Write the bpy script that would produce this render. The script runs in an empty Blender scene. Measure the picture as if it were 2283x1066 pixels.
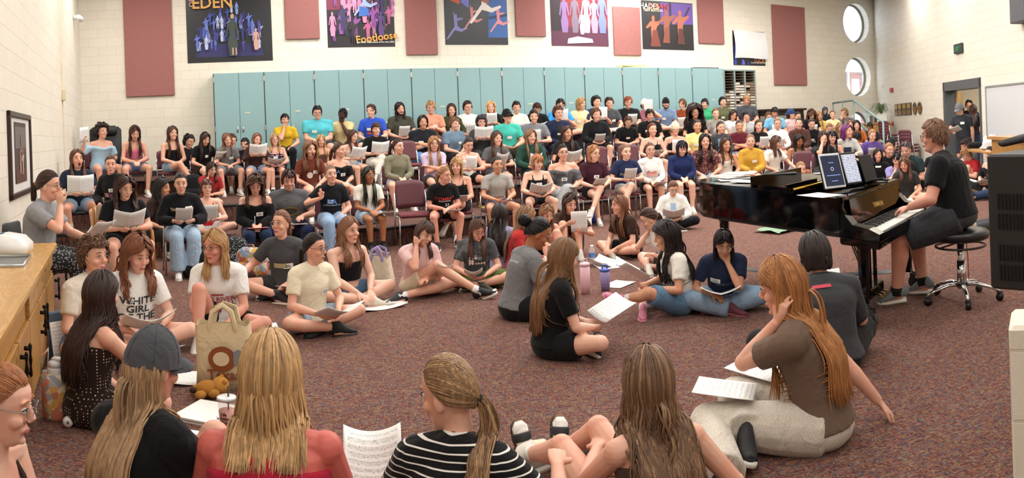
import bpy, math, random
import numpy as np
from mathutils import Vector, Matrix

# ---------------------------------------------------------------- camera
CX, F, YH, CAMH, ROLL = 1141.5, 1700.0, 286.0, 1.5, 0.040
IW, IH = 2283.0, 1066.0
SC = bpy.context.scene
COL = SC.collection
_c, _s = math.cos(ROLL), math.sin(ROLL)
RM = np.array([[_c, 0, _s], [0, 1, 0], [-_s, 0, _c]])      # camera right, forward, up as columns
CAM = np.array([0, 0, CAMH])
cd = bpy.data.cameras.new('camera')
cam = bpy.data.objects.new('camera', cd)
COL.objects.link(cam)
SC.camera = cam
cd.type = 'PANO'
cd.panorama_type = 'CENTRAL_CYLINDRICAL'
cd.central_cylindrical_range_u_min = -IW / 2 / F
cd.central_cylindrical_range_u_max = IW / 2 / F
cd.central_cylindrical_range_v_min = (YH - IH) / F
cd.central_cylindrical_range_v_max = YH / F
cd.central_cylindrical_radius = 1.0
cd.clip_start = 0.05
_m = np.eye(4)
_m[:3, 0], _m[:3, 1], _m[:3, 2], _m[:3, 3] = RM[:, 0], RM[:, 2], -RM[:, 1], CAM
cam.matrix_world = Matrix(_m.tolist())

# ---------------------------------------------------------------- light, sky, exposure
SC.view_settings.view_transform = 'Standard'
SC.view_settings.look = 'None'
SC.view_settings.gamma = 1.0
SC.view_settings.exposure = 0.36
SC.view_settings.use_curve_mapping = False
try:
    SC.cycles.use_denoising = True
    SC.cycles.max_bounces = 6
    SC.cycles.adaptive_threshold = 0.02
    SC.cycles.diffuse_bounces = 3
    SC.cycles.transparent_max_bounces = 8
    SC.cycles.caustics_reflective = False
    SC.cycles.caustics_refractive = False
    SC.cycles.sample_clamp_indirect = 6.0
except Exception:
    pass
W = bpy.data.worlds.new('sky')
SC.world = W
W.use_nodes = True
_bg = W.node_tree.nodes['Background']
_bg.inputs[0].default_value = (0.72, 0.84, 1.0, 1)
_bg.inputs[1].default_value = 2.4
CEIL = 5.45


def lamp(x, y, sx, sy, e, rot=0.0, col=(1.0, 0.965, 0.91)):
    l = bpy.data.lights.new('ceiling_or_fill_lamp', 'AREA')
    l.shape = 'RECTANGLE'
    l.size, l.size_y, l.energy, l.color = sx, sy, e, col
    o = bpy.data.objects.new('ceiling_or_fill_lamp', l)
    o.location = (x, y, CEIL - 0.08)
    o.rotation_euler = (0, 0, rot)
    COL.objects.link(o)


# rows of fluorescent troffers under the ceiling (all above the frame)
for _y in (-2.2, 0.6, 3.4, 6.4, 9.4, 12.4, 15.4, 18.4):
    for _x in (-3.6, 0.0, 3.6, 7.2):
        _xx = _x + 0.16 * _y
        if _y > 14.5 and _x < 0:
            continue
        lamp(_xx, _y, 2.0, 0.55, (42.0 if _y < 4 else 62.0 if _y < 9 else 112.0) * {-3.6: .7, 7.2: .5}.get(_x, 1.0), 0.41)
for _xx, _y in ((-5.6, 9.6), (-6.6, 12.6), (-3.4, 15.2)):  # extra unseen fill lamps, added to brighten the left of the back wall
    lamp(_xx, _y, 2.0, 0.55, 75.0, 0.41)
# daylight through the round windows
_sun = bpy.data.lights.new('sun', 'SUN')
_sun.energy, _sun.angle, _sun.color = 1.6, 0.02, (1.0, 0.95, 0.86)
_so = bpy.data.objects.new('sun', _sun)
_so.rotation_euler = (math.radians(38), math.radians(-20), 0)
COL.objects.link(_so)


# ---------------------------------------------------------------- pixel helpers
def ray(px, py):
    t = (px - CX) / F
    return RM @ np.array([math.sin(t), math.cos(t), (YH - py) / F])


def atd(px, py, d):
    return CAM + ray(px, py) * d


def atz(px, py, z):
    r = ray(px, py)
    return CAM + r * ((z - CAMH) / r[2])


def col(px, d, z):
    """the point seen in column px at distance d whose height is z"""
    t = (px - CX) / F
    a = RM @ np.array([math.sin(t), math.cos(t), 0])
    v = ((z - CAMH) / d - a[2]) / RM[2, 2]
    return CAM + d * (RM @ np.array([math.sin(t), math.cos(t), v]))


def onplane(px, py, P, n):
    r = ray(px, py)
    n = np.array(n, float)
    return CAM + r * (np.dot(np.array(P, float) - CAM, n) / np.dot(r, n))


def interp(tab, x):
    return float(np.interp(x, [a for a, b in tab], [b for a, b in tab]))


# ---------------------------------------------------------------- mesh helpers
def unit(v):
    v = np.asarray(v, float)
    return v / max(1e-9, np.linalg.norm(v))


class MB:
    def __init__(s):
        s.v, s.f, s.n, s.at = [], [], 0, []

    def add(s, V, Fs, mat=0, at=None):
        V = np.asarray(V, float).reshape(-1, 3)
        s.v.append(V)
        s.at.append(np.zeros(len(V)) if at is None else np.asarray(at, float))
        for f in (Fs if isinstance(Fs, list) else [Fs]):
            f = np.asarray(f, int)
            if f.size:
                s.f.append((f + s.n, mat))
        s.n += len(V)
        return s

    def box(s, c, h, mat=0, M=None, bev=0.0):
        x, y, z = h
        if bev > 0:
            b = min(bev, x * .95, y * .95, z * .95)
            V, Fc = [], []
            g = [(-z, x - b, y - b), (-z + b, x, y), (z - b, x, y), (z, x - b, y - b)]
            for zz, a, q in g:
                k = b * .6 if abs(zz) < z - 1e-9 else b * .3
                V += [(-a + k, -q, zz), (a - k, -q, zz), (a, -q + k, zz), (a, q - k, zz), (a - k, q, zz), (-a + k, q, zz), (-a, q - k, zz), (-a, -q + k, zz)]
            for i in range(3):
                for j in range(8):
                    Fc.append((i * 8 + j, i * 8 + (j + 1) % 8, (i + 1) * 8 + (j + 1) % 8, (i + 1) * 8 + j))
            V = np.array(V)
            F8 = [list(range(7, -1, -1)), [24 + k for k in range(8)]]
            fs = [np.array(Fc), np.array(F8)]
        else:
            V = np.array([(a, q, r) for r in (-z, z) for q in (-y, y) for a in (-x, x)])
            fs = [np.array([(0, 2, 3, 1), (4, 5, 7, 6), (0, 1, 5, 4), (2, 6, 7, 3), (0, 4, 6, 2), (1, 3, 7, 5)])]
        if M is not None:
            V = V @ np.asarray(M)[:3, :3].T
        return s.add(V + np.asarray(c, float), fs, mat)

    def tube(s, P, R, n=10, side=None, mat=0, cap=True, ring=False):
        V, fs = tube(P, R, n, side, cap, ring)
        return s.add(V, fs, mat)

    def ell(s, c, r, n=12, m=8, mat=0, M=None):
        V, fs = ellipsoid(n, m)
        V = V * np.asarray(r, float)
        if M is not None:
            V = V @ np.asarray(M)[:3, :3].T
        return s.add(V + np.asarray(c, float), fs, mat)

    def prism(s, poly, a, b, mat=0, axis=2):
        """polygon (list of 2-D points) extruded from a to b along axis"""
        p = np.asarray(poly, float)
        k = len(p)
        V = []
        for h in (a, b):
            for u, v in p:
                V.append((u, v, h) if axis == 2 else ((u, h, v) if axis == 1 else (h, u, v)))
        q = np.array([(i, (i + 1) % k, k + (i + 1) % k, k + i) for i in range(k)])
        return s.add(V, [q, np.array([list(range(k))[::-1]]), np.array([[k + i for i in range(k)]])], mat)

    def xf(s, M):
        M = np.asarray(M, float)
        s.v = [v @ M[:3, :3].T + M[:3, 3] for v in s.v]
        return s

    def mesh(s, name, mats, smooth=True, tint=False):
        me = bpy.data.meshes.new(name)
        if not s.v:
            return me
        V = np.concatenate(s.v)
        me.vertices.add(len(V))
        me.vertices.foreach_set('co', V.ravel())
        li = np.concatenate([f.ravel() for f, m in s.f])
        tot = np.concatenate([np.full(len(f), f.shape[1]) for f, m in s.f])
        mi = np.concatenate([np.full(len(f), m) for f, m in s.f])
        me.loops.add(len(li))
        me.loops.foreach_set('vertex_index', li.astype(np.int32))
        me.polygons.add(len(tot))
        st = np.concatenate([[0], np.cumsum(tot)[:-1]])
        me.polygons.foreach_set('loop_start', st.astype(np.int32))
        me.polygons.foreach_set('material_index', mi.astype(np.int32))
        me.polygons.foreach_set('use_smooth', np.full(len(tot), bool(smooth)))
        for m in (mats if isinstance(mats, (list, tuple)) else [mats]):
            me.materials.append(m)
        if tint:
            a = me.attributes.new('tint', 'FLOAT', 'POINT')
            a.data.foreach_set('value', np.concatenate(s.at).astype(np.float32))
        me.update(calc_edges=True)
        return me


def tube(P, R, n=10, side=None, cap=True, ring=False):
    P = np.asarray(P, float)
    k = len(P)
    R = np.asarray(R, float)
    if R.ndim == 0:
        R = np.full(k, float(R))
    if R.ndim == 1:
        R = np.stack([R, R], 1)
    if ring:
        T = np.roll(P, -1, 0) - np.roll(P, 1, 0)
    else:
        T = np.gradient(P, axis=0)
    T /= np.maximum(1e-9, np.linalg.norm(T, axis=1))[:, None]
    if side is None:
        side = np.array([1.0, 0, 0]) if abs(T[0] @ np.array([1.0, 0, 0])) < .8 else np.array([0, 1.0, 0])
    S = np.empty_like(P)
    cur = np.asarray(side, float)
    for i in range(k):
        c = cur - (cur @ T[i]) * T[i]
        l = np.linalg.norm(c)
        if l > 1e-4:
            cur = c / l
        S[i] = cur
    B = np.cross(T, S)
    a = np.arange(n) * 2 * math.pi / n
    V = P[:, None] + S[:, None] * (R[:, 0, None] * np.cos(a))[..., None] + B[:, None] * (R[:, 1, None] * np.sin(a))[..., None]
    V = V.reshape(-1, 3)
    j = np.arange(n)
    kk = k if ring else k - 1
    i = np.arange(kk)[:, None]
    i2 = (i + 1) % k
    q = np.stack([i * n + j, i * n + (j + 1) % n, i2 * n + (j + 1) % n, i2 * n + j], -1).reshape(-1, 4)
    fs = [q]
    if cap and not ring:
        fs.append(np.array([list(range(n))[::-1], [(k - 1) * n + x for x in range(n)]]))
    return V, fs


_EL = {}


def ellipsoid(n, m):
    if (n, m) not in _EL:
        e = np.linspace(-math.pi / 2, math.pi / 2, m + 1)[1:-1]
        a = np.arange(n) * 2 * math.pi / n
        V = np.stack([np.cos(e)[:, None] * np.cos(a), np.cos(e)[:, None] * np.sin(a), np.sin(e)[:, None] + 0 * a], -1).reshape(-1, 3)
        V = np.concatenate([V, [[0, 0, -1], [0, 0, 1]]])
        k = m - 1
        j = np.arange(n)
        i = np.arange(k - 1)[:, None]
        q = np.stack([i * n + j, i * n + (j + 1) % n, (i + 1) * n + (j + 1) % n, (i + 1) * n + j], -1).reshape(-1, 4)
        t1 = np.stack([(j + 1) % n, j, np.full(n, k * n)], -1)
        t2 = np.stack([(k - 1) * n + j, (k - 1) * n + (j + 1) % n, np.full(n, k * n + 1)], -1)
        _EL[(n, m)] = (V, [q, np.concatenate([t1, t2])])
    return _EL[(n, m)]


def rotz(a):
    c, s = math.cos(a), math.sin(a)
    return np.array([[c, -s, 0], [s, c, 0], [0, 0, 1.0]])


def rotx(a):
    c, s = math.cos(a), math.sin(a)
    return np.array([[1.0, 0, 0], [0, c, -s], [0, s, c]])


def roty(a):
    c, s = math.cos(a), math.sin(a)
    return np.array([[c, 0, s], [0, 1.0, 0], [-s, 0, c]])


def m4(R=None, t=(0, 0, 0), s=1.0):
    M = np.eye(4)
    if R is not None:
        M[:3, :3] = R
    M[:3, :3] *= s
    M[:3, 3] = t
    return M


def put(name, me, parent=None, M=None):
    o = bpy.data.objects.new(name, me)
    COL.objects.link(o)
    if parent is not None:
        o.parent = parent
    if M is not None:
        o.matrix_local = Matrix(np.asarray(M).tolist())
    return o


def tag(o, label=None, cat=None, group=None, kind=None):
    if label:
        o['label'] = label
    if cat:
        o['category'] = cat
    if group:
        o['group'] = group
    if kind:
        o['kind'] = kind
    return o


def root(name, M, label, cat, group=None):
    o = put(name, None, None, M)
    o.empty_display_size = 0.1
    return tag(o, label, cat, group)


def build(mb, name, mats, parent=None, M=None, smooth=True):
    return put(name, mb.mesh(name, mats, smooth), parent, M)


def dup(o, M, label, group=None):
    """copy a thing with copies of its parts and sub-parts"""
    c = o.copy()
    COL.objects.link(c)
    c.matrix_world = Matrix(np.asarray(M).tolist())
    c['label'] = label
    if group:
        c['group'] = group
    for ch in list(o.children):
        k = ch.copy()
        COL.objects.link(k)
        k.parent = c
        for g in list(ch.children):
            h = g.copy()
            COL.objects.link(h)
            h.parent = k
    return c


# ---------------------------------------------------------------- materials
def lin(h):
    if isinstance(h, str):
        h = h.lstrip('#')
        if len(h) == 3:
            h = ''.join(c * 2 for c in h)
        h = [int(h[i:i + 2], 16) / 255 for i in (0, 2, 4)]
    return tuple(c / 12.92 if c <= .04045 else ((c + .055) / 1.055) ** 2.4 for c in h) + (1.0,)


_M = {}


def nmat(name):
    m = bpy.data.materials.new(name)
    m.use_nodes = True
    nt = m.node_tree
    return m, nt, nt.nodes['Principled BSDF']


def nd(nt, t, **kw):
    n = nt.nodes.new(t)
    for k, v in kw.items():
        if k.startswith('i_'):
            n.inputs[k[2:].replace('_', ' ')].default_value = v
        else:
            setattr(n, k, v)
    return n


def plain(h, rough=.5, metal=0.0, spec=None, emit=0.0, noise=0.0, nscale=30.0, bump=0.0, coat=0.0):
    key = ('plain', h, rough, metal, spec, emit, noise, nscale, bump, coat)
    if key in _M:
        return _M[key]
    m, nt, b = nmat('plain')
    c = lin(h)
    b.inputs['Base Color'].default_value = c
    b.inputs['Roughness'].default_value = rough
    b.inputs['Metallic'].default_value = metal
    if spec is not None:
        b.inputs['Specular IOR Level'].default_value = spec
    if coat:
        b.inputs['Coat Weight'].default_value = coat
        b.inputs['Coat Roughness'].default_value = .03
    if emit:
        b.inputs['Emission Color'].default_value = c
        b.inputs['Emission Strength'].default_value = emit
    if noise or bump:
        tc = nd(nt, 'ShaderNodeTexCoord')
        nz = nd(nt, 'ShaderNodeTexNoise', i_Scale=nscale, i_Detail=4.0)
        nt.links.new(tc.outputs['Object'], nz.inputs['Vector'])
        if noise:
            hs = nd(nt, 'ShaderNodeMix', data_type='RGBA', blend_type='MULTIPLY')
            mr = nd(nt, 'ShaderNodeMapRange')
            mr.inputs['To Min'].default_value = 1 - noise
            mr.inputs['To Max'].default_value = 1 + noise
            nt.links.new(nz.outputs['Fac'], mr.inputs['Value'])
            hs.inputs['Factor'].default_value = 1
            hs.inputs['A'].default_value = c
            nt.links.new(mr.outputs['Result'], hs.inputs['B'])
            nt.links.new(hs.outputs['Result'], b.inputs['Base Color'])
        if bump:
            bp = nd(nt, 'ShaderNodeBump', i_Strength=bump, i_Distance=.01)
            nt.links.new(nz.outputs['Fac'], bp.inputs['Height'])
            nt.links.new(bp.outputs['Normal'], b.inputs['Normal'])
    _M[key] = m
    return m


def cloth(h, kind=''):
    """woven cloth: soft folds in the bump, fine weave noise; kind: stripe, plaid, dots, denim, heather, floral, bandana, quilt"""
    key = ('cloth', h, kind)
    if key in _M:
        return _M[key]
    m, nt, b = nmat('cloth')
    c = lin(h)
    b.inputs['Roughness'].default_value = .9
    b.inputs['Specular IOR Level'].default_value = .15
    b.inputs['Sheen Weight'].default_value = .08
    tc = nd(nt, 'ShaderNodeTexCoord')
    L = nt.links.new
    fold = nd(nt, 'ShaderNodeTexNoise', i_Scale=9.0, i_Detail=3.0, i_Distortion=1.4)
    mp = nd(nt, 'ShaderNodeMapping')
    mp.inputs['Scale'].default_value = (1.0, 1.0, .7)
    L(tc.outputs['Object'], mp.inputs['Vector'])
    L(mp.outputs['Vector'], fold.inputs['Vector'])
    bp = nd(nt, 'ShaderNodeBump', i_Strength=.55, i_Distance=.03)
    L(fold.outputs['Fac'], bp.inputs['Height'])
    L(bp.outputs['Normal'], b.inputs['Normal'])
    fine = nd(nt, 'ShaderNodeTexNoise', i_Scale=160.0 if kind != 'heather' else 220.0, i_Detail=2.0)
    L(tc.outputs['Object'], fine.inputs['Vector'])
    mr = nd(nt, 'ShaderNodeMapRange')
    a = {'heather': .2, 'denim': .2}.get(kind, .05)
    mr.inputs['From Min'].default_value = .3
    mr.inputs['From Max'].default_value = .7
    mr.inputs['To Min'].default_value = 1 - a
    mr.inputs['To Max'].default_value = 1 + a
    L(fine.outputs['Fac'], mr.inputs['Value'])
    mx = nd(nt, 'ShaderNodeMix', data_type='RGBA', blend_type='MULTIPLY')
    mx.inputs['Factor'].default_value = 1
    mx.inputs['A'].default_value = c
    L(mr.outputs['Result'], mx.inputs['B'])
    out = mx.outputs['Result']

    def over(fac, colr):
        nonlocal out
        k = nd(nt, 'ShaderNodeMix', data_type='RGBA')
        L(fac, k.inputs['Factor'])
        L(out, k.inputs['A'])
        k.inputs['B'].default_value = lin(colr)
        out = k.outputs['Result']

    def sep():
        s = nd(nt, 'ShaderNodeSeparateXYZ')
        L(tc.outputs['Object'], s.inputs['Vector'])
        return s

    def math_(op, x, y):
        q = nd(nt, 'ShaderNodeMath', operation=op)
        for i, v in enumerate((x, y)):
            if isinstance(v, (int, float)):
                q.inputs[i].default_value = v
            else:
                L(v, q.inputs[i])
        return q.outputs[0]
    if kind == 'stripe':
        s = sep()
        w = math_('FRACT', math_('MULTIPLY', s.outputs['Z'], 42.0), 0)
        over(math_('LESS_THAN', w, .2), '#e9e6df')
    if kind == 'plaid':
        s = sep()
        for ax, fr, cc in (('X', 22., '#3b4a70'), ('Z', 22., '#d8c8c8'), ('X', 9., '#151020'), ('Z', 9., '#2a1f45')):
            w = math_('FRACT', math_('MULTIPLY', s.outputs[ax], fr), 0)
            over(math_('LESS_THAN', w, .3), cc)
    if kind in ('acid', 'camo'):
        v = nd(nt, 'ShaderNodeTexNoise', i_Scale=13.0, i_Detail=3.0)
        L(tc.outputs['Object'], v.inputs['Vector'])
        r_ = nd(nt, 'ShaderNodeMapRange')
        r_.inputs['From Min'].default_value = .48
        r_.inputs['From Max'].default_value = .68 if kind == 'acid' else .52
        r_.inputs['To Max'].default_value = .6
        L(v.outputs['Fac'], r_.inputs['Value'])
        over(r_.outputs['Result'], '#8f9296' if kind == 'acid' else '#5b5f48')
    if kind in ('dots', 'floral', 'bandana', 'quilt', 'geo'):
        v = nd(nt, 'ShaderNodeTexVoronoi', i_Scale={'dots': 55., 'floral': 45., 'bandana': 60., 'quilt': 26., 'acid': 22., 'camo': 14., 'geo': 55.}[kind])
        if kind == 'dots':
            v.inputs['Randomness'].default_value = 0.0
        L(tc.outputs['Object'], v.inputs['Vector'])
        if kind == 'quilt':
            k = nd(nt, 'ShaderNodeMix', data_type='RGBA')
            k.inputs['Factor'].default_value = .75
            L(out, k.inputs['A'])
            cr = nd(nt, 'ShaderNodeValToRGB')
            cr.color_ramp.interpolation = 'CONSTANT'
            for i, (p, q) in enumerate(((0, '#d9a23a'), (.2, '#9fb0bd'), (.4, '#c9604a'), (.6, '#e7dcc8'), (.8, '#7f8fa8'))):
                e = cr.color_ramp.elements[i] if i < 2 else cr.color_ramp.elements.new(p)
                e.position, e.color = p, lin(q)
            L(v.outputs['Color'], cr.inputs['Fac'])
            L(cr.outputs['Color'], k.inputs['B'])
            out = k.outputs['Result']
        else:
            th, cc = {'dots': (.22, '#d9d0b8'), 'floral': (.3, '#d8b8a4'), 'bandana': (.3, '#c9d4e6'), 'acid': (.35, '#8f9296'), 'camo': (.42, '#5b5f48'), 'geo': (.3, '#b9b9ba')}[kind]
            over(math_('LESS_THAN', v.outputs['Distance'], th), cc)
    L(out, b.inputs['Base Color'])
    _M[key] = m
    return m


def skinmat(h, burn=False):
    key = ('skin', h, burn)
    if key in _M:
        return _M[key]
    m, nt, b = nmat('skin')
    c = lin(h)
    L = nt.links.new
    tc = nd(nt, 'ShaderNodeTexCoord')
    nz = nd(nt, 'ShaderNodeTexNoise', i_Scale=7.0, i_Detail=3.0)
    L(tc.outputs['Object'], nz.inputs['Vector'])
    mx = nd(nt, 'ShaderNodeMix', data_type='RGBA')
    mx.inputs['A'].default_value = c
    mx.inputs['B'].default_value = (min(1, c[0] * 1.02), c[1] * .80, c[2] * .76, 1)
    mr = nd(nt, 'ShaderNodeMapRange')
    mr.inputs['From Min'].default_value = .4
    mr.inputs['From Max'].default_value = .75
    L(nz.outputs['Fac'], mr.inputs['Value'])
    L(mr.outputs['Result'], mx.inputs['Factor'])
    out = mx.outputs['Result']
    if burn:   # sunburn on the shoulders around the paler strap marks
        s = nd(nt, 'ShaderNodeSeparateXYZ')
        L(tc.outputs['Object'], s.inputs['Vector'])
        ab = nd(nt, 'ShaderNodeMath', operation='ABSOLUTE')
        L(s.outputs['X'], ab.inputs[0])
        r = nd(nt, 'ShaderNodeMapRange')
        r.inputs['From Min'].default_value = .10
        r.inputs['From Max'].default_value = .125
        L(ab.outputs[0], r.inputs['Value'])
        k = nd(nt, 'ShaderNodeMix', data_type='RGBA')
        L(r.outputs['Result'], k.inputs['Factor'])
        L(out, k.inputs['A'])
        k.inputs['B'].default_value = lin('#c8645a')
        out = k.outputs['Result']
    L(out, b.inputs['Base Color'])
    b.inputs['Roughness'].default_value = .5
    b.inputs['Specular IOR Level'].default_value = .35
    b.inputs['Subsurface Weight'].default_value = .0
    _M[key] = m
    return m


def hairmat(h, h2=None):
    key = ('hair', h, h2)
    if key in _M:
        return _M[key]
    m, nt, b = nmat('hair')
    L = nt.links.new
    c = np.array(lin(h)) * np.array([1.0, .92, 1.18, 1.0])
    c2 = np.array(lin(h2)) * np.array([1.0, .92, 1.18, 1.0]) if h2 else np.minimum(1, c * 1.4 + .01)
    at = nd(nt, 'ShaderNodeAttribute', attribute_name='tint')
    cr = nd(nt, 'ShaderNodeValToRGB')
    e = cr.color_ramp.elements
    e[0].position, e[0].color = 0.0, tuple(c[:3] * .5) + (1,)
    e[1].position, e[1].color = 1.0, tuple(c2[:3]) + (1,)
    k = e.new(.5)
    k.color = tuple(c[:3]) + (1,)
    L(at.outputs['Fac'], cr.inputs['Fac'])
    tc = nd(nt, 'ShaderNodeTexCoord')
    mp = nd(nt, 'ShaderNodeMapping')
    mp.inputs['Scale'].default_value = (70, 70, 5)
    L(tc.outputs['Object'], mp.inputs['Vector'])
    nz = nd(nt, 'ShaderNodeTexNoise', i_Scale=1.0, i_Detail=2.0)
    L(mp.outputs['Vector'], nz.inputs['Vector'])
    mr = nd(nt, 'ShaderNodeMapRange')
    mr.inputs['From Min'].default_value = .3
    mr.inputs['From Max'].default_value = .7
    mr.inputs['To Min'].default_value = .74
    mr.inputs['To Max'].default_value = 1.2
    L(nz.outputs['Fac'], mr.inputs['Value'])
    mx = nd(nt, 'ShaderNodeMix', data_type='RGBA', blend_type='MULTIPLY')
    mx.inputs['Factor'].default_value = 1
    L(cr.outputs['Color'], mx.inputs['A'])
    L(mr.outputs['Result'], mx.inputs['B'])
    L(mx.outputs['Result'], b.inputs['Base Color'])
    b.inputs['Roughness'].default_value = .42
    b.inputs['Specular IOR Level'].default_value = .35
    bp = nd(nt, 'ShaderNodeBump', i_Strength=.12, i_Distance=.004)
    L(nz.outputs['Fac'], bp.inputs['Height'])
    L(bp.outputs['Normal'], b.inputs['Normal'])
    _M[key] = m
    return m


def blockwall():
    m, nt, b = nmat('painted_block')
    L = nt.links.new
    tc = nd(nt, 'ShaderNodeTexCoord')
    s = nd(nt, 'ShaderNodeSeparateXYZ')
    L(tc.outputs['Object'], s.inputs['Vector'])
    cb = nd(nt, 'ShaderNodeCombineXYZ')
    L(s.outputs['X'], cb.inputs['X'])
    L(s.outputs['Z'], cb.inputs['Y'])
    br = nd(nt, 'ShaderNodeTexBrick', offset=.5, i_Scale=1.0)
    br.inputs['Color1'].default_value = lin('#ebe4d6')
    br.inputs['Color2'].default_value = lin('#e6dfd0')
    br.inputs['Mortar'].default_value = lin('#dad2c4')
    br.inputs['Mortar Size'].default_value = .006
    br.inputs['Mortar Smooth'].default_value = .4
    br.inputs['Brick Width'].default_value = .4064
    br.inputs['Row Height'].default_value = .2032
    L(cb.outputs['Vector'], br.inputs['Vector'])
    L(br.outputs['Color'], b.inputs['Base Color'])
    nz = nd(nt, 'ShaderNodeTexNoise', i_Scale=60.0, i_Detail=4.0)
    L(tc.outputs['Object'], nz.inputs['Vector'])
    ad = nd(nt, 'ShaderNodeMath', operation='MULTIPLY_ADD')
    L(br.outputs['Fac'], ad.inputs[0])
    ad.inputs[1].default_value = -1.0
    L(nz.outputs['Fac'], ad.inputs[2])
    bp = nd(nt, 'ShaderNodeBump', i_Strength=.38, i_Distance=.005)
    L(ad.outputs[0], bp.inputs['Height'])
    L(bp.outputs['Normal'], b.inputs['Normal'])
    b.inputs['Roughness'].default_value = .55
    b.inputs['Specular IOR Level'].default_value = .3
    return m


def carpet(dark=1.0):
    m, nt, b = nmat('carpet')
    L = nt.links.new
    tc = nd(nt, 'ShaderNodeTexCoord')

    def threads(sx, sy):
        mp = nd(nt, 'ShaderNodeMapping')
        mp.inputs['Scale'].default_value = (sx, sy, 12)
        mp.inputs['Rotation'].default_value = (0, 0, .35)
        L(tc.outputs['Object'], mp.inputs['Vector'])
        v = nd(nt, 'ShaderNodeTexVoronoi', distance='CHEBYCHEV', i_Scale=1.0)
        v.inputs['Randomness'].default_value = .8
        L(mp.outputs['Vector'], v.inputs['Vector'])
        s = nd(nt, 'ShaderNodeSeparateColor')
        L(v.outputs['Color'], s.inputs['Color'])
        cr = nd(nt, 'ShaderNodeValToRGB')
        cr.color_ramp.interpolation = 'CONSTANT'
        cs = [(0, '#6a4443'), (.2, '#8d5c54'), (.38, '#583c42'), (.5, '#a47d62'), (.62, '#5c5b6c'), (.72, '#94685a'), (.84, '#9a8f76'), (.93, '#6c7888')]
        for i, (p, q) in enumerate(cs):
            e = cr.color_ramp.elements[i] if i < 2 else cr.color_ramp.elements.new(p)
            e.position, e.color = p, tuple(x * dark * k for x, k in zip(lin(q)[:3], (1.04, .97, .90))) + (1,)
        L(s.outputs[0], cr.inputs['Fac'])
        return cr.outputs['Color'], v.outputs['Distance']
    c1, d1 = threads(42, 260)
    c2, d2 = threads(260, 42)
    ck = nd(nt, 'ShaderNodeTexNoise', i_Scale=34.0, i_Detail=1.0)
    L(tc.outputs['Object'], ck.inputs['Vector'])
    th = nd(nt, 'ShaderNodeMath', operation='GREATER_THAN')
    L(ck.outputs['Fac'], th.inputs[0])
    th.inputs[1].default_value = .53
    mx = nd(nt, 'ShaderNodeMix', data_type='RGBA')
    L(th.outputs[0], mx.inputs['Factor'])
    L(c1, mx.inputs['A'])
    L(c2, mx.inputs['B'])
    L(mx.outputs['Result'], b.inputs['Base Color'])
    b.inputs['Roughness'].default_value = .95
    b.inputs['Specular IOR Level'].default_value = .1
    bp = nd(nt, 'ShaderNodeBump', i_Strength=.6, i_Distance=.004)
    L(d1, bp.inputs['Height'])
    L(bp.outputs['Normal'], b.inputs['Normal'])
    return m


def wood(h, h2, scale=1.0, rough=.4, axis='X'):
    key = ('wood', h, h2, scale, rough, axis)
    if key in _M:
        return _M[key]
    m, nt, b = nmat('wood')
    L = nt.links.new
    tc = nd(nt, 'ShaderNodeTexCoord')
    mp = nd(nt, 'ShaderNodeMapping')
    s = {'X': (1.2, 9, 9), 'Z': (9, 9, 1.2), 'Y': (9, 1.2, 9)}[axis]
    mp.inputs['Scale'].default_value = tuple(x * scale for x in s)
    L(tc.outputs['Object'], mp.inputs['Vector'])
    nz = nd(nt, 'ShaderNodeTexNoise', i_Scale=1.0, i_Detail=5.0, i_Distortion=1.2)
    L(mp.outputs['Vector'], nz.inputs['Vector'])
    wv = nd(nt, 'ShaderNodeMath', operation='SINE')
    q = nd(nt, 'ShaderNodeMath', operation='MULTIPLY')
    L(nz.outputs['Fac'], q.inputs[0])
    q.inputs[1].default_value = 45.0
    L(q.outputs[0], wv.inputs[0])
    mr = nd(nt, 'ShaderNodeMapRange')
    mr.inputs['From Min'].default_value = -1
    mr.inputs['From Max'].default_value = 1
    L(wv.outputs[0], mr.inputs['Value'])
    mx = nd(nt, 'ShaderNodeMix', data_type='RGBA')
    L(mr.outputs['Result'], mx.inputs['Factor'])
    mx.inputs['A'].default_value = lin(h)
    mx.inputs['B'].default_value = lin(h2)
    L(mx.outputs['Result'], b.inputs['Base Color'])
    b.inputs['Roughness'].default_value = rough
    _M[key] = m
    return m


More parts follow.
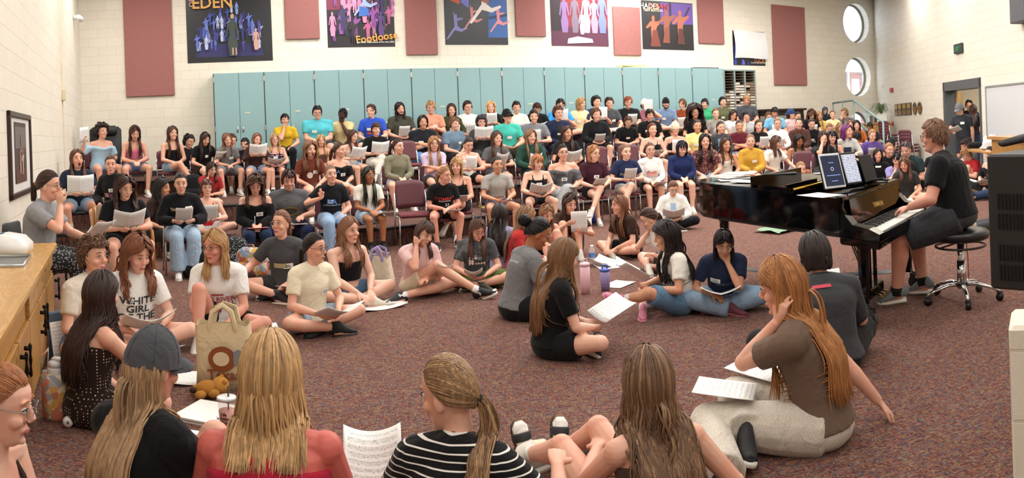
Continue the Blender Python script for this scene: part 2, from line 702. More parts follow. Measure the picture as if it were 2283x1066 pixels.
def papermat():
    """white page with rows of small staves and notes, laid out in the sheet's own coordinates"""
    m, nt, b = nmat('printed_page')
    L = nt.links.new
    tc = nd(nt, 'ShaderNodeTexCoord')
    s = nd(nt, 'ShaderNodeSeparateXYZ')
    L(tc.outputs['UV'], s.inputs['Vector'])

    def mt(op, x, y=0.0):
        q = nd(nt, 'ShaderNodeMath', operation=op)
        for i, v in enumerate((x, y)):
            if isinstance(v, (int, float)):
                q.inputs[i].default_value = v
            else:
                L(v, q.inputs[i])
        return q.outputs[0]
    u, v = s.outputs['X'], s.outputs['Y']
    band = mt('FRACT', mt('MULTIPLY', v, 11.0))
    inb = mt('LESS_THAN', mt('ABSOLUTE', mt('SUBTRACT', band, .5)), .24)
    line = mt('LESS_THAN', mt('FRACT', mt('MULTIPLY', band, 10.0)), .28)
    staff = mt('MULTIPLY', inb, line)
    mp = nd(nt, 'ShaderNodeMapping')
    mp.inputs['Scale'].default_value = (46, 60, 1)
    L(tc.outputs['UV'], mp.inputs['Vector'])
    vo = nd(nt, 'ShaderNodeTexVoronoi', i_Scale=1.0)
    L(mp.outputs['Vector'], vo.inputs['Vector'])
    note = mt('MULTIPLY', mt('LESS_THAN', vo.outputs['Distance'], .33), mt('LESS_THAN', mt('ABSOLUTE', mt('SUBTRACT', band, .45)), .36))
    ink = mt('MAXIMUM', mt('MULTIPLY', staff, .55), mt('MULTIPLY', note, .75))
    mar = mt('MULTIPLY', mt('LESS_THAN', mt('ABSOLUTE', mt('SUBTRACT', u, .5)), .43), mt('LESS_THAN', mt('ABSOLUTE', mt('SUBTRACT', v, .5)), .45))
    ink = mt('MULTIPLY', ink, mar)
    mx = nd(nt, 'ShaderNodeMix', data_type='RGBA')
    L(ink, mx.inputs['Factor'])
    mx.inputs['A'].default_value = lin('#f1f0ee')
    mx.inputs['B'].default_value = lin('#3a3a3e')
    L(mx.outputs['Result'], b.inputs['Base Color'])
    b.inputs['Roughness'].default_value = .6
    return m
# ---------------------------------------------------------------- people
SKIN = {'f': '#e0ae97', 'p': '#e6b9a4', 't': '#cf9a7c', 'b': '#a8714f', 'k': '#4a2e22', 'r': '#dba08c'}
FEM = [(0, .12, .09), (.06, .165, .125), (.14, .182, .14), (.24, .165, .125), (.36, .138, .108), (.46, .132, .104), (.60, .142, .112), (.74, .155, .122), (.85, .162, .104), (.93, .125, .078), (1.0, .058, .056)]
MAL = [(0, .12, .09), (.06, .16, .125), (.14, .17, .135), (.24, .162, .125), (.36, .15, .115), (.46, .15, .115), (.60, .165, .12), (.74, .182, .128), (.85, .188, .112), (.93, .145, .082), (1.0, .064, .06)]
CROWN = (0, -.006, .012)
CR = np.array([.0785, .0995, .118])
QVOX = [.0135, .011, .0075, .0055]
QCLO = [.017, .014, .0105, .0085]


def headparts(mb, M, mouth=0):
    P = [(0, .060, -.117), (0, .052, -.104), (0, .036, -.08), (0, .020, -.05), (0, .006, -.015), (0, 0, .02), (0, -.004, .055), (0, -.006, .085), (0, -.006, .106), (0, -.006, .117)]
    R = [(.016, .018), (.036, .036), (.050, .054), (.060, .071), (.067, .084), (.072, .0915), (.072, .092), (.061, .079), (.040, .052), (.014, .02)]
    h = MB()
    h.tube(P, R, 20, (1, 0, 0))
    h.tube([(0, .080, .026), (0, .094, .004), (0, .106, -.020), (0, .100, -.030)], [(.008, .008), (.010, .010), (.0155, .012), (.011, .006)], 8, (1, 0, 0))
    h.ell((-.010, .098, -.027), (.008, .009, .007), 8, 6)
    h.ell((.010, .098, -.027), (.008, .009, .007), 8, 6)
    for sx in (-1, 1):
        h.ell((sx * .040, .058, -.026), (.024, .028, .024), 10, 7)
        h.ell((sx * .031, .078, .036), (.022, .013, .007), 8, 6)
        h.ell((sx * .073, -.006, -.012), (.008, .019, .030), 10, 7, M=rotz(sx * -.35))
    h.ell((0, .080, -.060), (.026, .014, .014), 10, 7)
    h.ell((0, .079, -.098), (.018, .014, .012), 8, 6)
    h.xf(M)
    for v, (f, m) in zip([0], [(0, 0)]):
        pass
    mb.v += h.v
    mb.at += h.at
    mb.f += [(f + mb.n, m) for f, m in h.f]
    mb.n += h.n


def hand(mb, w, d, nrm, side, curl=.6, spread=.12, q=1):
    """palm, four jointed fingers and a thumb; d points along the palm, nrm out of its back, side = +1 right, -1 left"""
    d = unit(d)
    nrm = unit(nrm - (nrm @ d) * d)
    x = np.cross(d, nrm) * side            # towards the thumb
    w = np.asarray(w)
    n = 8 if q < 2 else 10
    K = w + d * .082
    mb.tube([w - d * .012, w + d * .02, w + d * .055, K + d * .006], [(.024, .019), (.034, .017), (.041, .0155), (.038, .012)], n, x)
    for i, (L, r) in enumerate(((.068, .0085), (.077, .0088), (.071, .0084), (.056, .0076))):
        o = (.0285 - .019 * i)
        p = K + x * o - d * (.004 * abs(i - 1))
        dd = unit(d + x * spread * (1.5 - i) * .6)
        pts, cur = [p - dd * .012], p
        a = 0.0
        for k, fr in enumerate((.44, .32, .24)):
            pts.append(cur)
            a += (curl[i] if isinstance(curl, (tuple, list)) else curl) * (.75, .9, .6)[k]
            cur = cur + (dd * math.cos(a) - nrm * math.sin(a)) * L * fr
        pts.append(cur)
        mb.tube(pts, [r * 1.08, r * 1.05, r, r * .93, r * .7], 7, x)
    b = w + d * .018 + x * .024
    t1 = b + unit(d * .75 + x * .75 - nrm * .25) * .036
    t2 = t1 + unit(d * .95 + x * .25 - nrm * .35) * .030
    t3 = t2 + unit(d * 1.0 - nrm * .35 - x * .05) * .026
    mb.tube([b - x * .006, b, t1, t2, t3], [.0125, .0125, .0112, .0098, .0072], 7, nrm)


def ik(a, t, l1, l2, pole):
    a, t = np.asarray(a, float), np.asarray(t, float)
    v = t - a
    d = np.linalg.norm(v)
    if d > (l1 + l2) * .995:
        v = v / d * (l1 + l2) * .995
        d = (l1 + l2) * .995
        t = a + v
    u = v / d
    x = (l1 * l1 - l2 * l2 + d * d) / (2 * d)
    h = math.sqrt(max(1e-6, l1 * l1 - x * x))
    p = np.asarray(pole, float)
    p = unit(p - (p @ u) * u)
    return a + u * x + p * h, t


POSE = {}


def pose_legs(pose, seat, drop, ex):
    """knees, ankles, foot directions (right, left) in the person's own frame; right is +x, forward is +y"""
    hz = seat + .09
    f0 = (.06, 1, -.05)
    if pose == 'chair':
        g = seat - .44 if drop is None else seat - drop
        K = [(.11, .43, seat + .065), (-.11, .43, seat + .065)]
        A = [(.10, .43, g + .09), (-.10, .42, g + .09)]
        D = [(.12, 1, -.1), (-.12, 1, -.1)]
    elif pose == 'apart':
        g = seat - .44 if drop is None else seat - drop
        K = [(.22, .40, seat + .07), (-.22, .40, seat + .07)]
        A = [(.17, .40, g + .09), (-.17, .40, g + .09)]
        D = [(.25, 1, -.1), (-.25, 1, -.1)]
    elif pose == 'xleg':      # right knee over the left
        g = seat - .44 if drop is None else seat - drop
        K = [(-.01, .44, seat + .17), (-.10, .43, seat + .06)]
        A = [(-.20, .56, seat - .16), (-.05, .40, g + .09)]
        D = [(-.35, .8, -.5), (-.1, 1, -.1)]
    elif pose == 'xlegL':
        g = seat - .44 if drop is None else seat - drop
        K = [(.10, .43, seat + .06), (.01, .44, seat + .17)]
        A = [(.05, .40, g + .09), (.20, .56, seat - .16)]
        D = [(.1, 1, -.1), (.35, .8, -.5)]
    elif pose == 'figure4':   # right ankle on the left knee
        g = seat - .44 if drop is None else seat - drop
        K = [(.33, .34, seat + .13), (-.11, .43, seat + .065)]
        A = [(-.06, .40, seat + .16), (-.10, .42, g + .09)]
        D = [(-.7, .5, .25), (-.12, 1, -.1)]
    elif pose == 'cross':
        K = [(.37, .27, seat + .15), (-.37, .27, seat + .15)]
        A = [(-.05, .40, seat + .07), (.06, .30, seat + .06)]
        D = [(-.9, .25, .05), (.9, .25, .05)]
    elif pose == 'kneesup':
        K = [(.10, .33, seat + .44), (-.10, .33, seat + .44)]
        A = [(.10, .50, seat + .08), (-.10, .50, seat + .08)]
        D = [(.1, 1, -.25), (-.1, 1, -.25)]
    elif pose == 'oneup':     # right knee raised, left folded flat
        K = [(.12, .34, seat + .43), (-.38, .25, seat + .14)]
        A = [(.12, .46, seat + .08), (.02, .42, seat + .07)]
        D = [(.1, 1, -.25), (.9, .3, 0)]
    elif pose == 'legsout':
        K = [(.10, .47, seat + .12), (-.10, .47, seat + .12)]
        A = [(.10, .88, seat + .07), (-.10, .88, seat + .07)]
        D = [(.15, .3, 1), (-.15, .3, 1)]
    elif pose == 'stand':
        K = [(.10, .03, seat - .33), (-.10, .03, seat - .33)]
        A = [(.11, -.02, seat - .74), (-.11, -.02, seat - .74)]
        D = [(.2, 1, -.05), (-.2, 1, -.05)]
    else:
        raise ValueError(pose)
    for i, s in enumerate('RL'):
        if 'K' + s in ex:
            K[i] = ex['K' + s]
        if 'A' + s in ex:
            A[i] = ex['A' + s]
        if 'D' + s in ex:
            D[i] = ex['D' + s]
    return np.array(K, float), np.array(A, float), np.array(D, float)


def shoe_mesh(kind, h):
    key = ('shoe', kind, h)
    if key in _M:
        return _M[key]
    b = MB()
    sole = {'white': '#e8e6e0'}.get(kind, '#e4e1da')
    V = lambda x0, x1: None
    prof = [(-.075, .026), (-.065, .033), (-.03, .034), (.02, .034), (.07, .043), (.115, .044), (.15, .034), (.168, .015)]

    def slab(z0, z1, k, mat, hs=None):
        top = [(w * k, y, z1) for y, w in prof] + [(-w * k, y, z1) for y, w in prof[::-1]]
        n = len(top)
        bot = [(x, y, z0) for x, y, z in top]
        V = np.array(bot + top)
        q = np.array([(i, (i + 1) % n, n + (i + 1) % n, n + i) for i in range(n)])
        b.add(V, [q, np.array([list(range(n))[::-1]]), np.array([[n + i for i in range(n)]])], mat)
    slab(-.09, -.066, 1.04, 1)
    if kind == 'sandal':
        slab(-.066, -.06, .98, 2)
        for y, hh in ((.085, .0), (.02, .012)):
            b.tube([(-.047, y, -.075), (-.042, y, -.035), (-.02, y, -.012 + hh), (.02, y, -.012 + hh), (.042, y, -.035), (.047, y, -.075)], [(.022, .004)] * 6, 8, (0, 1, 0))
        mats = [plain(h, .6), plain('#3a3230', .8), plain('#8a6a4c', .9)]
    else:
        P = [(0, -.078, -.045), (0, -.07, -.02), (0, -.045, .0), (0, .0, -.002), (0, .05, -.028), (0, .10, -.045), (0, .145, -.055), (0, .166, -.063)]
        R = [(.012, .02), (.030, .046), (.036, .060), (.036, .062), (.040, .042), (.043, .027), (.033, .018), (.010, .008)]
        b.tube(P, R, 14, (1, 0, 0))
        if kind in ('sneaker', 'hitop'):
            for k in range(5):
                y = .035 + .018 * k
                z = .037 - .017 * k
                b.tube([(-.026, y, z - .024), (0, y, z - .012), (.026, y, z - .024)], .0035, 5, (0, 1, 0), 2)
            b.tube([(-.03, .128, -.06), (0, .15, -.040), (.03, .128, -.06)], [(.02, .012)] * 3, 6, (0, 1, 0), 2 if kind == 'hitop' else 0)
        if kind == 'hitop':
            b.tube([(0, -.012, -.02), (0, -.012, .035)], [(.038, .048), (.040, .050)], 14, (1, 0, 0))
        mats = [plain(h, .7), plain(h if kind in ('clog', 'slip') else sole, .6), plain('#e9e7e1', .8)]
    me = b.mesh('shoe', mats)
    _M[key] = me
    return me


def eye_mesh(h):
    key = ('eye', h)
    if key not in _M:
        b = MB()
        b.ell((0, 0, 0), (.0145, .010, .0075), 12, 8, 0)
        b.ell((0, .0045, 0), (.0068, .0068, .0068), 10, 6, 1)
        b.tube([(-.016, .001, .001), (-.008, .0085, .0065), (.0, .0098, .0085), (.008, .0085, .0065), (.016, .001, .001)], .0022, 5, (0, 1, 0), 2)
        _M[key] = b.mesh('eye', [plain('#e9e2dc', .3), plain(h, .2), plain('#2a1d18', .6)])
    return _M[key]


def brow_mesh(h):
    key = ('brow', h)
    if key not in _M:
        b = MB()
        b.tube([(-.021, -.006, -.003), (-.010, .002, .003), (.004, .004, .004), (.019, .001, -.001)], [(.002, .002), (.0032, .0034), (.0036, .004), (.002, .002)], 6, (0, 0, 1))
        _M[key] = b.mesh('eyebrow', [plain(h, .8)])
    return _M[key]


def lips_mesh(kind):
    key = ('lips', kind)
    if key not in _M:
        b = MB()
        if kind == 'open':
            b.ell((0, 0, -.008), (.016, .007, .022), 12, 8, 1)
            b.tube([(.019 * math.cos(a), .003, -.008 + .025 * math.sin(a)) for a in np.linspace(0, 2 * math.pi, 14)[:-1]], .0045, 6, (0, 1, 0), 0, ring=True)
        else:
            k = .005 if kind == 'smile' else -.0005
            b.tube([(-.024, -.006, k), (-.011, .001, .0015), (0, .002, .001), (.011, .001, .0015), (.024, -.006, k)], [(.0015, .001), (.0042, .004), (.004, .004), (.0042, .004), (.0015, .001)], 7, (0, 0, 1))
            b.tube([(-.018, -.003, k * .5 - .003), (-.008, .001, -.006), (.008, .001, -.006), (.018, -.003, k * .5 - .003)], [(.0015, .001), (.005, .0045), (.005, .0045), (.0015, .001)], 7, (0, 0, 1))
        _M[key] = b.mesh('lips', [plain('#b5655c', .45), plain('#2c1010', .6)])
    return _M[key]


def glasses_mesh(h):
    key = ('glasses', h)
    if key not in _M:
        b = MB()
        for sx in (-1, 1):
            b.tube([(sx * .032 + .0235 * math.cos(a), .004 - .012 * abs(math.cos(a)) * (1 if sx * math.cos(a) > 0 else 0), .019 * math.sin(a)) for a in np.linspace(0, 2 * math.pi, 17)[:-1]], .0016, 6, (0, 1, 0), ring=True)
            b.tube([(sx * .0555, -.008, .006), (sx * .072, -.03, .006), (sx * .076, -.095, .004), (sx * .074, -.11, -.014)], .0016, 5, (0, 0, 1))
        b.tube([(-.0085, .004, .003), (0, .007, .006), (.0085, .004, .003)], .0016, 5, (0, 0, 1))
        _M[key] = b.mesh('glasses', [plain(h, .35)])
    return _M[key]


def fall_z(rng, n):
    return rng.random(n)


def hair_build(spec, Mh, tor, shL, shR, q, rng, lift):
    """strand clumps rooted on the scalp; spec = dict(style, L, c)"""
    st, L = spec['st'], spec.get('L', .42)
    R3, t3 = Mh[:3, :3], Mh[:3, 3]
    n = int([60, 120, 330, 900][q] * spec.get('n', 1.0))
    rr = [.0155, .0110, .0066, .0042][q] * spec.get('r', 1.0)
    if st == 'short':
        n, rr = int(n * 2.4), rr * .52
    if st in ('pony', 'bun', 'half'):
        n, rr = int(n * 1.5), rr * .7
    if st == 'long':
        n, rr = int(n * 1.3), rr * 1.12
    sides = [4, 4, 5, 5][q]
    vol = spec.get('vol', .035)
    amp, fr = spec.get('amp', 0.0), spec.get('fr', 26.0)
    mb = MB()
    pull = st in ('pony', 'bun', 'half')

    def emin(a):
        a = np.abs(a)
        f = spec.get('line', .66)
        return np.interp(a, [0, .75, 1.25, 1.55, 1.9, math.pi], [f, f * .95, .30, .05, -.25, -.55])
    # base cap
    na, ne = (18, 7) if q < 2 else (30, 10)
    A = np.linspace(-math.pi, math.pi, na, endpoint=False)
    E = emin(A)[None] + (math.pi / 2 - emin(A))[None] * np.linspace(0, 1, ne)[:, None] ** .9
    k = 1.012 + vol * .35 * (spec.get('emax', 2) > 1)
    D = np.stack([np.sin(A) * np.cos(E), np.cos(A) * np.cos(E), np.sin(E)], -1) * CR * k + np.array(CROWN)
    i = np.arange(ne - 1)[:, None]
    j = np.arange(na)
    qd = np.stack([i * na + (j + 1) % na, i * na + j, (i + 1) * na + j, (i + 1) * na + (j + 1) % na], -1).reshape(-1, 4)
    mb.add(D.reshape(-1, 3) @ R3.T + t3, qd, 0, np.full(ne * na, .33))
    # roots
    a = rng.uniform(-math.pi, math.pi, n * 3)
    s = rng.uniform(-.55, 1, n * 3)
    e = np.arcsin(s)
    ok = (e > emin(a) + .01) & (e < spec.get('emax', 2))
    a, e = a[ok][:n], e[ok][:n]
    n = len(a)
    if n == 0:
        return mb
    tint = np.clip(rng.normal(.5, .22, n), 0, 1)

    def sph(a, e, k):
        return np.stack([np.sin(a) * np.cos(e), np.cos(a) * np.cos(e), np.sin(e)], -1) * CR * k[..., None] + np.array(CROWN)
    K1 = [6, 7, 8, 10][q]
    T = np.linspace(0, 1, K1)[None]
    kr = (1.02 + vol + rng.uniform(0, .07, n))[:, None] + 0 * T
    if pull:
        tie = np.array(spec.get('tie', (0, -1, .15)))
        tie = unit(tie)
        d0 = np.stack([np.sin(a) * np.cos(e), np.cos(a) * np.cos(e), np.sin(e)], -1)
        w = np.clip(T[..., None] * 1.0, 0, 1)
        d = d0[:, None] * (1 - w) + tie * w
        d /= np.linalg.norm(d, axis=-1)[..., None]
        P = d * CR * (1.02 + rng.uniform(0, .022, n)[:, None, None] + .05 * w) + np.array(CROWN)
        P = P @ R3.T + t3
        rad = np.full((n, K1), rr) * np.interp(T, [0, .2, 1], [.6, 1, .8])
        add_strands(mb, P, rad, sides, tint)
        tp = (tie * CR * 1.10 + np.array(CROWN)) @ R3.T + t3
        out = R3 @ tie
        if st == 'bun':
            m = max(20, n // 3)
            rb = spec.get('rb', .042)
            c = tp + out * rb * .7
            u = rng.normal(size=(m, 3))
            u /= np.linalg.norm(u, axis=1)[:, None]
            w_ = np.cross(u, rng.normal(size=(m, 3)))
            w_ /= np.linalg.norm(w_, axis=1)[:, None]
            th = np.linspace(0, 2.6, 8)
            P = c + rb * rng.uniform(.75, 1.05, m)[:, None, None] * (u[:, None] * np.cos(th)[None, :, None] + w_[:, None] * np.sin(th)[None, :, None])
            add_strands(mb, P, np.full((m, 8), rr * 1.2), sides, np.clip(rng.normal(.45, .2, m), 0, 1))
            mb.ell(c, (rb * .85,) * 3, 10, 7)
            return mb
        m = max(18, int(n * .45))
        start = tp + rng.normal(size=(m, 3)) * .008 + out * .004
        hang(mb, start, np.tile(out, (m, 1)) * .7, L * rng.uniform(.75, 1.0, m), tor, shL, shR, q, rng, rr * 1.15, sides, amp, fr, spec.get('spread', .03), spec.get('swing', (0, 0, 0)), np.clip(rng.normal(.5, .22, m), 0, 1))
        mb.tube([tp - out * .008, tp + out * .012], .017, 10, None, 0)
        if st == 'pony':
            return mb
    if st == 'short':
        drop = spec.get('drop', .75)
        sw = spec.get('sweep', .5) * np.sign(spec.get('part', .3) * 1.0)
        e1 = np.maximum(e - drop * rng.uniform(.6, 1.1, n), emin(a) - .32)
        fr_ = np.abs(a) < 1.1
        e1 = np.where(fr_, np.maximum(e1, spec.get('bang', .48)), e1)
        ee = e[:, None] + (e1 - e)[:, None] * T
        aa = a[:, None] + (sw * (np.cos(a) > 0) * .9 + rng.normal(0, .18, n))[:, None] * T ** 1.2
        rise = spec.get('puff', .05)
        kr = kr + (rise * np.sin(np.clip(T * 1.3, 0, 1) * math.pi * .6)) * rng.uniform(.4, 1.5, n)[:, None]
        P = sph(aa, ee, kr)
        if amp:
            ph = rng.uniform(0, 6.28, (n, 1))
            P = P + amp * .6 * np.stack([np.sin(T * 9 + ph), np.cos(T * 8 + ph * 1.3), np.sin(T * 10 + ph * .7)], -1) * T[..., None]
        P = P @ R3.T + t3
        rad = np.full((n, K1), rr * 1.25) * np.interp(T, [0, .25, .7, 1], [.7, 1, .9, .15])
        add_strands(mb, P, rad, sides, tint)
        return mb
    # long, bob, curly: parted, falling past the face
    part = spec.get('part', 0.0)
    sg = np.where(a + part > 0, 1.0, -1.0)
    at = np.abs(a)
    lim = spec.get('open', 1.42)
    tgt = np.where(at < lim, lim + rng.uniform(-.12, .35, n), at)
    isb = np.zeros(n, bool)
    if spec.get('bangs'):
        isb = (at < .85) & (e < 1.15)
        tgt = np.where(isb, at * .9, tgt)
    eend = np.interp(tgt, [0, 1.2, 1.7, math.pi], [.15, -.22, -.38, -.50]) + rng.normal(0, .05, n)
    eend = np.where(isb, spec.get('bang', .12) + rng.uniform(0, .1, n), eend)
    w = np.clip(T * 1.25, 0, 1)
    w = w * w * (3 - 2 * w)
    aa = sg[:, None] * (at[:, None] + (tgt - at)[:, None] * w)
    ee = e[:, None] + (eend - e)[:, None] * T
    P = sph(aa, ee, kr + vol * .8 * np.sin(T * math.pi * .5))
    P = P @ R3.T + t3
    if isb.any():
        rad = np.full((int(isb.sum()), K1), rr) * np.interp(T, [0, .25, .8, 1], [.7, 1, .8, .2])
        add_strands(mb, P[isb], rad, sides, tint[isb])
    kp = ~isb
    if kp.any():
        Pk = P[kp]
        d0 = Pk[:, -1] - Pk[:, -2]
        d0 /= np.maximum(1e-6, np.linalg.norm(d0, axis=1))[:, None]
        outw = (Pk[:, -1] - t3)
        outw[:, 2] = 0
        outw /= np.maximum(1e-6, np.linalg.norm(outw, axis=1))[:, None]
        hang(mb, Pk[:, -1], d0 * .8 + outw * (.1 + vol), L * rng.uniform(.72, 1.0, kp.sum()), tor, shL, shR, q, rng, rr, sides, amp, fr, spec.get('spread', .035), spec.get('swing', (0, 0, 0)), tint[kp], Pk, tgt[kp], spec.get('front', .62), R3)
    return mb


def hang(mb, start, d0, L, tor, shL, shR, q, rng, rr, sides, amp, fr, spread, swing, tint, pre=None, tgt=None, front=.5, R3=None):
    m = len(start)
    K2 = [8, 9, 12, 18][q]
    T = np.linspace(0, 1, K2)
    P = np.empty((m, K2, 3))
    cur = start.copy()
    d = d0.copy()
    fwd = R3[:, 1] if R3 is not None else np.array([0, 1.0, 0])
    fr_m = np.zeros(m, bool)
    if tgt is not None:
        fr_m = (tgt < 1.95) & (rng.random(m) < front)
    drift = rng.normal(0, spread, (m, 3))
    drift[:, 2] = 0
    drift[fr_m] += np.array([0, .05, 0])
    for k in range(K2):
        P[:, k] = cur
        d = d * .55 + np.array([0, 0, -1.0]) * .45 + drift * .8 + np.array(swing) * .3
        d /= np.linalg.norm(d, axis=1)[:, None]
        cur = cur + d * (L / (K2 - 1))[:, None]
    if amp:
        ph = rng.uniform(0, 6.28, (m, 1))
        s = T[None] * L[:, None]
        P = P + amp * np.minimum(1, s * 8)[..., None] * np.stack([np.sin(s * fr + ph), np.cos(s * fr * .9 + ph * 1.7), 0 * s], -1)
    # rest on the shoulders and the back
    Z = P[..., 2].ravel()
    F = P.reshape(-1, 3)
    o = np.argsort(tor['c'][:, 2])
    tz = tor['c'][o, 2]
    cx, cy = np.interp(Z, tz, tor['c'][o, 0]), np.interp(Z, tz, tor['c'][o, 1])
    rx, ry = np.interp(Z, tz, tor['rx'][o]) + .040, np.interp(Z, tz, tor['ry'][o]) + .040
    ex = np.repeat(rng.uniform(0, .02, m), K2)
    u, v = (F[:, 0] - cx) / (rx + ex), (F[:, 1] - cy) / (ry + ex)
    l = np.sqrt(u * u + v * v) + 1e-6
    ins = (l < 1) & (Z < tz[-1] + .02) & (Z > tz[0])
    fm = np.repeat(fr_m, K2)
    # behind strands slide out along y, front ones forward
    vy = np.sqrt(np.maximum(0, 1 - np.clip(u, -1, 1) ** 2))
    sgn = np.where(fm, 1.0, np.where(tgt is None, -1.0, -1.0))
    ny = cy + sgn * vy * (ry + ex)
    F[:, 1] = np.where(ins & ((fm & (F[:, 1] < ny)) | (~fm & (F[:, 1] > ny))), ny, F[:, 1])
    ax = shR - shL
    t = np.clip(((F - shL) @ ax) / (ax @ ax), 0, 1)
    c = shL + t[:, None] * ax
    w = F - c
    dl = np.linalg.norm(w, axis=1)
    rs = .088 + ex
    ins = dl < rs
    w[ins] += np.stack([0 * t[ins], np.where(fm[ins], .03, -.03), .01 + 0 * t[ins]], -1)
    wn = w / np.maximum(1e-6, np.linalg.norm(w, axis=1))[:, None]
    F = np.where(ins[:, None], c + wn * rs[:, None], F)
    P = F.reshape(m, K2, 3)
    P[:, 1:-1] = P[:, 1:-1] * .5 + (P[:, :-2] + P[:, 2:]) * .25
    if pre is not None:
        P = np.concatenate([pre[:, :-1], P], 1)
    kk = P.shape[1]
    prof = np.interp(np.linspace(0, 1, kk), [0, .15, .6, .9, 1], [.65, 1, .95, .6, .12])
    add_strands(mb, P, np.ones((m, 1)) * rr * prof[None], sides, tint)


def add_strands(mb, P, rad, sides, tint):
    m, k, _ = P.shape
    T = np.gradient(P, axis=1)
    T /= np.maximum(1e-9, np.linalg.norm(T, axis=-1))[..., None]
    ref = np.array([.31, .17, .43])
    S = np.cross(T, ref)
    S /= np.maximum(1e-9, np.linalg.norm(S, axis=-1))[..., None]
    B = np.cross(T, S)
    an = np.arange(sides) * 2 * math.pi / sides
    V = P[:, :, None] + rad[:, :, None, None] * (S[:, :, None] * np.cos(an)[:, None] + B[:, :, None] * np.sin(an)[:, None])
    base = (np.arange(m) * k * sides)[:, None, None]
    i = (np.arange(k - 1) * sides)[None, :, None]
    j = np.arange(sides)[None, None]
    j2 = (j + 1) % sides
    q = np.stack([base + i + j, base + i + j2, base + i + sides + j2, base + i + sides + j], -1).reshape(-1, 4)
    mb.add(V.reshape(-1, 3), q, 0, np.repeat(tint, k * sides))


def finish(o, vox, it=2, fac=.5):
    md = o.modifiers.new('merge', 'REMESH')
    md.mode = 'VOXEL'
    md.voxel_size = vox
    md.use_smooth_shade = True
    if it:
        s = o.modifiers.new('soften', 'SMOOTH')
        s.factor, s.iterations = fac, it


def text_mesh(body, size, extr=0.0, font=None):
    cu = bpy.data.curves.new('lettering', 'FONT')
    cu.body = body
    cu.size = size
    cu.align_x, cu.align_y = 'CENTER', 'CENTER'
    cu.extrude = extr
    cu.offset = size * .016
    cu.resolution_u = 2
    cu.space_line = .85
    o = bpy.data.objects.new('lettering', cu)
    me = bpy.data.meshes.new_from_object(o)
    bpy.data.objects.remove(o)
    bpy.data.curves.remove(cu)
    return me


TAGM = []
NAMED = []


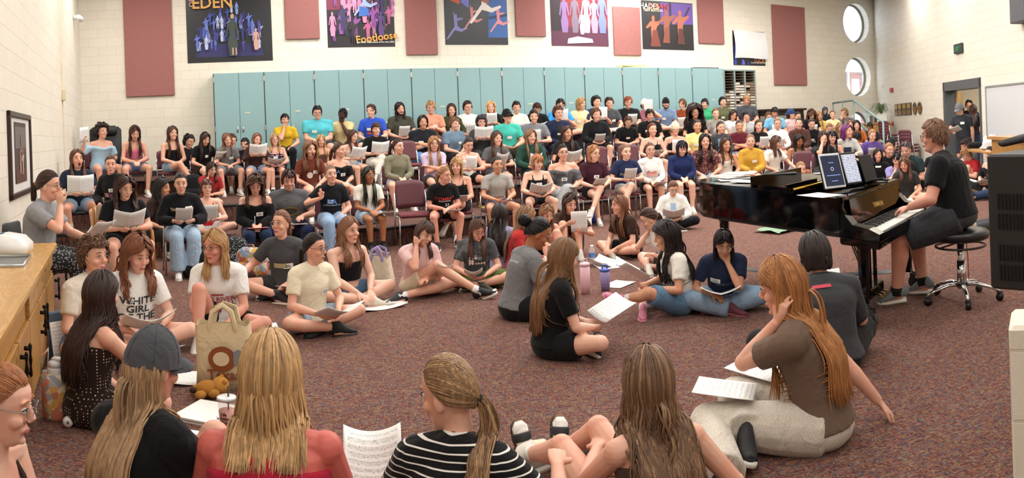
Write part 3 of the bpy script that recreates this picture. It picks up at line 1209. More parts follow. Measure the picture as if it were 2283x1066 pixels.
def person(px, top, d, base, pose, face, who, sk='f', sex='f', h=None, sh=('s', '#777'), bt=('s', '#222'), hd=(None, 8, 0), arm='lap',
           shoe=('sneaker', '#d8d4cc'), sock=None, gl=None, tg=None, pr=(), lean=4, hunch=8, sl=0, w=1.0, mouth='', seat=None, drop=None,
           ex=None, arms=None, q=None, scale=None, eye='#4a3222', cap=None, burn=False, prints=(), q_lim=None, tagtext=None, extra=None, group=None):
    ex = ex or {}
    rng = np.random.default_rng(abs(hash((round(px), round(top)))) % 2 ** 31 if False else int(px * 13 + top * 7))
    if q is None:
        q = 3 if d < 3.6 else 2 if d < 7.5 else 1 if d < 12.5 else 0
    chairlike = pose in ('chair', 'apart', 'xleg', 'xlegL', 'figure4')
    if seat is None:
        seat = .44 if chairlike else .83 if pose == 'stand' else 0.0
    # torso
    tab = np.array(MAL if sex == 'm' else FEM)
    NU = 21
    U = np.linspace(0, 1, NU)
    TL = .60 if sex == 'm' else .57
    th = np.radians(lean * np.clip(U / .25, .3, 1) + hunch * np.clip((U - .25) / .75, 0, 1) ** 1.3 * 2)
    sv = math.radians(sl)
    dirs = np.stack([np.sin(sv) * np.cos(th) * U ** .5, np.sin(th), np.cos(th)], -1)
    C = np.concatenate([[[0, 0, 0]], np.cumsum((dirs[:-1] + dirs[1:]) / 2 * TL / (NU - 1), 0)]) + np.array([0, 0, seat + (.0 if pose != 'stand' else 0)])
    RX = np.interp(U, tab[:, 0], tab[:, 1]) * w
    RY = np.interp(U, tab[:, 0], tab[:, 2]) * w
    RX[-2:] = np.interp(U[-2:], tab[:, 0], tab[:, 1])
    tor = dict(c=C, rx=RX, ry=RY)

    def at(u):
        i = u * (NU - 1)
        return np.array([np.interp(i, np.arange(NU), C[:, k]) for k in range(3)])

    def fwdv(u):
        a = np.interp(u, U, th)
        return np.array([0, math.cos(a), -math.sin(a)])

    def surf(x, u, off=0.0, back=False):
        rx, ry = np.interp(u, U, RX) + off, np.interp(u, U, RY) + off
        k = math.sqrt(max(.02, 1 - min(1, (x / rx) ** 2)))
        return at(u) + np.array([x, 0, 0]) + fwdv(u) * ry * k * (-1 if back else 1)
    NB = C[-1]
    a = th[-1] * .45
    nd_ = np.array([math.sin(sv) * .6, math.sin(a), math.cos(a)])
    hy = 0.0 if hd[0] is None else math.radians(hd[0] - face)
    Rh = rotz(hy) @ rotx(-math.radians(hd[1])) @ roty(math.radians(hd[2] if len(hd) > 2 else 0))
    HS = 1.07
    NT = NB + nd_ * .068
    HC = NT + Rh @ np.array([0, .014, .108])
    Mh = m4(Rh, HC, HS)
    shw = (.185 if sex == 'm' else .165) * (w * .5 + .5)
    SR, SL = at(.90) + np.array([shw, -.01, 0]), at(.90) + np.array([-shw, -.01, 0])
    # legs
    K, A, D = pose_legs(pose, seat, drop, ex)
    HZ = seat + (.09 if pose != 'stand' else .05)
    HP = np.array([[.092 * w, .02, HZ], [-.092 * w, .02, HZ]])
    if pose == 'stand':
        HP[:, 1] = 0
    # arms
    lap = dict(lap=((.10, .27, .17), (-.10, .27, .17)), clasp=((.045, .30, .19), (-.045, .30, .19)), paper=((.125, .30, .27), (-.125, .30, .27)),
               low=((.11, .31, .20), (-.11, .31, .20)), knees=((.13, .38, .20), (-.13, .38, .20)), high=((.14, .33, .40), (-.14, .33, .40)),
               sides=((.27, .02, -.02), (-.27, .02, -.02)), back=((.22, -.22, .03), (-.22, -.22, .03)), ankles=((.08, .36, .15), (-.08, .34, .15)),
               hug=((.06, .42, .30), (-.06, .42, .30)), paperR=((.06, .34, .27), (-.10, .27, .17)), paperL=((.10, .27, .17), (-.06, .34, .27)))
    pole = [np.array([.75, -.25, -.75]), np.array([-.75, -.25, -.75])]
    up = HC + Rh @ np.array([0, .085, -.175])
    S0 = np.array([0, 0, seat])
    if arm in lap:
        TG = [S0 + np.array(lap[arm][0]), S0 + np.array(lap[arm][1])]
    elif arm == 'fold':
        TG = [surf(-.10, .62, .045), surf(.11, .66, .065)]
        pole = [np.array([1, .2, -.6]), np.array([-1, .2, -.6])]
    elif arm in ('chinR', 'chinL'):
        TG = [S0 + np.array([.10, .27, .17]), S0 + np.array([-.10, .27, .17])]
        i = 0 if arm == 'chinR' else 1
        TG[i] = up + np.array([(.035, -.035)[i], 0, 0])
        pole[i] = np.array([(.25, -.25)[i], .5, -1])
    elif arm in ('cheekR', 'cheekL'):
        i = 0 if arm == 'cheekR' else 1
        TG = [S0 + np.array([.02, .30, .22]), S0 + np.array([-.02, .30, .22])]
        TG[i] = HC + Rh @ np.array([(.085, -.085)[i], .055, -.14])
        pole[i] = np.array([(.3, -.3)[i], .6, -1])
    elif arm == 'stand':
        TG = [S0 + np.array([.27, .04, -.02]), S0 + np.array([-.27, .04, -.02])]
    else:
        TG = [S0 + np.array([.10, .27, .17]), S0 + np.array([-.10, .27, .17])]
    HDIR = [None, None]
    CURL = [.55, .55]
    for i, s in enumerate('RL'):
        if arms and s in arms:
            TG[i] = np.array(arms[s][:3], float)
            if len(arms[s]) > 3:
                HDIR[i] = np.array(arms[s][3], float)
            if len(arms[s]) > 4:
                CURL[i] = arms[s][4]
            if len(arms[s]) > 5:
                pole[i] = np.array(arms[s][5], float)
    al = 1.06 if sex == 'm' else 1.0
    EL, WR = [], []
    for i, S in enumerate((SR, SL)):
        e, t = ik(S, TG[i], .275 * al, .245 * al, pole[i])
        EL.append(e)
        WR.append(t)
    # ---- body: one continuous skin
    b = MB()
    b.tube(C, np.stack([RX, RY], 1), 20, (1, 0, 0))
    b.tube([NB - nd_ * .05, NB, NT, HC + Rh @ np.array([0, -.02, -.04])], [(.072, .066), (.055, .056), (.050, .053), (.047, .05)], 14, (1, 0, 0))
    b.tube([SL, at(.93) + np.array([0, -.01, .005]), SR], [.054, .075, .054], 12)
    headparts(b, Mh)
    mw = 1.0 if sex == 'f' else 1.12
    mw *= .5 + .5 * w
    for i in range(2):
        S = (SR, SL)[i]
        b.tube([S + (S - EL[i]) * .08, S, S * .6 + EL[i] * .4, EL[i]], np.array([.048, .052, .046, .038]) * mw, 12)
        b.tube([EL[i] + (S - EL[i]) * .06, EL[i], EL[i] * .72 + WR[i] * .28, EL[i] * .2 + WR[i] * .8, WR[i]], np.array([.036, .039, .041, .029, .0255]) * mw, 12)
        b.ell(EL[i], (.0405 * mw,) * 3, 10, 7)
        b.ell(S, (.055 * mw,) * 3, 12, 8)
        fd = unit(WR[i] - EL[i])
        hd_ = HDIR[i] if HDIR[i] is not None else unit(fd + (np.array([0, .25, -.15]) if arm in lap else 0))
        nrm = np.array([.25 * (1, -1)[i], -.15, 1.0])
        if arm in ('paper', 'low', 'high', 'paperR', 'paperL'):
            nrm = np.array([.8 * (1, -1)[i], .1, -.6])
        if arm in ('chinR', 'chinL', 'cheekR', 'cheekL') and (arm[-1] == 'RL'[i]):
            hd_ = unit(np.array([0, -.1, 1.0])) if arm[:4] == 'chin' else unit(Rh @ np.array([(.1, -.1)[i], -.55, .85]))
            nrm = np.array([(.9, -.9)[i], .5, 0]) if arm[:4] == 'chee' else np.array([(.3, -.3)[i], 1, 0])
            CURL[i] = .8 if arm[:4] == 'chin' else .35
        if arms and 'RL'[i] in arms and len(arms['RL'[i]]) > 6:
            nrm = np.array(arms['RL'[i]][6], float)
        hand(b, WR[i] + fd * .01, hd_, nrm, (1, -1)[i], CURL[i], q=q)
    for i in range(2):
        kd = unit(K[i] - HP[i])
        b.tube([HP[i] - kd * .05, HP[i], HP[i] * .6 + K[i] * .4, K[i] - kd * .05, K[i]], np.array([.088, .094, .085, .062, .057]) * (mw if sex == 'f' else mw * .93), 14)
        b.ell(K[i], (.0605 * mw,) * 3, 12, 8)
        sd = unit(A[i] - K[i])
        bk = np.cross(sd, np.array([1.0, 0, 0]))
        bk = unit(bk) if np.linalg.norm(bk) > .1 else np.array([0, -1.0, 0])
        if (K[i] - HP[i]) @ bk > 0:
            bk = -bk
        b.tube([K[i] - sd * .02, K[i], K[i] * .7 + A[i] * .3 + bk * .012, K[i] * .35 + A[i] * .65 + bk * .004, A[i], A[i] + sd * .03], np.array([.056, .057, .057, .043, .036, .036]) * mw, 14)
        fy = unit(D[i])
        fz = unit(-sd - (-sd @ fy) * fy)
        b.tube([A[i] - fy * .05 - fz * .04, A[i] - fz * .038, A[i] + fy * .06 - fz * .055, A[i] + fy * .12 - fz * .066, A[i] + fy * .150 - fz * .070], [(.024, .022), (.029, .030), (.032, .024), (.034, .014), (.02, .008)], 10, np.cross(fy, fz))
    nomtop = HC[2] + .132
    # ---- placement
    az = (px - CX) / F
    tc, rt = np.array([-math.sin(az), -math.cos(az)]), np.array([math.cos(az), -math.sin(az)])
    fa = math.radians(face)
    fw = tc * math.cos(fa) + rt * math.sin(fa)
    rz = math.atan2(-fw[0], fw[1])
    PT = atd(px, top, d)
    s = scale or float(np.clip((PT[2] - base) / nomtop, .78, 1.2))
    Rz = rotz(rz)
    off = Rz @ (HC * s)
    M = m4(Rz, (PT[0] - off[0], PT[1] - off[1], base), s)
    lab = 'person ' + (who if who.split()[0] == 'playing' else 'in ' + who)
    body = put('person', b.mesh('person', skinmat(SKIN[sk], burn)), None, M)
    tag(body, lab, 'person', group)
    finish(body, QVOX[q], [2, 2, 2, 2][q], .5)
    fm = lambda R, t: Mh @ m4(R, t)
    # ---- face
    hc = h['c'] if h else '#3a2a20'
    for sx in (-1, 1):
        put('eye', eye_mesh(eye), body, fm(rotz(-sx * .22), (sx * .0305, .0805, .012)))
        if q > 0:
            put('eyebrow', brow_mesh(h.get('bc', hc) if h else hc), body, fm(rotz(-sx * .28) @ (np.diag([sx, 1, 1]) if sx > 0 else np.diag([-1.0, 1, 1]) @ np.diag([1.0, 1, 1])) if False else rotz(-sx * .28), (sx * .032, .0845, .0385)))
    if q > 0 or mouth:
        put('lips', lips_mesh(mouth), body, fm(None, (0, .0925, -.060)))
    if gl:
        put('glasses', glasses_mesh(gl), body, fm(None, (0, .104, .010)))
    # ---- hair
    if h:
        if cap:
            h = dict(h, emax=.05)
        hm = hairmat(h['c'], h.get('c2'))
        hb = hair_build(h, Mh, tor, SL, SR, q, rng, 0)
        put('hair', hb.mesh('hair', [hm], True, True), body)
        if h.get('tieC'):
            tie = unit(np.array(h.get('tie', (0, -1, .15))))
            tp = ((tie * CR * 1.10 + np.array(CROWN)) * HS) @ Rh.T + HC
            o_ = Rh @ tie
            build(MB().tube([tp - o_ * .008, tp + o_ * .010], .021, 12), 'hair_tie', plain(h['tieC'], .8), body)
        if h.get('beard'):
            bb = MB()
            bb.tube([(-.062, .01, -.03), (-.055, .045, -.075), (-.03, .083, -.10), (0, .095, -.105), (.03, .083, -.10), (.055, .045, -.075), (.062, .01, -.03)], [(.012, .006), (.017, .010), (.02, .012), (.022, .013), (.02, .012), (.017, .010), (.012, .006)], 8, (0, 0, 1))
            bb.tube([(-.026, .094, -.047), (0, .101, -.045), (.026, .094, -.047)], [(.004, .003), (.006, .005), (.004, .003)], 6, (0, 0, 1))
            put('beard', bb.xf(Mh).mesh('beard', [hm]), body)
    if cap:
        cb = MB()
        na, ne = 24, 7
        A_ = np.arange(na) * 2 * math.pi / na
        E_ = np.linspace(-.06, math.pi / 2 - .04, ne)
        kk = 1.15
        V = np.stack([np.sin(A_) * np.cos(E_)[:, None], np.cos(A_) * np.cos(E_)[:, None], np.sin(E_)[:, None] + 0 * A_], -1) * CR * kk + np.array(CROWN) + np.array([0, 0, .004])
        i_, j_ = np.arange(ne - 1)[:, None], np.arange(na)
        cb.add(V.reshape(-1, 3), [np.stack([i_ * na + (j_ + 1) % na, i_ * na + j_, (i_ + 1) * na + j_, (i_ + 1) * na + (j_ + 1) % na], -1).reshape(-1, 4), np.array([[(ne - 1) * na + k for k in range(na)][::-1]])])
        cb.ell((0, -.006, .148), (.008, .008, .004), 8, 5)
        for k in range(3):
            a_ = k * math.pi / 3
            cb.tube([np.array([math.sin(a_) * math.cos(e_), math.cos(a_) * math.cos(e_), math.sin(e_)]) * CR * 1.152 + np.array(CROWN) + np.array([0, 0, .004]) for e_ in np.linspace(.12, math.pi - .12, 15)], .0016, 5, None, 0)
        sgn = -1 if cap.get('back') else 1
        br = MB()
        nb = 13
        X = np.linspace(-1, 1, nb)
        t_ = .006
        rows = []
        for ry_, dz in ((.075, .030), (.115, .026), (.155, .012), (.178, .0)):
            rows.append(np.stack([X * .078, sgn * (.02 + (ry_ - .02) * np.sqrt(np.maximum(0, 1 - X ** 2)) ** .7), .018 + dz - .022 * X ** 2], -1))
        V = np.concatenate(rows)
        i_, j_ = np.arange(3)[:, None], np.arange(nb - 1)
        qf = np.stack([i_ * nb + j_, i_ * nb + j_ + 1, (i_ + 1) * nb + j_ + 1, (i_ + 1) * nb + j_], -1).reshape(-1, 4)
        br.add(np.concatenate([V, V - np.array([0, 0, t_])]), [qf, qf[:, ::-1] + len(V)])
        co = put('cap', cb.mesh('cap', [cloth(cap['c'])]).copy() if False else cb.xf(Mh).mesh('cap', [cloth(cap['c'])]), body)
        put('brim', br.xf(Mh).mesh('brim', [cloth(cap.get('c2', cap['c']))]), co)
        if cap.get('mark'):
            tick = MB().prism([(-.022, .004), (-.012, -.008), (-.004, -.007), (.03, .012), (-.006, .0), (-.013, -.001)], 0, .001)
            put('emblem', tick.xf(m4(roty(0) @ rotx(math.pi / 2 - .35))).xf(m4(None, (0, .112, .075))).xf(Mh).mesh('emblem', [plain(cap['mark'], .6)]), co)
    # ---- clothes
    st, sc_ = sh[0], sh[1]
    sk_kind = sh[2] if len(sh) > 2 else ''
    inf = (.023 if st not in ('H', 'L') else .030)
    if st in ('t', 'tc', 'n', 'c', 'r'):
        inf = .016
    sm = cloth(sc_, sk_kind)
    cb = MB()
    u0, u1 = {'c': (.40, .985), 'tc': (.44, .80), 'n': (.42, .80), 't': (.22, .80), 'o': (.22, .80), 'r': (.22, .80)}.get(st, (.15, .985))
    if st in ('H', 'L', 's', 'l', 'c', 'v', 'p'):
        uu = np.linspace(u0, .975, 12)
    else:
        uu = np.linspace(u0, u1, 10)
    rxs = np.interp(uu, U, RX) + inf
    rys = np.interp(uu, U, RY) + inf
    if st in ('s', 'l', 'L', 'H', 'v', 'p'):
        # loose fall from the bust to the hem
        bx, by = np.interp(.70, U, RX) + inf - .012, np.interp(.70, U, RY) + inf - .012
        lo = uu < .70
        rxs[lo] = np.maximum(rxs[lo], bx)
        rys[lo] = np.maximum(rys[lo], by)
    cb.tube(np.array([at(x) for x in uu]), np.stack([rxs, rys], 1), 20, (1, 0, 0))
    ai = .013 if st not in ('H', 'L') else .022

    def sleeve(f0, f1, extra_=0.0, i=0):
        S = (SR, SL)[i]
        pts = [S, S * .5 + EL[i] * .5, EL[i], EL[i] * .5 + WR[i] * .5, WR[i] + (EL[i] - WR[i]) * .04]
        if f0 == 0:
            cb.ell(S, (.058 * mw + ai + .004,) * 3, 12, 8)
        rad = np.array([.055, .049, .043, .040, .030]) * mw + ai + extra_
        tt = np.linspace(f0, f1, 8) * 4
        P_ = np.array([[np.interp(x, range(5), [p[k] for p in pts]) for k in range(3)] for x in tt])
        R_ = np.interp(tt, range(5), rad)
        cb.tube(P_, R_, 12)
    if st in ('s', 'c', 'v', 'p'):
        for i in range(2):
            sleeve(0, .33, .006, i)
        cb.tube([SL, at(.935) + np.array([0, -.012, .006]), SR], np.array([.060, .077, .060]) + inf, 12)
    if st in ('l', 'L', 'H'):
        for i in range(2):
            sleeve(0, 1.0, .0 if st == 'l' else .004, i)
        cb.tube([SL, at(.935) + np.array([0, -.012, .006]), SR], np.array([.060, .077, .060]) + inf, 12)
    if st == 'H':   # hood lying on the nape
        hb2 = NB + np.array([0, -.04, .02])
        cb.tube([hb2 + np.array([.085 * math.sin(x), .085 * math.cos(x) * .9 - .01, .012 - .03 * math.cos(x)]) for x in np.linspace(.5, 2 * math.pi - .5, 14)], .032, 10)
    if st == 'p':   # polo collar
        cb.tube([NB + np.array([.066 * math.sin(x), .066 * math.cos(x), .012 - .02 * math.cos(x)]) for x in np.linspace(0, 2 * math.pi, 15)[:-1]], [(.009, .016)] * 14, 8, (0, 0, 1), ring=True)
    if st in ('t', 'tc', 'r'):
        for sx in (-1, 1):
            xx = sx * (.085 if st != 'r' else .055)
            wd = .018 if st != 'w' else .03
            top_ = at(.945) + np.array([sx * .085, 0, .035])
            pts = [surf(xx, .77, .012), surf(xx * 1.05, .86, .014), top_, surf(xx * (1.0 if st != 'r' else .6), .86, .014, True), surf(xx * (1.0 if st != 'r' else .25), .76, .012, True)]
            cb.tube(pts, [(wd, .009)] * 5, 8, (1, 0, 0))
    if st == 'r':
        cb.tube([surf(0, u_, .004, True) for u_ in (.90, .84, .78, .70, .60)], [(.030, .012), (.045, .012), (.075, .014), (.115, .016), (.15, .018)], 12, (1, 0, 0))
    if st == 'o':   # off the shoulder
        for i in range(2):
            sleeve(.13, 1.0 if len(sh) > 3 and sh[3] == 'l' else .42, .012, i)
        cb.tube([EL[1] * .3 + SL * .7, surf(-.12, .82, .02), surf(0, .79, .022), surf(.12, .82, .02), EL[0] * .3 + SR * .7], [.05, .035, .03, .035, .05], 10)
        cb.tube([EL[1] * .3 + SL * .7, surf(-.12, .82, .02, True), surf(0, .80, .022, True), surf(.12, .82, .02, True), EL[0] * .3 + SR * .7], [.05, .035, .03, .035, .05], 10)
    so = put({'t': 'tank_top', 'tc': 'tank_top', 'r': 'tank_top', 'n': 'tube_top', 'H': 'hoodie', 'L': 'sweatshirt', 'o': 'off_shoulder_top', 'p': 'polo_shirt'}.get(st, 'shirt'), cb.mesh('shirt', [sm]), body)
    finish(so, QCLO[q], 3 if q < 2 else 6, .5)
    if bt:
        pb = MB()
        pi = .017
        bk_ = bt[2] if len(bt) > 2 else ''
        u2 = np.linspace(.0, .30, 6)
        pb.tube(np.array([at(x) for x in u2]), np.stack([np.interp(u2, U, RX) + pi, np.interp(u2, U, RY) + pi], 1), 18, (1, 0, 0))
        tl = {'s': .52, 'm': .86, 'j': 1, 'w': 1, 'k': .62, 'x': .40}[bt[0]]
        for i in range(2):
            kd = K[i] - HP[i]
            tt = np.linspace(-.08, tl, 6)
            R_ = np.interp(tt, [-.1, 0, .4, .85, 1], [.094, .098, .090, .068, .062]) * mw + pi + (.012 if bt[0] in ('k', 'm', 'w') else 0)
            pb.tube([HP[i] + kd * x for x in tt], R_, 14)
            if bt[0] in ('j', 'w'):
                ad = A[i] - K[i]
                rad = [.075, .074, .070, .062, .058] if bt[0] == 'j' else [.078, .086, .092, .095, .098]
                pb.ell(K[i], (.083 * mw,) * 3, 12, 8)
                pb.tube([K[i] - ad * .03, K[i], K[i] + ad * .35, K[i] + ad * .7, K[i] + ad * .97], np.array(rad) * mw, 14)
        if bt[0] == 'k':
            mid = [HP.mean(0), HP.mean(0) * .4 + K.mean(0) * .6]
            pb.tube([mid[0], mid[1]], [(.17, .09), (.15, .085)], 14, (1, 0, 0))
        po = put({'s': 'shorts', 'm': 'shorts', 'x': 'shorts', 'k': 'skirt', 'j': 'trousers', 'w': 'trousers'}[bt[0]], pb.mesh('trousers', [cloth(bt[1], bk_)]), body)
        finish(po, QCLO[q], 3 if q < 2 else 8, .5)
    # ---- feet
    for i in range(2):
        sd = unit(A[i] - K[i])
        y = unit(D[i])
        z = -sd
        z = unit(z - (z @ y) * y)
        x = np.cross(y, z)
        Mf = m4(np.stack([x, y, z], 1), A[i] + sd * .0)
        if shoe:
            put('sandal' if shoe[0] == 'sandal' else 'shoe', shoe_mesh(*shoe), body, Mf)
        if sock:
            sb = MB()
            hh = sock[1]
            sb.tube([A[i] - sd * hh, A[i] - sd * hh * .5, A[i] - sd * -.02], np.array([.041, .041, .039]) * mw, 12)
            if not shoe or shoe[0] == 'sandal':
                sb.tube([A[i] - y * .06 + sd * .035, A[i] + sd * .03, A[i] + y * .07 + sd * .045, A[i] + y * .14 + sd * .054, A[i] + y * .168 + sd * .058], [(.028, .028), (.037, .038), (.040, .031), (.042, .022), (.02, .012)], 12)
            build(sb, 'sock', cloth(sock[0]), body)
    # ---- name tag and shirt prints
    sinf = inf + .005 + (.004 if q < 2 else 0)

    def patch(x0, x1, ua, ub, mats, name, par, nx=4, nz=3, back=False, off=.0, rot=0.0):
        p = MB()
        V = []
        xc, uc = (x0 + x1) / 2, (ua + ub) / 2
        for jj in range(nz + 1):
            for ii in range(nx + 1):
                dx = (x1 - x0) * (ii / nx - .5)
                dz = (ub - ua) * TL * (jj / nz - .5)
                X_, Z_ = dx * math.cos(rot) - dz * math.sin(rot), dx * math.sin(rot) + dz * math.cos(rot)
                V.append(surfS(xc + X_, uc + Z_ / TL, sinf + off, back))
        qf = [(jj * (nx + 1) + ii, jj * (nx + 1) + ii + 1, (jj + 1) * (nx + 1) + ii + 1, (jj + 1) * (nx + 1) + ii) for jj in range(nz) for ii in range(nx)]
        qf = np.array(qf)
        p.add(np.array(V), qf if back else qf[:, ::-1])
        o = put(name, p.mesh(name, mats), par)
        return o

    def surfS(x, u, off, back=False):
        rx, ry = np.interp(u, U, RX), np.interp(u, U, RY)
        if st in ('s', 'l', 'L', 'H', 'v', 'p') and u < .70:
            rx, ry = max(rx, np.interp(.70, U, RX) - .012), max(ry, np.interp(.70, U, RY) - .012)
        rx, ry = rx + off, ry + off
        k = math.sqrt(max(.02, 1 - min(1, (x / rx) ** 2)))
        return at(u) + np.array([x, 0, 0]) + fwdv(u) * ry * k * (-1 if back else 1)

    def letter(body_, size, x0, u0_, colr, back=False, rot=0.0, off=.002, par=None, name='shirt_print'):
        me = text_mesh(body_, size)
        nv = len(me.vertices)
        co = np.empty(nv * 3)
        me.vertices.foreach_get('co', co)
        co = co.reshape(-1, 3)
        X_ = co[:, 0] * math.cos(rot) - co[:, 1] * math.sin(rot)
        Y_ = co[:, 0] * math.sin(rot) + co[:, 1] * math.cos(rot)
        out = np.array([surfS(x0 + (-x if not back else x), u0_ + y / TL, sinf + off, back) for x, y in zip(X_, Y_)])
        me.vertices.foreach_set('co', out.ravel())
        me.materials.clear()
        me.materials.append(plain(colr, .8))
        me.update()
        return put(name, me, par or so)
    if tg:
        # seen from the camera the person's left is on the right of the picture
        tx, tu, trot = (tg + (0,))[:3] if len(tg) < 3 else tg
        w2, h2 = .047, .031
        to = patch(tx - w2, tx + w2, tu - h2 / TL, tu + h2 / TL, [plain('#f4f3f0', .6)], 'name_tag', body, 4, 2, rot=trot)
        if q >= 1:
            if tagtext:
                letter(tagtext, .022, tx, tu, '#1b1b1b', off=.003, par=to, name='lettering', rot=trot)
            else:
                for k, ww in ((.008, .020), (-.010, .028)):
                    patch(tx - ww, tx + ww, tu + (k - .0045) / TL, tu + (k + .0045) / TL, [plain('#26262a', .7)], 'lettering', to, 3, 1, off=.0015, rot=trot)
    for pz in prints:
        if pz[0] == 'text':
            letter(*pz[1:])
        elif pz[0] == 'patch':
            patch(*pz[1:5], [plain(pz[5], .8) if isinstance(pz[5], str) else pz[5]], 'shirt_print', so, 6, 4, pz[6] if len(pz) > 6 else False, .001)
        elif pz[0] == 'oval':
            x0, u0_, a_, b_, colr = pz[1:6]
            bk2 = pz[6] if len(pz) > 6 else False
            of = pz[7] if len(pz) > 7 else .001
            an = np.linspace(0, 2 * math.pi, 25)[:-1]
            V = [surfS(x0, u0_, sinf + of, bk2)] + [surfS(x0 + a_ * f_ * math.cos(t_), u0_ + b_ * f_ * math.sin(t_) / TL, sinf + of, bk2) for f_ in (.5, 1) for t_ in an]
            f3 = np.array([(0, 1 + k, 1 + (k + 1) % 24) for k in range(24)])
            f4 = np.array([(1 + k, 25 + k, 25 + (k + 1) % 24, 1 + (k + 1) % 24) for k in range(24)])
            p = MB().add(np.array(V), [f3, f4])
            put('shirt_print', p.mesh('shirt_print', [plain(colr, .8)]), so)
    info = dict(o=body, M=M, s=s, HC=HC, Rh=Rh, WR=WR, EL=EL, S0=S0, K=K, A=A, at=at, surf=surfS, who=who, lab=lab, TL=TL, Mh=Mh, SR=SR, SL=SL, so=so, arm=arm, U=U, RX=RX, RY=RY, px=px, d=d)
    NAMED.append(info)
    return info


# ---------------------------------------------------------------- chairs and paper
def chair_protos():
    mar, chrome = cloth('#6d3840'), plain('#c9cbcd', .22, 1.0)
    plas = plain('#5e2f38', .55)
    b = MB().box((0, .0, .425), (.215, .21, .026), 0, None, .02)
    seat = b.mesh('seat', [mar])
    b = MB()
    V = []
    nx, nz = 9, 7
    for k in (0, 1):
        for j in range(nz):
            for i in range(nx):
                x = -1 + 2 * i / (nx - 1)
                z = j / (nz - 1)
                wd = .205 * (1 - .10 * z ** 3) * (1 - .05 * (1 - z) ** 2)
                zz = .50 + .36 * z - .03 * (abs(x) ** 4) * z
                y = -.215 - .055 * z - .02 * (1 - x * x) + (k * .032 - .006)
                V.append((x * wd, y, zz))
    n1 = nx * nz
    q = np.array([(j * nx + i, j * nx + i + 1, (j + 1) * nx + i + 1, (j + 1) * nx + i) for j in range(nz - 1) for i in range(nx - 1)])
    rim = list(range(nx)) + [j * nx + nx - 1 for j in range(1, nz)] + [(nz - 1) * nx + i for i in range(nx - 2, -1, -1)] + [j * nx for j in range(nz - 2, 0, -1)]
    e = np.array([(rim[k], rim[(k + 1) % len(rim)], rim[(k + 1) % len(rim)] + n1, rim[k] + n1) for k in range(len(rim))])
    b.add(np.array(V), [q, q[:, ::-1] + n1, e[:, ::-1]])
    back = b.mesh('backrest', [plas])
    legs = []
    for sx in (-1, 1):
        legs.append(MB().tube([(sx * .235, .20, .0), (sx * .222, .17, .40), (sx * .215, .10, .415)], .011, 8).mesh('leg', [chrome]))
        legs.append(MB().tube([(sx * .235, -.22, .0), (sx * .222, -.16, .38), (sx * .215, -.20, .50), (sx * .205, -.245, .72)], .011, 8).mesh('leg', [chrome]))
    return seat, back, legs


CH = chair_protos()


def chair(M, label, group='maroon stacking chairs'):
    r = root('chair', M, label, 'chair', group)
    put('seat', CH[0], r)
    put('backrest', CH[1], r)
    for l in CH[2]:
        put('leg', l, r)
    return r


PAGE = papermat()


def page_mesh(w, h, bend, fold=None, curl=0.0, n=8, thick=.0012, leaf=0.0):
    """a sheet (fold=None) or an opened booklet (fold = half-angle in radians)"""
    X = np.linspace(-1, 1, 2 * n + 1)
    Y = np.linspace(-1, 1, 5)
    V, UV = [], []
    for y in Y:
        for x in X:
            if fold is not None:
                ax = abs(x) * w / 2
                px_, pz_ = ax * math.cos(fold), ax * math.sin(fold)
                z = pz_ - bend * math.sin(abs(x) * math.pi) * .5 + curl * (y * .5 + .5) ** 2
                V.append((math.copysign(px_, x), y * h / 2, z))
                UV.append(((x % 1.0) if abs(x) not in (0, 1) else (0 if x in (0,) else 1), y * .5 + .5))
            else:
                V.append((x * w / 2, y * h / 2, bend * (x * x) + curl * (y * .5 + .5) ** 2))
                UV.append((x * .5 + .5, y * .5 + .5))
    V = np.array(V)
    nx = 2 * n + 1
    q = np.array([(j * nx + i, j * nx + i + 1, (j + 1) * nx + i + 1, (j + 1) * nx + i) for j in range(4) for i in range(2 * n)])
    n1 = len(V)
    rim = list(range(nx)) + [j * nx + nx - 1 for j in range(1, 5)] + [4 * nx + i for i in range(nx - 2, -1, -1)] + [j * nx for j in range(3, 0, -1)]
    e = np.array([(rim[(k + 1) % len(rim)], rim[k], rim[k] + n1, rim[(k + 1) % len(rim)] + n1) for k in range(len(rim))])
    b = MB().add(np.concatenate([V, V - np.array([0, 0, thick])]), [q, q[:, ::-1] + n1, e])
    me = b.mesh('sheet_music', [PAGE])
    ul = me.uv_layers.new(name='UVMap')
    li = np.empty(len(me.loops), np.int32)
    me.loops.foreach_get('vertex_index', li)
    uv = np.array(UV + UV)
    ul.data.foreach_set('uv', uv[li].ravel())
    return me


PG = dict(sheet=page_mesh(.216, .279, .012, None, .02), booklet=page_mesh(.40, .279, .02, .35, .01, thick=.004), flat=page_mesh(.216, .279, .002, None, .004, thick=.0025),
          curl=page_mesh(.216, .279, .05, None, .05), open=page_mesh(.42, .279, .012, .12, .0, thick=.003), tall=page_mesh(.216, .279, .004, None, .0))


def paper(M, label, kind='sheet', group='sheet music', cat='sheet music'):
    return tag(put('sheet_music', PG[kind], None, M), label, cat, group)


def held(P, tilt=50, kind='sheet', c=None, yaw=0, roll=0, label=None, s=1.0):
    """sheet held in front of a person; tilt 0 lies flat, 90 stands upright facing them"""
    if c is None:
        m = (P['WR'][0] + P['WR'][1]) / 2
        if P['arm'] == 'paperR':
            m = P['WR'][0] + np.array([-.04, 0, 0])
        if P['arm'] == 'paperL':
            m = P['WR'][1] + np.array([.04, 0, 0])
        a = math.radians(tilt)
        c = m + np.array([0, .085 + .03 * math.cos(a), .02 + .09 * math.sin(a)])
    R = rotz(math.radians(yaw)) @ rotx(math.radians(tilt)) @ roty(math.radians(roll))
    M = P['M'] @ m4(R, c)
    return paper(M, label or 'sheet music held by ' + P['lab'], kind)
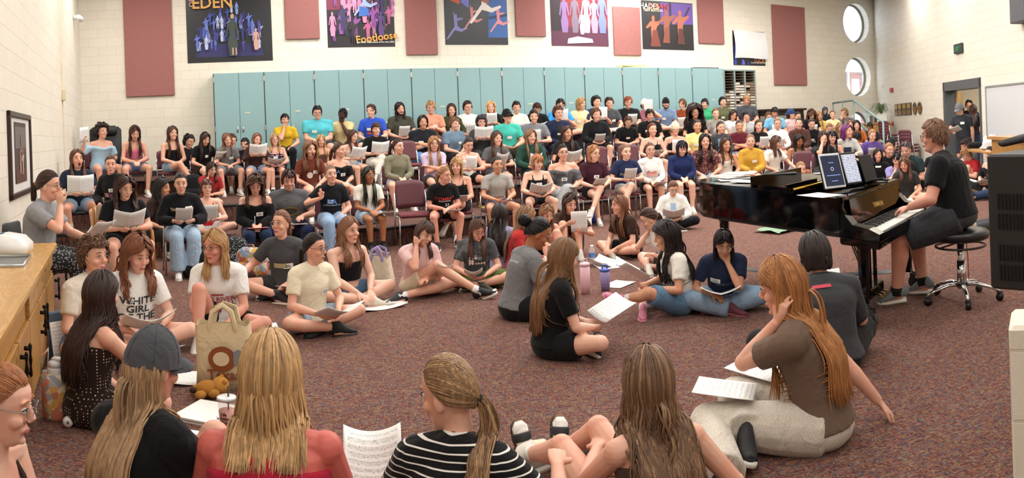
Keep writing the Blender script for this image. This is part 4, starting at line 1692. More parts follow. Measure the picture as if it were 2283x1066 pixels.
# ---------------------------------------------------------------- the room
WL0, WL, WR_, WR2 = np.array([-4.21, 5.30]), np.array([-9.07, 14.38]), np.array([12.21, 23.5]), np.array([9.32, 11.75])
_dr = (WR2 - WR_) / np.linalg.norm(WR2 - WR_)
WR3 = WR_ + _dr * 27.5
_dl = (WL - WL0) / np.linalg.norm(WL - WL0)
WLN = WL0 - _dl * 4.0
WB1, WB0 = np.array([WR3[0] + .2, -4.2]), np.array([-4.6, -4.2])
BW = blockwall()


def frame(A, B, z=0.0):
    d = (B - A) / np.linalg.norm(B - A)
    return m4(np.array([[d[0], -d[1], 0], [d[1], d[0], 0], [0, 0, 1.0]]), (A[0], A[1], z)), float(np.linalg.norm(B - A))


MBK, LBK = frame(WL, WR_)
MRT, LRT = frame(WR_, WR3)
MLF, LLF = frame(WLN, WL)


def loc(M, P):
    return (np.asarray(P) - M[:3, 3]) @ M[:3, :3]


def onwall(M, px, py, off=0.0):
    """wall coordinates (s, z) of the spot seen at a pixel; off = distance in front of the wall"""
    n = M[:3, 1]
    p = loc(M, onplane(px, py, M[:3, 3] - n * off, n))
    return p[0], p[2]


def wall(name, M, W_, H_, holes=(), t=.3):
    b = MB()
    xs = sorted({0.0, W_} | {h[0] for h in holes} | {h[1] for h in holes})
    for a, c in zip(xs[:-1], xs[1:]):
        hs = sorted([h for h in holes if h[0] <= a + 1e-6 and h[1] >= c - 1e-6], key=lambda h: h[2])
        z = 0.0
        for h in hs + [(0, 0, H_, H_)]:
            if h[2] - z > 1e-4:
                b.box(((a + c) / 2, t / 2, (z + h[2]) / 2), ((c - a) / 2, t / 2, (h[2] - z) / 2))
            z = h[3]
    for h in holes:      # round windows: the square around the circle and the reveal
        if len(h) > 4:
            cx, cz, r = (h[0] + h[1]) / 2, (h[2] + h[3]) / 2, h[4]
            n = 48
            a = np.arange(n) * 2 * math.pi / n
            ci = np.stack([cx + r * np.cos(a), 0 * a, cz + r * np.sin(a)], 1)
            k = 1 / np.maximum(np.abs(np.cos(a)), np.abs(np.sin(a)))
            hw, hh = (h[1] - h[0]) / 2, (h[3] - h[2]) / 2
            sq = np.stack([cx + hw * np.clip(np.cos(a) * k, -1, 1), 0 * a, cz + hh * np.clip(np.sin(a) * k, -1, 1)], 1)
            V = np.concatenate([ci, sq, ci + [0, t, 0], sq + [0, t, 0]])
            j = np.arange(n)
            j2 = (j + 1) % n
            b.add(V, np.concatenate([np.stack([j, j2, n + j2, n + j], -1), np.stack([j2, j, 2 * n + j, 2 * n + j2], -1), np.stack([2 * n + j2, 2 * n + j, 3 * n + j, 3 * n + j2], -1)]))
    o = put(name, b.mesh(name, [BW], False), None, M)
    return tag(o, kind='structure')


# round windows near the right-hand corner of the back wall
RWIN = []
for (px, py, r) in ((1911, 52, .66), (1913, 171, .66), (1916, 292, .66)):
    s, z = onwall(MBK, px, py)
    RWIN.append((s, z, r))
_s0 = np.mean([w[0] for w in RWIN])
_z = [w[1] for w in RWIN]
RWIN = [(_s0, z, .66) for z in _z]
holes = [(_s0 - .72, _s0 + .72, z - .70, z + .70, r) for s, z, r in RWIN]
wall('wall_back', MBK, LBK, CEIL, holes)
# doorway in the right wall
ds0, _ = onwall(MRT, 2106, 280)
ds1, _ = onwall(MRT, 2190, 280)
dtop = onwall(MRT, 2148, 178)[1]
wall('wall_right', MRT, LRT, CEIL, [(ds0, ds1, 0.0, dtop)])
wall('wall_left', MLF, LLF, CEIL)
_m1, _l1 = frame(WB0, WLN)
wall('wall_left_front', _m1, _l1, CEIL)
_m1, _l1 = frame(WR3, WB0)
wall('wall_front', _m1, _l1, CEIL)
cpt = carpet(.70)
b = MB().prism([tuple(WB0 + [-1, -1]), tuple(WR3 + [3.5, -1]), (WR_[0] + 3, WR_[1] + 2), (WL[0] - 1.2, WL[1] + 2), tuple(WLN + [-1, 0])], -.12, 0)
tag(build(b, 'floor', [cpt], smooth=False), kind='structure')
b = MB().prism([tuple(WB0 + [-1, -1]), tuple(WR3 + [1, -1]), (WR_[0] + 1, WR_[1] + 1), (WL[0] - 1, WL[1] + 1), tuple(WLN + [-1, 0])], CEIL, CEIL + .1)
tag(build(b, 'ceiling', [plain('#b9b4aa', .9, noise=.06)], smooth=False), kind='structure')

# carpeted choir risers: three steps whose edges bend back at both sides
E1 = [(120, 10.8), (330, 9.9), (545, 9.4), (900, 10.2), (1150, 11.4), (1400, 13.0), (1700, 14.8), (1930, 16.6)]
E2 = [(150, 11.2), (330, 11.6), (545, 11.7), (900, 12.5), (1150, 13.5), (1400, 14.9), (1750, 17.2), (1930, 19.0)]
E3 = [(178, 15.5), (330, 14.7), (545, 14.2), (900, 14.9), (1150, 15.8), (1400, 17.2), (1750, 20.0), (1930, 21.6)]
RZ = (.25, .50, .75)
cdk = carpet(.52)
for k, E in enumerate((E1, E2, E3)):
    pts = []
    for px in np.linspace(E[0][0], E[-1][0], 40):
        p = col(px, interp(E, px), RZ[k])
        pts.append((p[0], p[1]))
    bk = [tuple((MBK @ np.array([s, -.004, 0, 1]))[:2]) for s in (onwall(MBK, 1938, 300)[0], .05)]
    b = MB().prism(pts + bk, RZ[k] - .25, RZ[k])
    tag(build(b, 'floor_riser', [cdk], smooth=False), kind='structure')
    P = [(x, y, RZ[k] - .012) for x, y in pts]
    tag(build(MB().tube(P, [(.022, .016)] * len(P), 8, (0, 0, 1)), 'trim_%d' % (k + 1), [plain('#1d1b1c', .5)]), kind='structure')
# black vinyl base along the walls
for nm, M, s0, s1, z in (('baseboard_back', MBK, .05, LBK - 1, RZ[2]), ('baseboard_left', MLF, 6.0, LLF, 0.0), ('baseboard_right', MRT, .1, ds0 - .02, 0.0)):
    b = MB().box(((s0 + s1) / 2, -.006, z + .06), ((s1 - s0) / 2, .006, .06))
    tag(put(nm, b.mesh(nm, [plain('#26221f', .6)], False), None, M), kind='structure')

# window frames and panes, and the brick court outside
frm = plain('#7d766a', .5)
for k, (s, z, r) in enumerate(RWIN):
    a = np.linspace(0, 2 * math.pi, 49)[:-1]
    ring = MB().tube(np.stack([s + (r - .03) * np.cos(a), 0 * a + .26, z + (r - .03) * np.sin(a)], 1), [(.04, .03)] * 48, 8, (0, 1, 0), ring=True)
    w = put('window_%d' % (k + 1), ring.mesh('window', [frm]), None, MBK)
    tag(w, kind='structure')
    m, nt, bs = nmat('glass')
    bs.inputs['Base Color'].default_value = (.93, .97, 1, 1)
    bs.inputs['Roughness'].default_value = .02
    bs.inputs['Alpha'].default_value = .12
    disc = MB().prism([(s + r * .95 * math.cos(x), z + r * .95 * math.sin(x)) for x in a], .268, .274, axis=1)
    put('pane', disc.mesh('pane', [m]), w)
m, nt, bs = nmat('brick')
tc = nd(nt, 'ShaderNodeTexCoord')
sp = nd(nt, 'ShaderNodeSeparateXYZ')
cb = nd(nt, 'ShaderNodeCombineXYZ')
nt.links.new(tc.outputs['Object'], sp.inputs['Vector'])
nt.links.new(sp.outputs['X'], cb.inputs['X'])
nt.links.new(sp.outputs['Z'], cb.inputs['Y'])
br = nd(nt, 'ShaderNodeTexBrick', i_Scale=1.0)
br.inputs['Color1'].default_value, br.inputs['Color2'].default_value, br.inputs['Mortar'].default_value = lin('#a8685a'), lin('#b87a66'), lin('#cbbfb4')
br.inputs['Brick Width'].default_value, br.inputs['Row Height'].default_value, br.inputs['Mortar Size'].default_value = .30, .10, .008
nt.links.new(cb.outputs['Vector'], br.inputs['Vector'])
nt.links.new(br.outputs['Color'], bs.inputs['Base Color'])
bs.inputs['Roughness'].default_value = .9
ext = root('brick_building', MBK @ m4(None, (_s0 + 1.5, 5.0, 0)), 'red brick wing with tall pale window strips seen through the round windows', 'building')
wt = onwall(MBK, 1900, 142)[1] + .25
b = MB().box((1.0, .15, wt / 2), (5.0, .15, wt / 2))
build(b, 'wall', [m], ext, smooth=False)
for k in range(9):
    build(MB().box((-3.4 + k * 1.0, -.03, wt / 2), (.055, .05, wt / 2 - .06)), 'window_mullion', plain('#dfe3e6', .5), ext, smooth=False)
    build(MB().box((-2.9 + k * 1.0, -.006, wt / 2 - .1), (.26, .012, wt / 2 - .3)), 'window_pane', plain('#cfc9b4', .25), ext, smooth=False)
build(MB().box((1.0, -.06, wt), (5.05, .30, .12)), 'cornice', plain('#e3e6ea', .5), ext, smooth=False)

# ---------------------------------------------------------------- things on the walls
PANEL = cloth('#a06c69')


def wallbox(name, M, px0, px1, yt, yb, th, mats, label, cat, group=None, zt=None, parent=None, bev=.012):
    s0, s1 = onwall(M, px0, (max(yt, 0) + yb) / 2)[0], onwall(M, px1, (max(yt, 0) + yb) / 2)[0]
    z1, z0 = zt or onwall(M, (px0 + px1) / 2, yt)[1], onwall(M, (px0 + px1) / 2, yb)[1]
    b = MB().box((0, -th / 2 - .001, 0), (abs(s1 - s0) / 2, th / 2, abs(z1 - z0) / 2), 0, None, bev)
    o = put(name, b.mesh(name, mats, False), None, M @ m4(None, ((s0 + s1) / 2, 0, (z0 + z1) / 2)))
    tag(o, label, cat, group)
    return o, abs(s1 - s0), abs(z1 - z0)


for x0, x1, yt, yb, l in ((278, 386, -70, 215, 'tall maroon acoustic panel beside the left corner of the back wall'), (635, 711, -60, 88, 'maroon acoustic panel between the two leftmost stage posters'),
                          (903, 973, -60, 123, 'maroon acoustic panel right of the poster with the yellow script'), (1148, 1214, -60, 82, 'short maroon acoustic panel left of the red stage poster'),
                          (1366, 1426, 16, 124, 'maroon acoustic panel between the red poster and the purple poster'), (1555, 1611, -40, 98, 'maroon acoustic panel right of the purple stage poster'),
                          (1722, 1794, 14, 190, 'tall maroon acoustic panel near the round windows')):
    wallbox('acoustic_panel', MBK, x0, x1, yt, yb, .06, [PANEL], l, 'acoustic panel', 'maroon acoustic panels on the back wall')


def figures(o, w, h, specs, depth=-.008):
    """flat printed figures and shapes; specs = (name, colour, polygon in 0..1 of the poster)"""
    for nm, c, poly in specs:
        p = [((x - .5) * w, (y - .5) * h) for x, y in poly]
        build(MB().prism(p, depth - .001, depth, axis=1), nm, plain(c, .45), o, smooth=False)
        depth -= .0012
    return depth


def human(x, y, s, c, pose=0, name='printed_figure', asp=1.0):
    """a small standing or leaping silhouette"""
    P = [(-.05, 0), (.0, 0), (.02, .42), (.05, 0), (.10, 0), (.10, .5), (.14, .62), (.30, .80), (.27, .85), (.10, .78), (.06, .82), (.075, .90), (.05, .99), (.0, .99), (-.03, .90), (-.01, .82), (-.08, .78), (-.22, .58), (-.18, .54), (-.05, .64), (-.06, .5)]
    if pose == 1:
        P = [(-.06, 0), (.12, 0), (.16, .3), (.09, .5), (.10, .72), (.16, .45), (.20, .47), (.14, .80), (.06, .83), (.075, .91), (.05, .99), (.0, .99), (-.03, .90), (-.01, .83), (-.09, .80), (-.15, .47), (-.11, .45), (-.06, .72), (-.05, .5), (-.10, .3)]
    if pose == 2:
        P = [(-.45, .0), (-.38, -.02), (-.05, .35), (.25, .28), (.55, .42), (.52, .48), (.25, .40), (.08, .52), (.07, .72), (.34, .80), (.33, .85), (.06, .83), (.075, .92), (.04, 1.0), (-.02, .99), (-.03, .90), (-.02, .83), (-.06, 1.08), (-.10, 1.07), (-.08, .76), (-.06, .5)]
    return (name, c, [(x + px * s * asp, y + py * s) for px, py in P])


def letters(o, txt, size, x, z, c, y=-.02, rot=0.0, name='lettering', shear=0.0):
    me = text_mesh(txt, size, .001)
    me.materials.clear()
    me.materials.append(plain(c, .5))
    return put(name, me, o, m4(rotx(math.pi / 2) @ rotz(rot), (x, y, z)))


PG_ = 'stage show posters on the back wall'
rg = random.Random(4)
# poster 1
o, w, h = wallbox('stage_poster', MBK, 416, 606, -62, 138, .006, [plain('#15151d', .35)], 'black stage poster with a blue lit crowd and one standing woman', 'poster', PG_, bev=0)
sp = [('printed_floor', '#2a2860', [(.1, .06), (.9, .06), (.86, .20), (.14, .20)])]
for k in range(84):
    a = rg.random()
    sp.append(human(.10 + .78 * a, .12 + rg.random() * .50 * (1 - 1.3 * abs(a - .52)), .10 + .06 * rg.random(), rg.choice(['#3a4a9c', '#5a6fc4', '#26306e', '#8096d8', '#4a3f8c', '#b9c3e4']), rg.choice([0, 1]), asp=1.0))
sp += [human(.52, .06, .46, '#39453f', 1), ('printed_figure', '#c79c86', [(.52, .475), (.555, .475), (.560, .51), (.54, .53), (.515, .51)]), ('printed_figure', '#c79c86', [(.525, .07), (.54, .07), (.54, .15), (.525, .15)]), ('printed_figure', '#c79c86', [(.565, .07), (.58, .07), (.575, .15), (.562, .15)]), human(.80, .12, .24, '#c99a8a', 1)]
figures(o, w, h, sp)
letters(o, 'CHILDREN', .17, -w * .17, h * .27, '#c98d94', -.07)
letters(o, 'OF', .15, -w * .43, h * .165, '#d29a86', -.07, math.pi / 2)
letters(o, 'EDEN', .36, -w * .19, h * .155, '#e0a95e', -.07)
# poster 2
o, w, h = wallbox('stage_poster', MBK, 729, 879, -62, 105, .006, [plain('#1b1520', .35)], 'stage poster with yellow script lettering and pink lit dancers', 'poster', PG_, bev=0)
sp = [('printed_backdrop', '#c4492f', [(0, .62), (1, .62), (1, 1), (0, 1)]), ('printed_backdrop', '#7c2a48', [(0, .5), (1, .5), (1, .66), (0, .66)])]
for k in range(44):
    sp.append(human(.04 + .92 * rg.random(), .05 + rg.random() * .5, .24 + .1 * rg.random(), rg.choice(['#8f4f9c', '#37335e', '#c0628f', '#2a2430', '#58407c', '#d08ab0', '#3f3f45']), rg.choice([0, 1, 0])))
sp += [human(.55, .42, .36, '#9fb4e0', 2), ('printed_figure', '#3f6fc0', [(.46, .40), (.62, .42), (.60, .52), (.48, .54)]), human(.40, .45, .34, '#d59ac0', 0)]
figures(o, w, h, sp)
letters(o, 'Footloose', .24, w * .22, -h * .38, '#e8a64a', -.06, .12)
letters(o, 'East River Department of Fine Arts 2022', .052, w * .20, -h * .44, '#e8e4dc', -.06)
# poster 3
o, w, h = wallbox('stage_poster', MBK, 991, 1131, -62, 100, .006, [plain('#22242c', .35)], 'dark stage poster with a leaping dancer in white trousers', 'poster', PG_, bev=0)
sp = [('printed_backdrop', '#2f5fa4', [(.68, .1), (1, .1), (1, 1), (.72, 1)]), ('printed_backdrop', '#16305c', [(.70, .35), (1, .40), (1, .44), (.70, .39)]), ('printed_light', '#c0562f', [(.06, .62), (.24, .55), (.26, .72), (.08, .80)]), ('printed_light', '#6f74cc', [(.26, .58), (.38, .50), (.42, .9), (.28, .9)])]
sp += [human(.17, .08, .34, '#7f78b4', 2), human(.43, .22, .30, '#c87f88', 2), human(.85, .18, .32, '#d78a96', 2), human(.62, .30, .52, '#e6ddd8', 2), ('printed_figure', '#a3604e', [(.58, .60), (.70, .56), (.72, .72), (.62, .78)])]
figures(o, w, h, sp)
# poster 4
o, w, h = wallbox('stage_poster', MBK, 1228, 1355, -62, 103, .006, [plain('#8c2a34', .35)], 'red stage poster with pale robed figures raising their hands', 'poster', PG_, bev=0)
sp = [('printed_floor', '#5a2c44', [(0, 0), (1, 0), (1, .26), (0, .26)]), ('printed_backdrop', '#2b1c28', [(0, .2), (.22, .2), (.14, 1), (.0, 1)])]
for x, s, c in ((.22, .50, '#8e6fa6'), (.40, .52, '#7c6a80'), (.60, .54, '#a79cc8'), (.74, .5, '#c08aa8'), (.88, .56, '#6f7cc0')):
    sp.append(human(x, .18, s, c, 1))
    sp.append(('printed_figure', '#caa0a8', [(x - .03, .18 + s), (x + .02, .18 + s * 1.16), (x + .07, .18 + s)]))
sp += [human(.52, .16, .32, '#d9cfe6', 1), ('printed_figure', '#cdbfdc', [(.26, .03), (.72, .05), (.70, .10), (.45, .13), (.28, .10)])]
figures(o, w, h, sp)
letters(o, 'THE SOUND', .10, w * .02, h * .17, '#e3b64e', -.04)
# poster 5
o, w, h = wallbox('stage_poster', MBK, 1431, 1545, 4, 111, .006, [plain('#1f1d22', .35)], 'purple and black stage poster with three dancers in brown dresses', 'poster', PG_, bev=0)
sp = [('printed_backdrop', '#6c4aa6', [(.36, .52), (1, .55), (1, .98), (.36, .98)]), ('printed_backdrop', '#241f38', [(.53, .45), (.57, .45), (.57, .98), (.53, .98)]), ('printed_backdrop', '#241f38', [(.78, .62), (.81, .62), (.95, .9), (.92, .92)]), human(.20, .10, .60, '#c06a52', 0), human(.45, .16, .68, '#9c5a48', 0), human(.72, .16, .68, '#b86a54', 0),
      ('printed_figure', '#7c3c34', [(.14, .06), (.34, .06), (.28, .40), (.20, .40)]), ('printed_figure', '#8c4a3c', [(.38, .14), (.52, .14), (.50, .46), (.44, .46)]), ('printed_figure', '#5c302c', [(.66, .12), (.82, .12), (.78, .45), (.70, .45)])]
figures(o, w, h, sp)
letters(o, 'HADES', .20, -w * .36, h * .38, '#e8dccb', -.03)
letters(o, 'TOWN', .20, -w * .18, h * .38, '#d0503c', -.03)
letters(o, 'TEEN EDITION', .095, -w * .29, h * .30, '#e3d4b8', -.03)
# poster 6: folded over, its white back showing
o, w, h = wallbox('stage_poster', MBK, 1634, 1705, 70, 146, .006, [plain('#1c1c26', .35)], 'fallen stage poster folded over with its white back showing', 'poster', PG_, bev=0)
figures(o, w, h, [('printed_light', '#2f45b0', [(.03, .02), (.10, .02), (.08, .45), (.03, .6)]), ('printed_light', '#5a62c8', [(.25, .02), (.36, .02), (.32, .16), (.27, .18)]), ('printed_light', '#3c3f9c', [(.42, .02), (.48, .02), (.47, .14)])])
letters(o, 'TUCK', .16, w * .29, -h * .36, '#e08a50', -.02)
letters(o, 'East River High School 2023', .05, w * .26, -h * .42, '#d9d4cc', -.02)
V = []
for j in range(7):
    for i in range(9):
        u, v = i / 8, j / 6
        V.append((-w / 2 + .02 + u * (w - .02) + .05 * v * (u - .3), -.03 - .07 * math.sin(v * 2.4) - .01 * math.sin(u * 6 + v * 3), h / 2 - v * h * .80 + .015 * math.sin(u * 5)))
q = np.array([(j * 9 + i, j * 9 + i + 1, (j + 1) * 9 + i + 1, (j + 1) * 9 + i) for j in range(6) for i in range(8)])
V = np.array(V)
build(MB().add(np.concatenate([V, V + [0, .004, 0]]), [q, q[:, ::-1] + 63]), 'folded_flap', plain('#e6e6e8', .6), o)

# ---------------------------------------------------------------- blue cupboards along the back wall
CF = .60
BLUE, BLK, STEEL = plain('#8db0b4', .45, noise=.03, nscale=3), plain('#23282a', .5), plain('#b8bcbc', .3, .9)
cs0, cs1 = onwall(MBK, 477.3, 230, CF)[0], onwall(MBK, 1613.5, 200, CF)[0]
cw = (cs1 - cs0) / 24
CTOP = 2.91
for k in range(12):
    s = cs0 + (2 * k + 1) * cw
    name_ = ['first', 'second', 'third', 'fourth', 'fifth', 'sixth', 'seventh', 'eighth', 'ninth', 'tenth', 'eleventh', 'twelfth'][k]
    r = root('storage_cupboard', MBK @ m4(None, (s, -.01, RZ[2])), 'tall blue two-door storage cupboard, %s from the left along the back wall' % name_, 'cupboard', 'blue storage cupboards')
    hh = (CTOP - RZ[2]) / 2
    build(MB().box((0, -CF / 2 + .02, hh), (cw - .002, CF / 2 - .02, hh)), 'body', BLUE, r, smooth=False)
    for sx in (-1, 1):
        d = build(MB().box((sx * cw / 2, -CF + .008, hh), (cw / 2 - .004, .011, hh - .006), 0, None, .003), 'door', BLUE, r, smooth=False)
        z = 1.30
        build(MB().box((sx * .06, -CF - .012, z - RZ[2] + .40), (.012, .012, .06), 0, None, .004), 'handle', STEEL, d)
        for zz in (hh * 2 - .14, hh * .9):
            build(MB().box((sx * (cw - .012), -CF - .006, zz), (.014, .008, .055)), 'hinge', STEEL, d, smooth=False)
    build(MB().box((-cw + .002, -CF - .002, hh), (.009, .006, hh - .01)), 'gap_trim', BLK, r, smooth=False)
    build(MB().box((.16, -CF - .005, 1.30), (.055, .003, .014)), 'label_strip', plain('#d9d2b4', .5), r, smooth=False)
# rolled papers and a board left on top
s, z = onwall(MBK, 1412, 148, .4)
b = MB().box((0, 0, .02), (.42, .16, .02)).box((-.05, -.02, .052), (.36, .15, .012), 0, rotz(.12)).box((.02, .02, .075), (.33, .14, .010), 0, rotz(-.08))
tag(build(b, 'poster_board', [plain('#d8c8a0', .8)], None, MBK @ m4(None, (s, -.35, CTOP)), smooth=False), 'stack of tan boards lying on the blue cupboards', 'board')
s, z = onwall(MBK, 1575, 152, .4)
tag(build(MB().box((0, 0, .018), (.42, .12, .018)), 'dark_board', [plain('#4a3c38', .7)], None, MBK @ m4(None, (s, -.3, CTOP)), smooth=False), 'thin dark board lying on the last blue cupboard', 'board')

# ---------------------------------------------------------------- music library shelf
s0, s1 = onwall(MBK, 1616, 220, .35)[0], onwall(MBK, 1685, 220, .35)[0]
sw = s1 - s0
STOP = onwall(MBK, 1650, 157, .35)[1]
SH = STOP - RZ[2]
r = root('music_library_shelf', MBK @ m4(None, (s0, -.01, RZ[2])), 'grey metal music library shelf of thin slots beside the blue cupboards', 'shelf')
gm, bd = plain('#8d9a9a', .5), plain('#6b563f', .7)
build(MB().box((sw / 2, -.02, SH / 2), (sw / 2, .015, SH / 2)), 'back_panel', plain('#2c211b', .8), r, smooth=False)
for k in range(4):
    build(MB().box((sw * k / 3, -.18, SH / 2), (.022, .17, SH / 2)), 'upright', gm, r, smooth=False)
build(MB().box((sw / 2, -.18, SH), (sw / 2 + .02, .17, .02)), 'top_board', gm, r, smooth=False)
NS = 27
pit = (SH - .05) / NS
for c in range(3):
    b = MB()
    for k in range(NS):
        b.box((sw * (c + .5) / 3, -.18, .03 + k * pit), (sw / 6 - .02, .16, .006))
    build(b, 'shelf_board', bd, r, smooth=False)
bx = {}
for cc in ('#d9d3c8', '#8a7160', '#cfc3b4'):
    bx[cc] = MB().box((0, 0, 0), (sw / 13.5, .14, pit * .34), 0, None, .004).mesh('music_box', [plain(cc, .8)], False)
rg = random.Random(9)
for c in range(3):
    for k in range(NS):
        if k > NS - (8, 5, 5)[c] or k < 1:
            continue
        for j in (0, 1):
            if rg.random() < .10:
                continue
            cc = rg.choice(['#d9d3c8', '#d9d3c8', '#8a7160', '#cfc3b4'] if (c, k > 12) != (2, True) else ['#8a7160', '#8a7160', '#cfc3b4'])
            M = MBK @ m4(None, (s0 + sw * (c + .5) / 3 + (j - .5) * sw / 6.4, -.20 + rg.uniform(-.01, .01), RZ[2] + .03 + .006 + pit * .35 + k * pit))
            lab = {'#d9d3c8': 'white', '#8a7160': 'brown', '#cfc3b4': 'beige'}[cc] + ' cardboard music box in a slot of the grey library shelf'
            tag(put('music_box', bx[cc], None, M), lab, 'box', {'#d9d3c8': 'white', '#8a7160': 'brown', '#cfc3b4': 'beige'}[cc] + ' boxes in the music library shelf')
# ---------------------------------------------------------------- everyone in the room
ROWD = {'A': [(740, 9.5), (985, 9.8), (1197, 11.0), (1393, 12.0), (1518, 12.6), (1700, 13.7), (1800, 14.6), (1960, 15.8)],
        'B': [(300, 11.2), (545, 11.0), (885, 11.8), (1187, 12.9), (1400, 14.3), (1550, 15.2), (1700, 16.1), (1850, 17.6), (1950, 18.6)],
        'C': [(200, 14.6), (300, 14.2), (545, 13.5), (850, 14.1), (1130, 15.1), (1400, 16.5), (1550, 17.5), (1750, 19.0), (1900, 20.6)],
        'D': [(200, 16.0), (640, 15.4), (850, 15.9), (1130, 16.8), (1400, 18.4), (1600, 20.2), (1750, 21.6), (1900, 23.0)]}
RZB = {'A': 0.0, 'B': .25, 'C': .5, 'D': .75}


def P(px, top, row, pose, face, who, dd=0.0, ch=True, pp=None, **kw):
    if isinstance(row, str) and row in ROWD:
        d, base = interp(ROWD[row], px) + dd, RZB[row]
        info = person(px, top, d, base, pose, face, who, **kw)
        if ch:
            chair(info['M'] @ m4(None, (0, -.03, 0)), 'maroon chair under ' + info['lab'])
    elif isinstance(row, str):       # E1, E2: on the edge of a riser
        k = int(row[1])
        d = interp((E1, E2, E3)[k - 1], px) + .18 + dd
        kw.setdefault('seat', 0.0)
        kw.setdefault('drop', .25)
        info = person(px, top, d, RZ[k - 1], pose, face, who, **kw)
    else:
        info = person(px, top, row, kw.pop('base', 0.0), pose, face, who, **kw)
    if pp:
        held(info, *pp)
    return info


BRN, DBR, BKH, LBR, BLD, STR, DBL = '#4a3020', '#2e1e16', '#15110f', '#7a5636', '#b59058', '#a8703c', '#8f6e42'


def lg(c, L=.42, **k):
    return dict(st='long', c=c, L=L, **k)


def shr(c, **k):
    return dict(st='short', c=c, **k)


def pony(c, L=.3, **k):
    return dict(st='pony', c=c, L=L, **k)


def bun(c, **k):
    return dict(st='bun', c=c, **k)


def bob(c, L=.12, **k):
    return dict(st='long', c=c, L=L, **k)


def curl(c, L=.3, a=.022, v=.12, **k):
    return dict(dict(st='long', c=c, L=L, amp=a, vol=v * 1.5 + .05, r=1.1, fr=44, spread=.03), **k)


WS, BS, GS = ('sneaker', '#dedad2'), ('sneaker', '#1d1d20'), ('sneaker', '#8d9296')
DEN, DENL, JN = ('s', '#6a82a6', 'denim'), ('s', '#8fa6bf', 'denim'), ('j', '#2f3e58', 'denim')
BSH, GSH = ('s', '#17181b'), ('s', '#8a8a88')

# --- top tier, left part
P(227, 277, 'C', 'apart', 25, 'light blue ruffled top holding paper up', h=shr(DBR, puff=.24, amp=.03, drop=1.0, bang=.5, n=1.5, r=1.3), sh=('o', '#a9c8dc', '', 's'), bt=DENL, arms={'R': (.36, .14, .98, (0, .2, 1))}, shoe=BS, w=1.08, hd=(35, 2, 0))
held(NAMED[-1], 75, 'sheet', c=NAMED[-1]['WR'][0] + np.array([.02, .06, .14]), roll=20)
P(300, 281, 'C', 'apart', 8, 'pink crop top and denim shorts looking down', h=lg(BRN, .45), sh=('tc', '#e07a98'), bt=DEN, arm='clasp', hd=(12, 26, 0), hunch=12)
P(384, 282, 'C', 'xleg', 20, 'black tank top and denim shorts with legs crossed', h=lg(BRN, .45), sh=('t', '#15161a'), bt=DENL, arm='clasp', hd=(22, 2, 0))
P(421, 301, 'E3', 'chair', 40, 'black shirt half hidden behind the crossed legs', sex='m', h=shr(BKH, puff=.12, amp=.01), sh=('s', '#17171a'), bt=('m', '#222'), gl='#222', hd=(45, 10, 0))
P(457, 296, 'C', 'chair', 18, 'black tee and long skirt looking down at paper', h=lg(DBR, .45), sh=('s', '#131316'), bt=('k', '#17171a'), hd=(25, 26, 0), arm='lap', arms={'L': (-.16, .36, .72)}, tg=(-.03, .70))
held(NAMED[-1], 35, 'sheet', c=(-.22, .45, .80))
P(506, 298, 'C', 'apart', 15, 'grey tee and grey shorts with hands clasped', h=lg(LBR, .36, amp=.012), sh=('s', '#77787a'), bt=('m', '#7d7f82'), arm='clasp', hd=(20, 10, 8), lean=14, tg=(-.06, .70))
P(517, 300, 'E3', 'chair', 10, 'grey shirt half hidden behind grey tee', sex='m', h=shr(BRN, drop=.5), sh=('s', '#8a8c90'), bt=('m', '#333'), gl='#2a2a2a', hd=(25, 5, 0))
P(546, 309, 'E3', 'chair', -5, 'black shirt mostly hidden by blue cupboards', sex='m', h=shr(BKH, drop=.5), sh=('s', '#17171a'), bt=('m', '#222'), hd=(-20, 8, 0))
P(572, 298, 'C', 'apart', 10, 'dark brown long sleeve top holding paper to face', h=lg(LBR, .38, amp=.012), sh=('l', '#3b2422'), bt=DENL, arm='high', hd=(20, 12, -8), pp=(60, 'booklet'))
P(612, 298, 'C', 'chair', 5, 'plaid purple sundress with paper in lap', h=lg('#b59a5e', .26, amp=.012), sh=('t', '#6d3a55', 'plaid'), bt=('k', '#5d3450', 'plaid'), gl='#a88', arm='low', shoe=('slip', '#1c1c1e'), sock=('#eee', .06), w=1.1, tg=(0.0, .66), pp=(20, 'booklet'))
P(635, 255, 'D', 'chair', 8, 'yellow tee with hand on chin before blue cupboards', sex='m', h=shr(BKH, drop=.7, bang=.3), sh=('s', '#d3ad2c'), bt=('j', '#17171a'), arm='chinR', hd=(10, 4, 0), shoe=BS, prints=(('text', 'COUGARS', .055, 0, .68, '#5b4a18'),))
P(707, 237, 'D', 'apart', 5, 'large turquoise tee and dark glasses', sex='m', w=1.45, h=shr(BKH, drop=.6), sh=('s', '#57bcc9'), bt=('m', '#3c3f44'), gl='#17171a', arm='clasp', tg=(.08, .72), hd=(5, 10, 0))
P(763, 243, 'D', 'apart', 5, 'cream tee with hand on chin', sex='m', sk='k', h=shr('#0d0b0a', drop=.25, puff=.02, n=1.3), sh=('s', '#dcc592'), bt=('m', '#6f7378'), arm='chinL', gl='#151515', hd=(-15, 10, -12), tg=(-.08, .72), lean=12)
P(827, 234, 'D', 'apart', -5, 'royal blue tee with a red print', sex='m', h=shr('#4a3526', drop=.4), sh=('s', '#3557c8'), bt=('m', '#22252c'), hd=(-28, 4, 0), tg=(.06, .72), sk='p', prints=(('patch', -.02, .10, .52, .62, '#b0493f'),))
P(891, 229, 'D', 'apart', 12, 'dark olive tee with long dark hair', sex='m', h=lg('#221812', .20, amp=.018, beard=True), sh=('s', '#4a4a40'), bt=('m', '#222'), arm='low', hd=(18, 8, 8), tg=(-.07, .70), pp=(50, 'sheet'))
